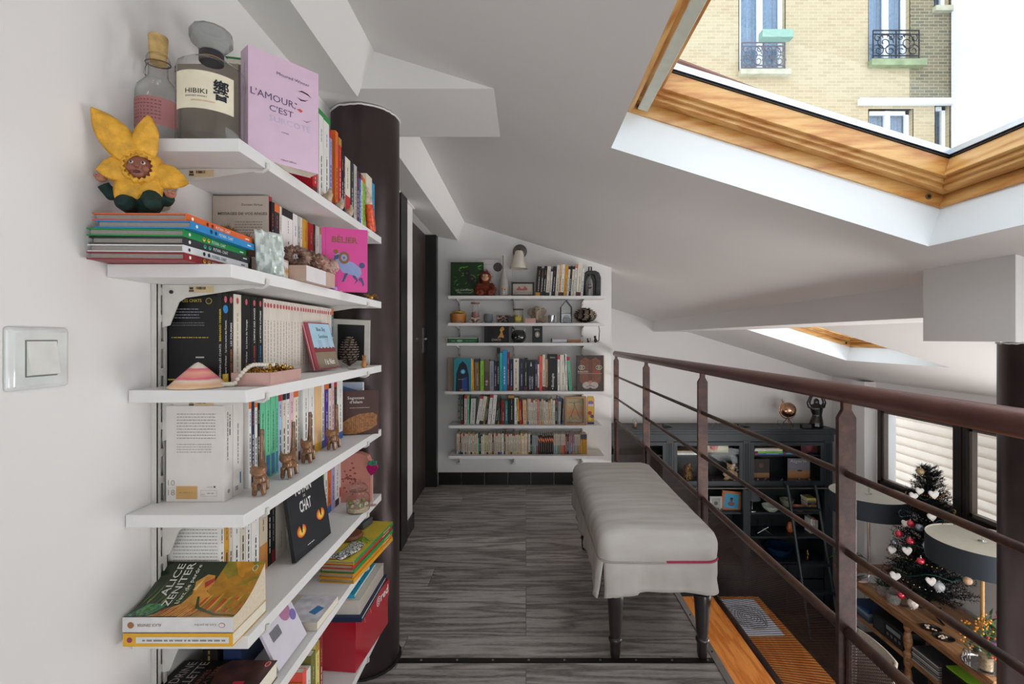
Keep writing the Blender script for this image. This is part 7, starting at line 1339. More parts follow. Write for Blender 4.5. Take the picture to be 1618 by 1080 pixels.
# lowest shelf
pat = []; rn = random.Random(33); x = 721.5
def addn(n, wlo, whi, cols, y0, y1, **o):
    global x
    for q in range(n):
        wd = rn.uniform(wlo, whi); pat.append((x, x+wd-0.25, rn.uniform(y0, y1), rn.choice(cols), dict(o))); x += wd
IV = ['#C9BEAC', '#BFB4A4', '#D0C6B4', '#C4B8A8', 'beige']
addn(2, 2.4, 3, ['beige'], 684, 685); addn(1, 1.6, 1.7, ['black'], 685, 686); addn(7, 2.5, 3.2, IV, 684, 686); addn(2, 2.6, 3, IV, 685, 686, cn='pale'); addn(1, 1.8, 1.9, ['mint'], 688, 689); addn(1, 3, 3, ['black'], 686, 687); addn(2, 2.4, 3, ['cream', 'light_grey'], 685, 687); addn(2, 3, 3.4, ['#C2B88A'], 687, 688, cn='straw yellow'); addn(2, 2.8, 3.2, IV, 684, 686); addn(1, 2.6, 2.7, ['#6E4034'], 685, 686, cn='dark brown'); addn(4, 2.8, 3.6, IV, 684, 686); addn(1, 2.6, 2.7, ['white'], 680, 681); addn(1, 2.6, 2.7, ['#6E4034'], 681, 682, cn='dark brown'); addn(9, 2.2, 3.0, IV, 684, 688); addn(4, 2.2, 2.9, ['white', 'beige', 'apricot'], 684, 686); addn(1, 2.8, 2.9, ['tan'], 685, 686); addn(1, 2.2, 2.3, ['white'], 684, 685)
addn(1, 3, 3.1, ['black'], 686, 687); addn(3, 3, 3.2, ['#8E979A'], 687, 688, cn='grey and white', style='half'); addn(7, 3.3, 3.6, ['#1C1614'], 687, 689, cn='black and orange', style='flame'); addn(7, 2.5, 3.0, IV, 685, 686, style='half', cn='two-tone pale'); addn(1, 2.3, 2.4, ['#A84A34'], 685, 686, cn='rust red'); addn(1, 3.2, 3.3, ['#2A3E4E'], 685, 686, cn='dark blue'); addn(1, 2.6, 2.7, ['#B56A58'], 685, 686, style='half', cn='brick red'); addn(2, 2.9, 3.1, ['plum'], 684, 685); addn(4, 2.2, 2.5, IV, 686, 687, style='half', cn='two-tone pale')
while x < 924.5:
    pat.append((x, x+3.2, 686, '#C9922E', dict(style='topgrey', cn='ochre yellow'))); x += 3.5
row_back(F_, pat, 'the far lowest shelf', 'pocket books on the lowest shelf of the far wall', 26, 3.71)
# ================================================================== lower room: bookcase, ladder
CY = 6.18; KC = F/CY
def cx_(px, Y=CY): return (px-VX)/(F/Y)
CT = EYE-1.157
def hz(py, Y=CY): return EYE+(VY-py)/(F/Y)
BB = BLUEBLACK; BBD = M('#0D1215', 0.5, var=0.1, scale=4)
t = thing('display_bookcase', 'large blue-black bookcase with glazed doors against the far wall of the lower room', 'bookcase', (0, CY, LOW))
zz = lambda h: EYE+h-LOW
xl, xr = 0.84, 3.92; st = [0.86, 1.837, 2.815, 3.85]
b = MB(); b.box(xl, xr, 0.385, 0.40, 0, CT-LOW-0.04, BBD); b.box(xr-0.04, xr, 0.0, 0.385, 0, CT-LOW-0.05, BB); b.box(xl, xl+0.04, 0, 0.385, 0, CT-LOW-0.05, BB)
for x in st[1:3]: b.box(x-0.015, x+0.015, 0.02, 0.385, 0, CT-LOW-0.05, BBD)
for h, y0 in ((-1.32+0.02, 0.0), (-1.50, 0.05), (-1.87, 0.0), (-2.235, 0.03), (-2.545, 0.03), (-2.86, 0.0), (-3.45, 0.0)): b.box(xl+0.04, xr-0.04, y0, 0.385, zz(h)-0.022, zz(h), BB)
b.build('carcass', t)
b = MB(); b.box(xl-0.03, xr+0.04, -0.05, 0.42, zz(-1.157)-0.03, zz(-1.157), BB); b.box(xl-0.015, xr+0.025, -0.035, 0.40, zz(-1.157)-0.065, zz(-1.157)-0.03, BB); b.box(xl, xr+0.01, -0.015, 0.40, zz(-1.32), zz(-1.157)-0.065, BB); b.build('cornice', t, bevel=0.004)
for x in st:
    b = MB(); b.box(x-0.045, x+0.045, -0.02, 0.02, 0, zz(-1.30), BB)
    for q in (-0.02, 0.0, 0.02): b.box(x+q-0.004, x+q+0.004, -0.026, -0.02, zz(-1.85), zz(-1.34), BBD)
    b.build('stile', t)
for i in range(3):
    x0, x1 = st[i]+0.048, st[i+1]-0.048; b = MB(); z0, z1 = zz(-1.865), zz(-1.325); f_ = 0.045
    b.box(x0, x1, -0.018, 0.004, z0, z0+f_, BB); b.box(x0, x1, -0.018, 0.004, z1-f_, z1, BB); b.box(x0, x0+f_, -0.018, 0.004, z0+f_, z1-f_, BB); b.box(x1-f_, x1, -0.018, 0.004, z0+f_, z1-f_, BB)
    dr = b.build('glazed_door', t); g = MB(); g.faces([(x0+f_, -0.008, z0+f_), (x1-f_, -0.008, z0+f_), (x1-f_, -0.008, z1-f_), (x0+f_, -0.008, z1-f_)], [(0, 1, 2, 3)], CABPANE); g.build('pane', dr)
    for j in range(2):
        b = MB(); xa = x0+(x1-x0)*j/2; xb = x0+(x1-x0)*(j+1)/2; b.box(xa+0.005, xb-0.005, -0.016, 0.003, zz(-3.06), zz(-2.89), BB); d_ = b.build('drawer', t, bevel=0.003); b = MB(); b.ball(((xa+xb)/2, -0.024, zz(-2.975)), 0.012, M('#3A3A38', 0.3, 0.8)); b.build('knob', d_)
        b = MB(); b.box(xa+0.005, xb-0.005, -0.016, 0.003, zz(-3.45), zz(-3.08), BB); b.box(xa+0.06, xb-0.06, -0.012, 0.0, zz(-3.40), zz(-3.13), BBD); b.build('cupboard_door', t, bevel=0.003)
b = MB(); b.cyl((xl+0.02, -0.06, zz(-1.90)), (xr+0.02, -0.06, zz(-1.90)), 0.011, M('#5A5652', 0.3, 0.8), 12)
for x in st: b.box(x-0.012, x+0.012, -0.075, -0.02, zz(-1.93), zz(-1.87), IRON)
b.build('ladder_rail', t)
t = thing('library_ladder', 'dark wooden library ladder leaning against the rail of the bookcase', 'ladder', (0, 0, LOW))
def lad(h): return 6.10-(-1.90-h)*0.30
for x in (3.31, 3.66):
    b = MB(); b.tube([(x, lad(-3.5), 0.02), (x, lad(-1.95), zz(-1.95)), (x-0.01, lad(-1.9)+0.0, zz(-1.86)), (x-0.02, lad(-1.86)+0.04, zz(-1.84))], 0.020, BB, 8); b.build('rail', t)
for h in (-2.13, -2.43, -2.73, -3.03, -3.3):
    b = MB(); b.box(3.31, 3.66, lad(h)-0.045, lad(h)+0.045, zz(h)-0.012, zz(h)+0.012, BB); b.build('step', t)
# things in and on the bookcase
def cbook(px0, px1, py0, py1, c, lab, Y=6.30, d=0.16, art=None, nm='book', cat='book', **kw):
    x0, x1 = cx_(px0, Y), cx_(px1, Y); z1, z0 = hz(py0, Y), hz(py1, Y)
    return book((x0, Y, z0), x1-x0, d, z1-z0, ROTB, c, None, art, label=lab, kids=False, name=nm, cat=cat)
def shelfz(h): return EYE+h+0.0008
def stack(xc, y, z, specs, lab0, cat='book'):
    for i, (w_, th, c, cn) in enumerate(specs):
        book((xc+w_/2, y+0.004*i, z), th-0.0006, 0.16, w_, ori((0, 0, 1), (0, 1, 0)), c, generic_spine(i+90, c), label='%s %s' % (cn, lab0), kids=False); z += th
stack(cx_(1212, 6.27), 6.22, shelfz(-1.50), [(0.36, 0.022, 'blue', 'blue'), (0.35, 0.024, 'lime', 'yellow green'), (0.36, 0.018, 'white', 'white'), (0.34, 0.018, 'cream', 'cream')], 'book in the lying stack behind the right glass door of the bookcase')
stack(cx_(1252, 6.27), 6.24, shelfz(-1.50), [(0.24, 0.020, 'sky_blue', 'bright blue'), (0.20, 0.014, 'charcoal', 'dark grey')], 'book lying alone right of the coloured stack in the bookcase')
stack(cx_(1082, 6.27), 6.22, shelfz(-1.50), [(0.30, 0.02, 'white', 'white'), (0.28, 0.016, 'light_grey', 'light grey'), (0.22, 0.014, 'tan', 'tan')], 'book in the lying pile behind the middle glass door')
def card(px0, px1, py0, hs, c, lab, art, Y=6.34, nm='picture', fc=None, fw=0.0, tilt=0.0, cat='picture'):
    x0, x1 = cx_(px0, Y), cx_(px1, Y); z0 = shelfz(hs); H_ = hz(py0, Y)-z0; t = thing(nm, lab, cat, (x0, Y, z0), rot=Matrix.Rotation(tilt, 4, 'Y')); W_ = x1-x0
    if fw:
        b = MB(); fm = M(fc, 0.5)
        for q in ((0, W_, 0, fw), (0, W_, H_-fw, H_), (0, fw, fw, H_-fw), (W_-fw, W_, fw, H_-fw)): b.box(q[0], q[1], 0, 0.02, q[2], q[3], fm)
        b.build('frame', t)
    b = MB(); b.box(fw, W_-fw, 0.006, 0.014, fw, H_-fw, M(c, 0.5)); fr = FR((fw, 0.006, fw), (1, 0, 0), (0, 0, 1)); art(b, fr, W_-2*fw, H_-2*fw); b.build('image', t); return t
card(1118, 1151, 698, -1.50, '#C9BE9E', 'pale canvas with a red poppy behind the middle glass door', lambda b, fr, w, h: (b.disc(fr, w*0.3, h*0.6, 0.055, M('#B52A1E')), b.disc(fr, w*0.42, h*0.5, 0.03, M('#C43A2A'), 0.0006), b.disc(fr, w*0.3, h*0.6, 0.010, M('black'), 0.0008), b.quad(fr, w*0.32, 0, w*0.34, h*0.4, M('#5A6A3A'))))
card(1266, 1292, 699, -1.50, '#6A2E34', 'dark red picture behind the top right glass of the bookcase', lambda b, fr, w, h: b.disc(fr, w*0.5, h*0.5, 0.04, M('#8E4A50')))
card(1190, 1216, 725, -1.87, '#3A3230', 'dark picture with a tan lower band on the right glazed shelf', lambda b, fr, w, h: (b.quad(fr, 0, h*0.14, w, h*0.36, M('#9A6E4A')), b.disc(fr, w*0.5, h*0.7, 0.03, M('#5A4A42'))))
card(1245, 1280, 724, -1.87, '#7E7A86', 'square desert picture with white lettering on the right glazed shelf', lambda b, fr, w, h: (b.quad(fr, 0, 0, w, h*0.45, M('#A8774A')), b.quad(fr, 0, 0, w, h*0.12, M('#6A4A34'), 0.0006), b.disc(fr, w*0.55, h*0.45, 0.035, M('#3A3438'), 0.0006, ry=0.012), b.text(fr, 'Alg\u00e9rie', w*0.1, h*0.82, 0.04, M('#C9C5BE'), w=w*0.75)))
card(1122, 1141, 784, -2.235, '#8E8E8A', 'small silver picture frame beside the orange wooden one in the bookcase', lambda b, fr, w, h: b.disc(fr, w*0.5, h*0.5, 0.025, M('#4A4A48')), fc='#A8A8A4', fw=0.022, nm='framed_picture', cat='picture frame', Y=6.28)
card(1139, 1170, 774, -2.235, '#3A8AA8', 'orange wooden picture frame with a blue photo of a person in the bookcase', lambda b, fr, w, h: (b.disc(fr, w*0.5, h*0.3, 0.045, M('#6A4A5A'), ry=0.03), b.disc(fr, w*0.5, h*0.58, 0.020, M('#5A3A2A'), 0.0007, ry=0.025), b.disc(fr, w*0.5, h*0.66, 0.021, M('#1A1210'), 0.0009, ry=0.014)), fc='#A8622E', fw=0.032, nm='framed_picture', cat='picture frame', tilt=0.10, Y=6.30)
t = thing('owl_statue', 'gold and brown straw owl figure behind the middle glass door', 'figurine', (cx_(1087, 6.32), 6.32, shelfz(-1.87)))
b = MB(); fur(b, [((0, 0, 0.09), (0.06, 0.05, 0.085)), ((0, -0.01, 0.185), (0.05, 0.04, 0.045))], 500, 0.045, [M('#8E6A3A', 0.5), M('#5A3A22', 0.6), M('#C29A5A', 0.5)], 5); b.build('straw', t, smooth=0, recalc=False); b = MB(); b.ball((0, 0, 0.09), (0.058, 0.05, 0.088), M('#5A3E26', 0.7)); b.ball((0, -0.01, 0.185), (0.05, 0.04, 0.045), M('#6A4A2E', 0.7)); b.build('body', t)
t = thing('teddy_bear', 'beige teddy bear sitting on a flat book behind the middle glass door', 'stuffed animal', (cx_(1155, 6.30), 6.30, shelfz(-1.87)+0.022), -0.5)
blob('body', [('b', (0, 0, 0.07), (0.062, 0.052, 0.07)), ('b', (0, -0.01, 0.165), (0.050, 0.045, 0.045)), ('b', (-0.04, 0, 0.205), (0.018, 0.010, 0.018)), ('b', (0.04, 0, 0.205), (0.018, 0.010, 0.018)), ('b', (0, -0.05, 0.155), (0.022, 0.02, 0.018)), ('t', [(-0.04, -0.02, 0.03), (-0.06, -0.10, 0.025)], [0.03, 0.024]), ('t', [(0.04, -0.02, 0.03), (0.06, -0.10, 0.025)], [0.03, 0.024]), ('t', [(-0.05, 0, 0.11), (-0.085, -0.05, 0.07)], [0.022, 0.020]), ('t', [(0.05, 0, 0.11), (0.085, -0.05, 0.07)], [0.022, 0.020])], M('#A88A68', 0.9, var=0.15), 0.008, t)
b = MB(); b.ball((0, -0.070, 0.160), 0.007, M('black', 0.3)); [b.ball((s_*0.018, -0.053, 0.178), 0.005, M('black', 0.2)) for s_ in (-1, 1)]; b.build('face', t)
stack(cx_(1152, 6.24), 6.21, shelfz(-1.87), [(0.34, 0.020, '#4A4A42', 'dark')], 'book lying flat under the teddy bear')
rn = random.Random(9)
for i, (px, c, cn) in enumerate(((1197, '#8A6A72', 'rose'), (1208, '#6A4A6E', 'violet'), (1236, '#5A3A66', 'deep purple'), (1262, '#4E3A34', 'brown'), (1278, '#6A4E3A', 'rust'))):
    b = MB(); 
    for q in range(9):
        a = rn.uniform(0, 2*PI); r0 = rn.uniform(0, 0.04); p0 = Vector((r0*math.cos(a), r0*math.sin(a)*0.6, 0.0)); L_ = rn.uniform(0.03, 0.07)*(1.2-r0*10); b.tube([p0, p0+Vector((0.3*r0*math.cos(a), 0, L_*0.7)), p0+Vector((0.4*r0*math.cos(a), 0, L_))], [0.014, 0.012, 0.001], M(c, 0.2, var=0.4, scale=60), 6)
    tag(b.build('crystal_cluster', None, (cx_(px, 6.24), 6.24, shelfz(-1.87)+0.0005), smooth=0), '%s crystal cluster on the right glazed shelf of the bookcase' % cn, 'crystal', None)
t = thing('table_lamp', 'small lamp with a dark grey cone shade on the open shelf of the bookcase', 'lamp', (cx_(1188, 6.26), 6.26, shelfz(-2.235)))
b = MB(); b.lathe([(0.0, 0), (0.055, 0.002), (0.05, 0.012), (0.012, 0.03), (0.010, 0.10), (0.022, 0.13), (0.008, 0.16), (0.008, 0.20)], SILVER, seg=20); b.build('base', t); b = MB(); b.lathe([(0.105, 0.155), (0.055, 0.30)], M('#3E4044', 0.8), seg=28, cap=False); b.build('lamp_shade', t)
def bowl(px, hs, R_, H_, c, lab, Y=6.25, metal=0.0, rough=0.3):
    b = MB(); b.lathe([(0, 0.0), (R_*0.4, 0.001), (R_*0.85, H_*0.5), (R_, H_), (R_*0.96, H_), (R_*0.8, H_*0.55), (R_*0.35, 0.012), (0, 0.010)], M(c, rough, metal, var=0.25, scale=30), seg=32); tag(b.build('bowl', None, (cx_(px, Y), Y, shelfz(hs))), lab, 'bowl')
bowl(1218, -2.235, 0.11, 0.075, '#A8B0A0', 'pale patterned bowl on the open shelf behind the ladder'); bowl(1243, -2.235, 0.09, 0.10, '#8A8E7A', 'grey green bowl half behind the ladder', 6.42); bowl(1263, -2.235, 0.085, 0.06, '#B5603E', 'orange bowl on the open shelf between the ladder rails'); bowl(1286, -2.235, 0.045, 0.05, '#A85A3A', 'tiny orange bowl right of the ladder', 6.3)
bowl(1232, -2.86, 0.18, 0.14, '#14304E', 'large glossy blue and black bowl low in the bookcase', 6.34, 0.3, 0.1); bowl(1138, -2.235, 0.035, 0.04, '#9A948E', 'tiny silver bowl before the picture frames', 6.22, 0.8)
stack(cx_(1281, 6.34), 6.30, shelfz(-2.235), [(0.12, 0.03, 'dark_green', 'dark green'), (0.11, 0.028, 'amber', 'amber'), (0.12, 0.03, 'navy', 'navy'), (0.11, 0.028, 'olive', 'olive'), (0.12, 0.03, 'pale_yellow', 'pale yellow')], 'small book in the upright stack behind the ladder')
t = thing('glass_vase', 'square clear glass vase with crossed rods on the open shelf', 'vase', (cx_(1208, 6.26), 6.26, shelfz(-2.545)))
b = MB(); 
for s_ in (-1, 1): b.box(s_*0.10-0.004, s_*0.10+0.004, -0.04, 0.04, 0, 0.21, BOTTLE); b.faces([(-0.1, s_*0.04, 0), (0.1, s_*0.04, 0), (0.1, s_*0.04, 0.21), (-0.1, s_*0.04, 0.21)], [(0, 1, 2, 3)], BOTTLE)
b.box(-0.1, 0.1, -0.04, 0.04, 0, 0.012, BOTTLE); b.build('glass', t); b = MB(); b.cyl((-0.09, 0, 0.02), (0.05, 0, 0.10), 0.005, SILVER, 6); b.cyl((0.07, 0, 0.02), (-0.03, 0, 0.09), 0.005, SILVER, 6); b.build('rods', t)
for i, (px, c, h) in enumerate(((1281, 'white', 0.19), (1285, 'cream', 0.20), (1289.5, 'light_grey', 0.17))): book((cx_(px, 6.3), 6.3, shelfz(-2.545)), 0.026, 0.14, h, ROTB, c, generic_spine(i, c), label='%s book standing at the right end of the open shelf' % CN(c), kids=False)
b = MB(); b.lathe([(0, 0), (0.05, 0.002), (0.012, 0.01), (0.010, 0.05), (0.03, 0.06), (0.008, 0.08), (0, 0.12)], GOLDM, seg=16); tag(b.build('brass_ornament', None, (cx_(1276, 6.28), 6.28, shelfz(-2.86))), 'small pointed brass ornament low in the bookcase', 'ornament')
b = MB(); b.lathe([(0, 0), (0.03, 0.002), (0.045, 0.05), (0.03, 0.11), (0.02, 0.13), (0.025, 0.14)], M('#A8562A', 0.25, var=0.3), seg=20); tag(b.build('clay_vase', None, (cx_(1248, 6.36), 6.36, shelfz(-2.545))), 'amber glazed vase standing behind the ladder', 'vase')
# on top
t = thing('tripod_globe', 'rose gold globe lamp on a small tripod on top of the bookcase', 'globe lamp', (cx_(1245, 6.3), 6.3, CT+0.0006))
RG = M('#C79A7E', 0.15, 1.0, var=0.03); b = MB()
for a in (0.3, 2.4, 4.5): b.cyl((0, 0, 0.13), (0.085*math.cos(a), 0.085*math.sin(a), 0.003), 0.005, M('#8A6A5A', 0.3, 1.0), 8)
b.build('tripod', t); b = MB(); b.ball((0, 0, 0.225), 0.098, RG, seg=28, rings=18); b.build('globe', t)
b = MB(); pts = [(0.115*math.cos(a), 0.0, 0.225+0.115*math.sin(a)) for a in [PI*0.65+PI*1.2*i/20 for i in range(21)]]; b.tube(pts, 0.006, RG, 8); b.cyl((-0.06, 0, 0.32), (-0.08, 0, 0.36), 0.008, RG, 8); b.build('ring', t)
o = blob('black_statue', [('t', [(0, 0, 0.0), (0, 0, 0.06), (0.01, 0, 0.16), (0, 0, 0.26), (0, 0, 0.31)], [0.09, 0.085, 0.06, 0.085, 0.055]), ('b', (0, 0, 0.345), (0.035, 0.04, 0.045)), ('t', [(-0.08, 0, 0.26), (-0.105, 0, 0.33), (-0.07, 0, 0.42), (0, 0, 0.445)], [0.030, 0.026, 0.022, 0.024]), ('t', [(0.08, 0, 0.26), (0.105, 0, 0.33), (0.07, 0, 0.42), (0, 0, 0.445)], [0.030, 0.026, 0.022, 0.024])], M('#141214', 0.25, coat=0.4), 0.009, None, (cx_(1290, 6.3), 6.3, CT+0.004)); o.scale = (1, 0.8, 0.95)
tag(o, 'black carved figure with arms raised over its head on top of the bookcase', 'statue')
b = MB(); b.box(-0.06, 0.06, -0.03, 0.03, 0, 0.05, M('#161A1C')); tag(b.build('black_box', None, (cx_(1273, 6.22), 6.22, CT+0.0006), bevel=0.004), 'small black box in front of the statue on the bookcase', 'box')
t = thing('tealight_glass', 'small glass candle holder at the left of the bookcase top', 'candle holder', (cx_(1003, 6.3), 6.3, CT+0.0006)); b = MB(); b.lathe([(0, 0), (0.028, 0.001), (0.03, 0.05)], M('#8A6A52', 0.3), seg=18); b.build('holder', t); b = MB(); b.lathe([(0.030, 0.052), (0.03, 0.08), (0.02, 0.11), (0, 0.115)], BOTTLE, seg=18); b.build('glass', t)
b = MB(); b.lathe([(0, 0), (0.03, 0.001), (0.012, 0.01), (0.035, 0.05), (0.038, 0.09)], BOTTLE, seg=18); tag(b.build('small_glass', None, (cx_(1233, 6.25), 6.25, CT+0.0006)), 'small clear glass left of the rose gold globe', 'glass')
b = MB(); pts = [(0.05*math.cos(a), 0, 0.004+0.05*math.sin(a)) for a in [PI*i/16 for i in range(17)]]; b.tube(pts, 0.004, STEEL, 6); tag(b.build('wire_arch', None, (cx_(1131, 6.3), 6.3, CT+0.0006)), 'thin grey wire arch on the bookcase top behind the third post', 'ornament')
for px, w_ in ((1055, 0.06), (1176, 0.08)):
    b = MB(); b.prism([(-w_, 0), (w_, 0), (w_*0.2, 0.02), (-w_, 0.04)], (0, -0.02, 0), (1, 0, 0), (0, 0, 1), (0, 1, 0), 0.05, M('#141414')); tag(b.build('spotlight', None, (cx_(px, 6.3), 6.3, CT+0.0006)), 'small black spotlight on the bookcase top, %s' % ('the left one' if px < 1100 else 'the one nearer the globe'), 'lamp')
# ================================================================== dining table and chairs below
TZ = EYE-2.72
t = thing('dining_table', 'long honey-coloured wooden dining table on the lower floor beneath the railing', 'table', (1.95, 3.5, LOW))
b = MB(); b.box(-0.50, 0.50, -1.6, 1.6, TZ-LOW-0.035, TZ-LOW, ORANGE_WOOD); b.build('tabletop', t, bevel=0.004)
for x in (-0.44, 0.44):
    for y in (-1.5, 1.5): b = MB(); b.box(x-0.035, x+0.035, y-0.035, y+0.035, 0, TZ-LOW-0.036, ORANGE_WOOD); b.build('leg', t)
b = MB(); b.box(-0.43, 0.43, -1.49, 1.49, TZ-LOW-0.12, TZ-LOW-0.036, ORANGE_WOOD); b.build('apron', t)
b = MB(); b.box(0, 0.40, 0, 0.62, 0, 0.002, M('#C6C9D2', 0.6)); fr = FR((0, 0, 0.002), (1, 0, 0), (0, 1, 0)); dk = M('#4A4A4E', 0.6); rn = random.Random(4)
for q in range(7): b.tube([fr @ Vector((0.2+(0.03+0.022*q)*math.cos(a)*(1+0.1*math.sin(3*a+q)), 0.30+(0.04+0.03*q)*math.sin(a)*(1+0.1*math.cos(2*a)), 0.0006)) for a in [2*PI*i/26 for i in range(26)]], 0.003, dk, 4, closed=True)
tag(b.build('paper_sheet', None, (1.97, 4.42, TZ+0.0006)), 'white paper sheet with a dark round drawing on the dining table', 'paper')
def chair(x, y, rz, lab):
    t = thing('dining_chair', lab, 'chair', (x, y, LOW), rz, 'pale woven dining chairs'); wd = M('#6E5E52', 0.6, var=0.15); wv = M('#8E8478', 0.8, var=0.3, scale=120)
    b = MB(); b.box(-0.22, 0.22, -0.22, 0.22, 0.43, 0.47, wv); b.build('seat', t, bevel=0.01)
    b = MB(); vs = []; n = 12
    for i in range(n+1):
        a = (i/n-0.5)*1.1; 
        for z, l in ((0.52, 0.0), (0.70, 0.03), (0.96, 0.07)): vs.append((0.24*math.sin(a)/math.sin(0.55), 0.235+l-0.10*(1-math.cos(a))*2.2, z))
    b.faces(vs, [(3*i+j, 3*i+3+j, 3*i+4+j, 3*i+1+j) for i in range(n) for j in (0, 1)], wv); o = b.build('backrest', t, smooth=180); o.modifiers.new('s', 'SOLIDIFY').thickness = 0.02
    for sx in (-1, 1):
        b = MB(); b.tube([(sx*0.2, -0.2, 0), (sx*0.2, -0.2, 0.44)], 0.018, wd, 10); b.build('leg', t); b = MB(); b.tube([(sx*0.21, 0.24, 0), (sx*0.21, 0.215, 0.44), (sx*0.215, 0.235, 0.6), (sx*0.215, 0.27, 0.95)], 0.018, wd, 10); b.build('leg', t)
chair(2.66, 4.05, -PI/2, 'pale woven dining chair further along the right side of the wooden table'); chair(2.66, 3.05, -PI/2, 'pale woven dining chair nearest the column on the right side of the table')
# ================================================================== sideboard with everything on it
SX0, SX1, SY0, SY1 = 3.50, 4.13, 3.62, 5.50; SZ = EYE-2.57; sh = SZ-LOW
t = thing('open_sideboard', 'long low brown wooden sideboard with open shelves under the window', 'sideboard', (0, 0, LOW))
b = MB(); b.box(SX0, SX1, SY0, SY1, sh-0.035, sh, BROWNWOOD); b.box(SX0+0.012, SX1, SY0+0.012, SY1-0.012, sh-0.05, sh-0.035, BROWNWOOD); b.box(SX0+0.03, SX1-0.02, SY0+0.03, SY1-0.03, sh-0.10, sh-0.05, BROWNWOOD); b.build('top', t, bevel=0.003)
for z in (0.10, EYE-2.96-LOW):
    b = MB(); b.box(SX0+0.025, SX1-0.02, SY0+0.03, SY1-0.03, z-0.022, z, BROWNWOOD); b.build('shelf', t, bevel=0.003)
for y in (SY0+0.06, 4.50, SY1-0.06):
    for x in (SX0+0.055, SX1-0.055):
        b = MB(); q = 0.085
        prof = [(0.0, 0), (0.03, 0.001), (0.034, 0.03), (0.022, 0.05), (0.036, 0.075)]
        for (z0, z1) in ((0.105, EYE-2.96-LOW-0.025), (EYE-2.96-LOW+0.003, sh-0.105)):
            H_ = z1-z0; prof += [(0.034, z0), (0.034, z0+H_*0.12), (0.022, z0+H_*0.18), (0.030, z0+H_*0.28), (0.038, z0+H_*0.5), (0.030, z0+H_*0.72), (0.022, z0+H_*0.82), (0.034, z0+H_*0.88), (0.034, z1)]
        b.lathe(prof, BROWNWOOD, c=(x, y, 0), seg=16); b.build('turned_leg', t)
S1 = EYE-2.96+0.0006; S0 = LOW+0.1006
def sb_(px, X=3.56): return F*X/(px-VX)   # distance along the sideboard of a pixel column
# hi-fi, boxes and papers on the shelves
t = thing('radio', 'black radio with a grille and dials on the sideboard shelf', 'radio', (3.555, 4.56, S1)); b = MB(); b.box(0, 0.22, 0, 0.40, 0, 0.17, M('#1E2022', 0.4)); b.build('radio_case', t, bevel=0.006); b = MB(); fr = FR((0, 0.40, 0), (0, -1, 0), (0, 0, 1))
for q in range(9): b.quad(fr, 0.02, 0.03+q*0.013, 0.16, 0.036+q*0.013, M('#5A5E62', 0.4, 0.5), 0.001)
b.quad(fr, 0.19, 0.10, 0.37, 0.14, M('#7A8288', 0.3), 0.001); [b.disc(fr, 0.21+q*0.05, 0.06, 0.016, M('#8A8E92', 0.3, 0.6), 0.002) for q in range(4)]; b.build('front_panel', t)
for i, (y, w_, c, lab) in enumerate(((5.02, 0.30, '#2A3C5E', 'dark blue folder'), (5.025, 0.28, '#4A5E6A', 'grey blue folder'), (5.03, 0.29, '#7A8A90', 'pale grey folder'), (5.035, 0.26, '#22406E', 'bright blue folder'))):
    b = MB(); b.box(0, 0.28, 0, w_, 0, 0.028, M(c, 0.5)); tag(b.build('folder', None, (3.56, y, S1+i*0.029)), lab+' in the lying pile at the far end of the sideboard shelf', 'folder')
for i in range(3): b = MB(); b.box(0, 0.26, 0, 0.14, 0, 0.03, M(['#4A3430', '#6A4A44', '#3A2A28'][i], 0.5)); tag(b.build('box_file', None, (3.58, 4.555-0.0+0.0, S1+0.175+0.0) if False else (3.57, 4.97-0.0+0.0, S1+0.12+0.031*i) if False else (3.80, 4.60, S1+0.035*i)), ['dark', 'reddish', 'darkest'][i]+' brown box file behind the radio', 'box')
for i in range(12):
    b = MB(); b.box(0, 0.21, 0, 0.28, 0, 0.010, M(['#A8A8A4', '#5E6064', '#C0BEB8', '#3E4044'][i % 4], 0.5)); tag(b.build('magazine', None, (3.56+0.004*(i % 3), 4.18, S1+i*0.0106)), 'grey magazine, %s from the bottom of the stack beside the long black case' % ordn(i), 'magazine', 'stack of grey magazines on the sideboard shelf')
b = MB(); b.box(0, 0.30, 0, 0.44, 0, 0.16, M('#121214', 0.35)); tag(b.build('black_case', None, (3.56, 3.70, S1), bevel=0.004), 'long black case on the upper sideboard shelf near the column', 'case')
b = MB(); b.box(0, 0.20, 0, 0.40, 0, 0.012, M('#7AA82E', 0.4)); tag(b.build('green_folder', None, (3.58, 3.72, S1+0.1612)), 'bright green folder on top of the long black case', 'folder')
for i in range(7): b = MB(); b.box(0, 0.26, 0, 0.022, 0, 0.28, M(['#C9D2DC', '#8AA8C0', '#DAD6CE', '#3E9A5A', '#B8C9D9', '#A8B5C0', '#E0DCD4'][i], 0.4)); tag(b.build('record_sleeve', None, (3.57, 3.95+i*0.026, S0)), ['pale', 'light blue', 'cream', 'green', 'ice blue', 'grey blue', 'ivory'][i]+' record sleeve standing on the bottom sideboard shelf', 'record')
b = MB(); b.box(0, 0.34, 0, 0.60, 0, 0.20, M('#1A2228', 0.5)); tag(b.build('storage_box', None, (3.57, 4.70, S0), bevel=0.006), 'dark storage box on the bottom sideboard shelf', 'box')
b = MB(); b.box(0, 0.22, 0, 0.20, 0, 0.12, M('#6E5E4E', 0.7)); tag(b.build('wicker_box', None, (3.58, 4.25, S0), bevel=0.01), 'small brown wicker box on the bottom sideboard shelf', 'box')
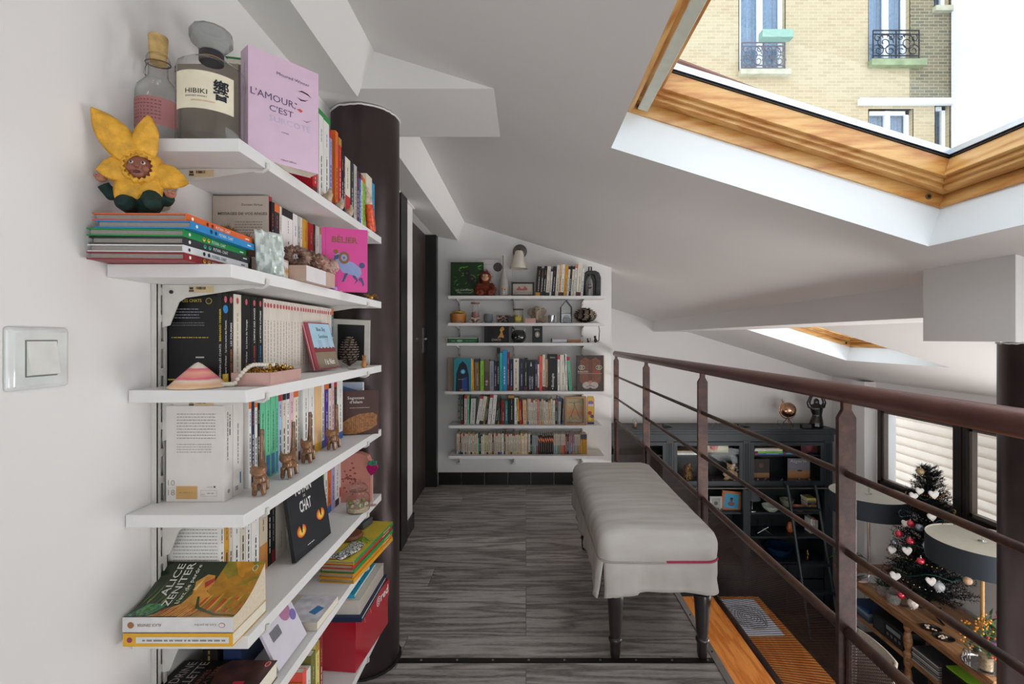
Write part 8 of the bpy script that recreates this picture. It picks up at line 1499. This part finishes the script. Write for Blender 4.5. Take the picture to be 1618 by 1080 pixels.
# big drum lamps
def drum(x, y, lab, wood=False):
    t = thing('table_lamp', lab, 'lamp', (x, y, SZ+0.0006)); zt = EYE-1.65-SZ
    if wood: b = MB(); b.cyl((0, 0, 0.02), (0, 0, zt-0.02), 0.014, M('#A07A4A', 0.5), 12); b.build('pole', t)
    else: b = MB(); b.cyl((0, 0, 0.02), (0, 0, zt-0.02), 0.012, CHROME, 12); b.build('pole', t)
    b = MB(); b.lathe([(0, 0), (0.07 if wood else 0.11, 0.001), (0.07 if wood else 0.11, 0.012), (0.02, 0.02), (0.012, 0.03), (0, 0.03)], CHROME, seg=32); b.build('base', t)
    b = MB(); b.lathe([(0.368, zt-0.20), (0.368, zt)], M('#1B242C', 0.7), seg=64, cap=False); b.lathe([(0.365, zt-0.20), (0.365, zt)], M('#CFC8B8', 0.7), seg=64, cap=False); b.build('lamp_shade', t)
    b = MB(); b.lathe([(0.0, zt-0.015), (0.364, zt-0.012)], M('#B9B4A6', 0.6, var=0.04), seg=64, cap=False); b.build('diffuser', t)
    b = MB(); b.lathe([(0.03, zt-0.012), (0.03, zt-0.006), (0.008, zt-0.004), (0.008, zt+0.05), (0, zt+0.052)], CHROME, seg=16); b.build('finial', t)
drum(3.66, 5.16, 'large round black drum lamp left of the black Christmas tree'); drum(3.73, 3.95, 'large round black drum lamp right of the black Christmas tree by the column', True)
# tray things
def tray(x, y, R_, lab, z=None): b = MB(); b.lathe([(0, 0), (R_, 0.001), (R_+0.008, 0.012), (R_+0.003, 0.013), (R_-0.004, 0.005), (0, 0.004)], SILVER, seg=40); tag(b.build('round_tray', None, (x, y, (z or SZ)+0.0006)), lab, 'tray')
# ================================================================== black Christmas tree
TX, TY = 3.76, 4.52; TH = 1.40
t = thing('christmas_tree', 'black artificial Christmas tree standing on the brown sideboard before the window', 'christmas tree', (TX, TY, SZ+0.0006))
b = MB(); b.cyl((0, 0, 0.03), (0, 0, TH-0.03), 0.014, M('#16120F', 0.6), 10); b.build('trunk', t)
b = MB()
for a in (0.4, 2.5, 4.6): b.tube([(0, 0, 0.05), (0.10*math.cos(a), 0.10*math.sin(a), 0.03), (0.20*math.cos(a), 0.20*math.sin(a), 0.004)], 0.009, M('#101010', 0.4), 8)
b.build('stand', t)
def tree_foliage(levels, seed):
    b = MB(); rn = random.Random(seed); BKN = M('#06080A', 0.8, spec=0.15); BKM = M('#11181B', 0.75, spec=0.2); i0 = b.mi(BKN); i1 = b.mi(BKM); vs = []; fs = [[], []]
    for (z0, z1, n) in levels:
        for q in range(n):
            z = rn.uniform(z0, z1); u = z/TH; a = rn.uniform(0, 2*PI); R_ = (0.37*(1-u)**0.7+0.06)*rn.uniform(0.7, 1.05)
            if z < 0.22: R_ *= 0.55+z*2
            d = Vector((math.cos(a), math.sin(a), 0.28+0.4*u)); d.normalize(); base = Vector((0, 0, z-0.03)); nd = int(R_*260)
            for k_ in range(nd):
                s_ = (k_+rn.random())/nd*R_; p = base+d*s_+Vector((0, 0, -0.25*s_*s_)); e = Vector((rn.gauss(0, 1), rn.gauss(0, 1), rn.gauss(0, 1))).normalized(); e = (e+d*0.7).normalized(); L_ = rn.uniform(0.022, 0.045); sd = e.cross(Vector((rn.random(), rn.random(), rn.random()))).normalized()*0.0026
                m_ = 0 if rn.random() < 0.6 else 1; j = len(vs); vs += [p-sd, p+sd, p+e*L_]; fs[m_].append((j, j+1, j+2))
    bv = [b.bm.verts.new(v) for v in vs]
    for m_ in (0, 1):
        for f in fs[m_]: ff = b.bm.faces.new([bv[k_] for k_ in f]); ff.material_index = m_
    return b
b = tree_foliage([(0.14, 0.5, 210), (0.5, 0.9, 190), (0.9, 1.2, 140), (1.2, 1.38, 90)], 5); b.build('foliage', t, smooth=0, recalc=False)
b = MB(); rn = random.Random(3)
for kk in range(4):
    pts = []
    for i in range(60): a = i*0.12+kk*1.7; z = 0.25+kk*0.24+i*0.0035; R_ = 0.37*(1-z/TH)**0.8+0.05; pts.append((R_*math.cos(a), R_*math.sin(a), z+0.02*math.sin(i*0.5)))
    for p in pts: b.ball(p, 0.0065, GOLDM if kk % 2 else M('#8A8E94', 0.2, 1.0), seg=6, rings=4)
b.build('bead_garland', t)
b = MB()
for kk in range(3):
    pts = []
    for i in range(30): a = i*0.22+kk*2.1; z = 0.3+kk*0.3+i*0.008; R_ = 0.35*(1-z/TH)**0.8+0.04; pts.append((R_*math.cos(a), R_*math.sin(a), z+0.03*math.sin(i*1.1)))
    b.tube(pts, 0.0028, M('#0E4A42', 0.4), 5)
b.build('light_string', t)
tree0 = t
def on_tree(px, py):
    """front surface of the tree on the sight line of a pixel"""
    best = None
    for i in range(120):
        Y = 3.9+i*0.008; p = P(px, py, Y); dz = p.z-SZ
        if dz < 0.0: continue
        R_ = 0.37*max(0, 1-dz/TH)**0.8+0.055
        if math.hypot(p.x-TX, p.y-TY) <= R_+0.01: return p
    return P(px, py, 4.35)
rb = None
RED = M('#C01E38', 0.15, 0.2, coat=0.8); OG = 'red glass baubles on the black tree'
for i, (px, py, lab) in enumerate(((1438.6, 826.5, 'red bauble high on the tree below a white heart'), (1420.5, 842.6, 'red bauble at the left side of the tree'), (1438.3, 854, 'red bauble left of the silver ball, near the tree middle'), (1454.5, 885.5, 'red bauble at the centre of the tree'), (1424, 940, 'lowest red bauble, at the foot of the tree'))):
    p = on_tree(px, py); t = thing('christmas_bauble', lab, 'bauble', p, 0, OG); b = MB(); b.ball((0, 0, 0), 0.030, RED, seg=24, rings=16); b.build('ball', t); b = MB(); b.lathe([(0.008, 0.028), (0.008, 0.036), (0, 0.037)], SILVER, seg=12); b.tube([(0.004*math.cos(a), 0, 0.041+0.004*math.sin(a)) for a in [2*PI*q/10 for q in range(10)]], 0.0008, SILVER, 5, closed=True); b.build('cap', t)
b = MB(); HP = [(0, -0.045), (0.030, -0.012), (0.040, 0.012), (0.030, 0.032), (0.012, 0.034), (0, 0.020), (-0.012, 0.034), (-0.030, 0.032), (-0.040, 0.012), (-0.030, -0.012)]
for i, (px, py, s_, c, lab) in enumerate(((1453.5, 774, 0.85, 0, 'small white heart ornament high on the tree, the left one'), (1476, 779.5, 1.0, 0, 'white heart ornament high on the tree, right of another'), (1444, 782, 0.9, 0, 'pale heart ornament at the upper left edge of the tree'), (1434, 868, 1.0, 0, 'white heart ornament left of the tree centre'), (1415, 908, 1.1, 0, 'white heart ornament hanging low at the left of the tree'), (1471.5, 916, 1.0, 0, 'cream heart ornament hanging low at the right of the tree'), (1410, 867, 0.9, 0, 'white heart ornament at the left edge of the tree'), (1473, 815, 0.9, 0, 'white heart ornament beside the middle right of the tree'), (1431, 825, 0.8, 0, 'white heart ornament above a red bauble'))):
    p = on_tree(px, py); b = MB(); b.prism([(a*s_, c_*s_) for a, c_ in HP], (0, -0.010, 0), (1, 0, 0), (0, 0, 1), (0, 1, 0), 0.02, M('#C9C5C0', 0.7, var=0.15)); o = b.build('heart_ornament', None, p-Vector((0.02, 0.02, 0)), (0, 0.15*(-1)**i, -0.5), bevel=0.007); tag(o, lab, 'ornament')
for i, (px, py, m_, R_, lab) in enumerate(((1453, 833, '#8A93A0', 0.034, 'silver mirrored ball in the upper middle of the tree'), (1466, 862, '#A8B0B5', 0.036, 'tinsel white ball right of the tree centre'), (1484, 926, '#B5B8BC', 0.040, 'silver star-like ball low at the right of the tree'), (1442.5, 953, '#C0B5AE', 0.040, 'fluffy pale ball at the foot of the tree'), (1529, 917, '#C9A88A', 0.034, 'pale pink ball at the right edge of the tree'), (1454, 744.5, '#A8946E', 0.032, 'round gold medallion near the top of the tree'), (1412.5, 856, '#7E8890', 0.024, 'small silver ball at the left edge of the tree'))):
    p = on_tree(px, py); b = MB(); b.ball((0, 0, 0), R_, M(m_, 0.2 if i in (0, 6) else 0.6, 0.7 if i in (0, 5, 6) else 0.1, var=0.3, scale=60), seg=20, rings=12)
    if i in (1, 2, 3):
        rn = random.Random(i)
        for q in range(160): e = Vector((rn.gauss(0, 1), rn.gauss(0, 1), rn.gauss(0, 1))).normalized(); sd = e.cross(Vector((0.3, 0.5, 1))).normalized()*0.003; b.faces([e*R_*0.9-sd, e*R_*0.9+sd, e*R_*1.35], [(0, 1, 2)], M(m_, 0.5, 0.2, var=0.3))
    tag(b.build('tree_ornament', None, p), lab, 'ornament')
# small things on the sideboard
for (px, py, lab) in ((1471, 990, 'small oval black dish with pale sweets, the left of two on the sideboard'), (1491, 1005, 'small oval black dish with pale sweets, the right of two on the sideboard')):
    Y = F*2.55/(py-VY); x = (px-VX)/F*Y; t = thing('black_dish', lab, 'dish', (x, Y, SZ+0.0006), -0.6); b = MB(); b.lathe([(0, 0), (0.05, 0.001), (0.062, 0.016), (0.058, 0.017), (0.046, 0.006), (0, 0.005)], M('#15171A', 0.3), seg=28, sx=1.25); b.build('bowl', t)
    b = MB(); rn = random.Random(int(px))
    for q in range(8): b.ball((rn.uniform(-.04, .04), rn.uniform(-.03, .03), 0.014), (0.010, 0.008, 0.008), M('#C9B09A', 0.6), seg=8, rings=5)
    b.build('sweets', t)
VYy = 3.90
t = thing('flower_bouquet', 'bouquet of orange berries, purple cabbage rose and foliage in a glass vase', 'flowers', (3.56, 3.74, SZ+0.0140), 0)
b = MB(); b.lathe([(0, 0), (0.045, 0.001), (0.05, 0.01), (0.05, 0.16), (0.06, 0.19)], BOTTLE, seg=24); b.build('glass_vase', t)
b = MB(); b.lathe([(0, 0.003), (0.042, 0.004), (0.044, 0.10), (0, 0.10)], M('#8A7A62', 0.3, var=0.4, scale=60), seg=20); b.build('stems_in_water', t)
rn = random.Random(6); b1 = MB()
for q in range(34):
    a = rn.uniform(0, 2*PI); r = rn.uniform(0.03, 0.18); h = rn.uniform(0.20, 0.42) if r < 0.12 else rn.uniform(0.18, 0.34); tip = Vector((r*math.cos(a), r*math.sin(a)*0.9, h)); b1.tube([(0, 0, 0.12), tip*0.6+Vector((0, 0, 0.06)), tip], 0.003, M('#3E5230', 0.6), 5)
    for k_ in range(4): p = tip*rn.uniform(0.6, 1)+Vector((0, 0, 0.02)); e = Vector((rn.gauss(0, 1), rn.gauss(0, 1), rn.gauss(0, .6))).normalized(); sd = e.cross(Vector((0, 0.2, 1))).normalized()*0.014; b1.faces([p, p+e*0.03-sd, p+e*0.07, p+e*0.03+sd], [(0, 1, 2, 3)], M(['#3A5A34', '#5E7A3A', '#2E4030'][k_ % 3], 0.6))
    if q < 14:
        b2 = MB()
        for k_ in range(9):
            bp_ = tip+Vector((rn.uniform(-.04, .04), rn.uniform(-.04, .04), rn.uniform(-.03, .05))); b2.tube([tip-Vector((0, 0, 0.04)), bp_], 0.0015, M('#3E5230', 0.6), 4); b2.ball(bp_, 0.007, M('#D98A1E', 0.3) if q % 4 else M('#C2402A', 0.3), seg=8, rings=5)
        b2.build('berry_cluster', t)
b1.build('foliage', t, smooth=0, recalc=False)
for j, (c_, m_, R_) in enumerate((((-0.02, -0.07, 0.24), '#7A4A72', 0.055), ((0.06, -0.05, 0.20), '#B5863A', 0.04), ((0.09, 0.02, 0.33), '#8A5A4A', 0.035), ((-0.06, -0.02, 0.36), '#A8683A', 0.03))):
    b = MB()
    for q in range(18):
        a = q*2.4; r = R_*(0.25+0.75*q/18); b.ball((c_[0]+r*0.6*math.cos(a), c_[1]+r*0.6*math.sin(a), c_[2]-q*0.0012), (R_*0.42, R_*0.42, R_*0.16), M(m_, 0.6, var=0.25, scale=40), seg=10, rings=6)
    b.build('blossom', t)
tray(3.59, 3.79, 0.13, 'round silver tray under the flower vase on the sideboard')
o = blob('silver_deer', [('b', (0, 0, 0.05), (0.016, 0.028, 0.016)), ('t', [(0, -0.022, 0.055), (0, -0.034, 0.09)], [0.009, 0.006]), ('b', (0, -0.042, 0.094), (0.007, 0.013, 0.007)), ('t', [(-0.01, -0.018, 0.05), (-0.01, -0.018, 0)], 0.004), ('t', [(0.01, -0.018, 0.05), (0.01, -0.018, 0)], 0.004), ('t', [(-0.01, 0.02, 0.05), (-0.01, 0.022, 0)], 0.004), ('t', [(0.01, 0.02, 0.05), (0.01, 0.022, 0)], 0.004), ('t', [(-0.003, -0.034, 0.098), (-0.02, -0.03, 0.13)], 0.003), ('t', [(0.003, -0.034, 0.098), (0.02, -0.03, 0.13)], 0.003)], M('#B5B0A8', 0.3, 0.9), 0.003, None, (3.53, 3.875, SZ+0.016), sm=1); tag(o, 'small silver deer figure at the far side of the round tray', 'figurine')
t = thing('flower_pot', 'grey textured plant pot with a dark green plant left of the tree foot', 'plant', (3.60, 4.86, SZ+0.0006)); b = MB(); b.lathe([(0, 0), (0.055, 0.001), (0.065, 0.10), (0.058, 0.10), (0.05, 0.09), (0, 0.088)], M('#7E7670', 0.8, var=0.25, scale=50), seg=24); b.build('pot', t)
b = MB(); rn = random.Random(8)
for q in range(120): e = Vector((rn.gauss(0, 1), rn.gauss(0, 1), abs(rn.gauss(0, 1)))).normalized(); p = Vector((rn.uniform(-.04, .04), rn.uniform(-.04, .04), 0.09)); sd = e.cross(Vector((0.2, 0.1, 1))).normalized()*0.006; b.faces([p-sd, p+e*0.05-sd, p+e*0.09, p+e*0.05+sd, p+sd], [(0, 1, 2, 3, 4)], M(['#2A4034', '#7A8A80', '#1E2E28'][q % 3], 0.6))
b.build('foliage', t, smooth=0, recalc=False)
t = thing('wicker_pot', 'round grey wicker pot beside the foot of the black tree', 'plant', (3.57, 4.70, SZ+0.0006)); b = MB(); b.lathe([(0, 0), (0.05, 0.001), (0.062, 0.05), (0.055, 0.095), (0.048, 0.09), (0, 0.08)], M('#6E6A66', 0.8, var=0.4, scale=90), seg=24); b.build('pot', t)
t = thing('orchid_plant', 'green strap-leaved orchid in a white pot beside the left drum lamp', 'plant', (3.62, 5.42, SZ+0.0006)); b = MB(); b.lathe([(0, 0), (0.05, 0.001), (0.06, 0.12), (0.054, 0.12), (0.048, 0.10), (0, 0.098)], M('#C9C9C6', 0.3, coat=0.4), seg=24); b.build('pot', t)
b = MB()
for q in range(7):
    a = q*0.9+0.3; pts = []; vs = []
    for i in range(9): u = i/8; c = Vector((math.cos(a)*0.20*u, math.sin(a)*0.16*u, 0.10+0.22*u-0.22*u*u)); w_ = 0.024*math.sin(PI*(0.1+0.85*u)); sd = Vector((-math.sin(a), math.cos(a), 0))*w_; vs += [c-sd, c+sd]
    b.faces(vs, [(2*i, 2*i+1, 2*i+3, 2*i+2) for i in range(8)], M('#2E4A30', 0.4))
b.build('leaves', t, smooth=180); b = MB(); b.tube([(0, 0, 0.10), (0.02, 0, 0.35), (0.0, -0.04, 0.52), (-0.03, -0.10, 0.50), (-0.04, -0.14, 0.40)], 0.004, M('#3A4A2E', 0.5), 6); b.build('flower_stem', t)
b = MB(); b.ball((0, 0, 0.012), (0.05, 0.022, 0.012), M('#C9A8A4', 0.4)); tag(b.build('pink_soap', None, (3.545, 5.08, SZ+0.0006)), 'small pink oval soap on the sideboard left of the plant pot', 'soap')
# plant outside the window
t = thing('balcony_plant', 'thin leafy green plant outside the window at the column', 'plant', (4.85, 4.55, -1.2)); b = MB(); rn = random.Random(9)
for q in range(5): b.tube([(0, 0, 0), (0.03*math.sin(q), 0.03*math.cos(q*2), 0.8), (0.08*math.sin(q*1.7), 0.10*math.cos(q), 1.15+0.1*q)], 0.004, M('#5A7A4A', 0.6), 5)
for q in range(60): z = rn.uniform(0.85, 1.5); p = Vector((rn.uniform(-.08, .08), rn.uniform(-.1, .1), z)); e = Vector((rn.gauss(0, 1), rn.gauss(0, 1), rn.gauss(0, .5))).normalized(); sd = e.cross(Vector((0, 0.2, 1))).normalized()*0.012; b.faces([p, p+e*0.03-sd, p+e*0.08, p+e*0.03+sd], [(0, 1, 2, 3)], M('#7FA86A', 0.5))
b.build('branches', t, smooth=0, recalc=False)
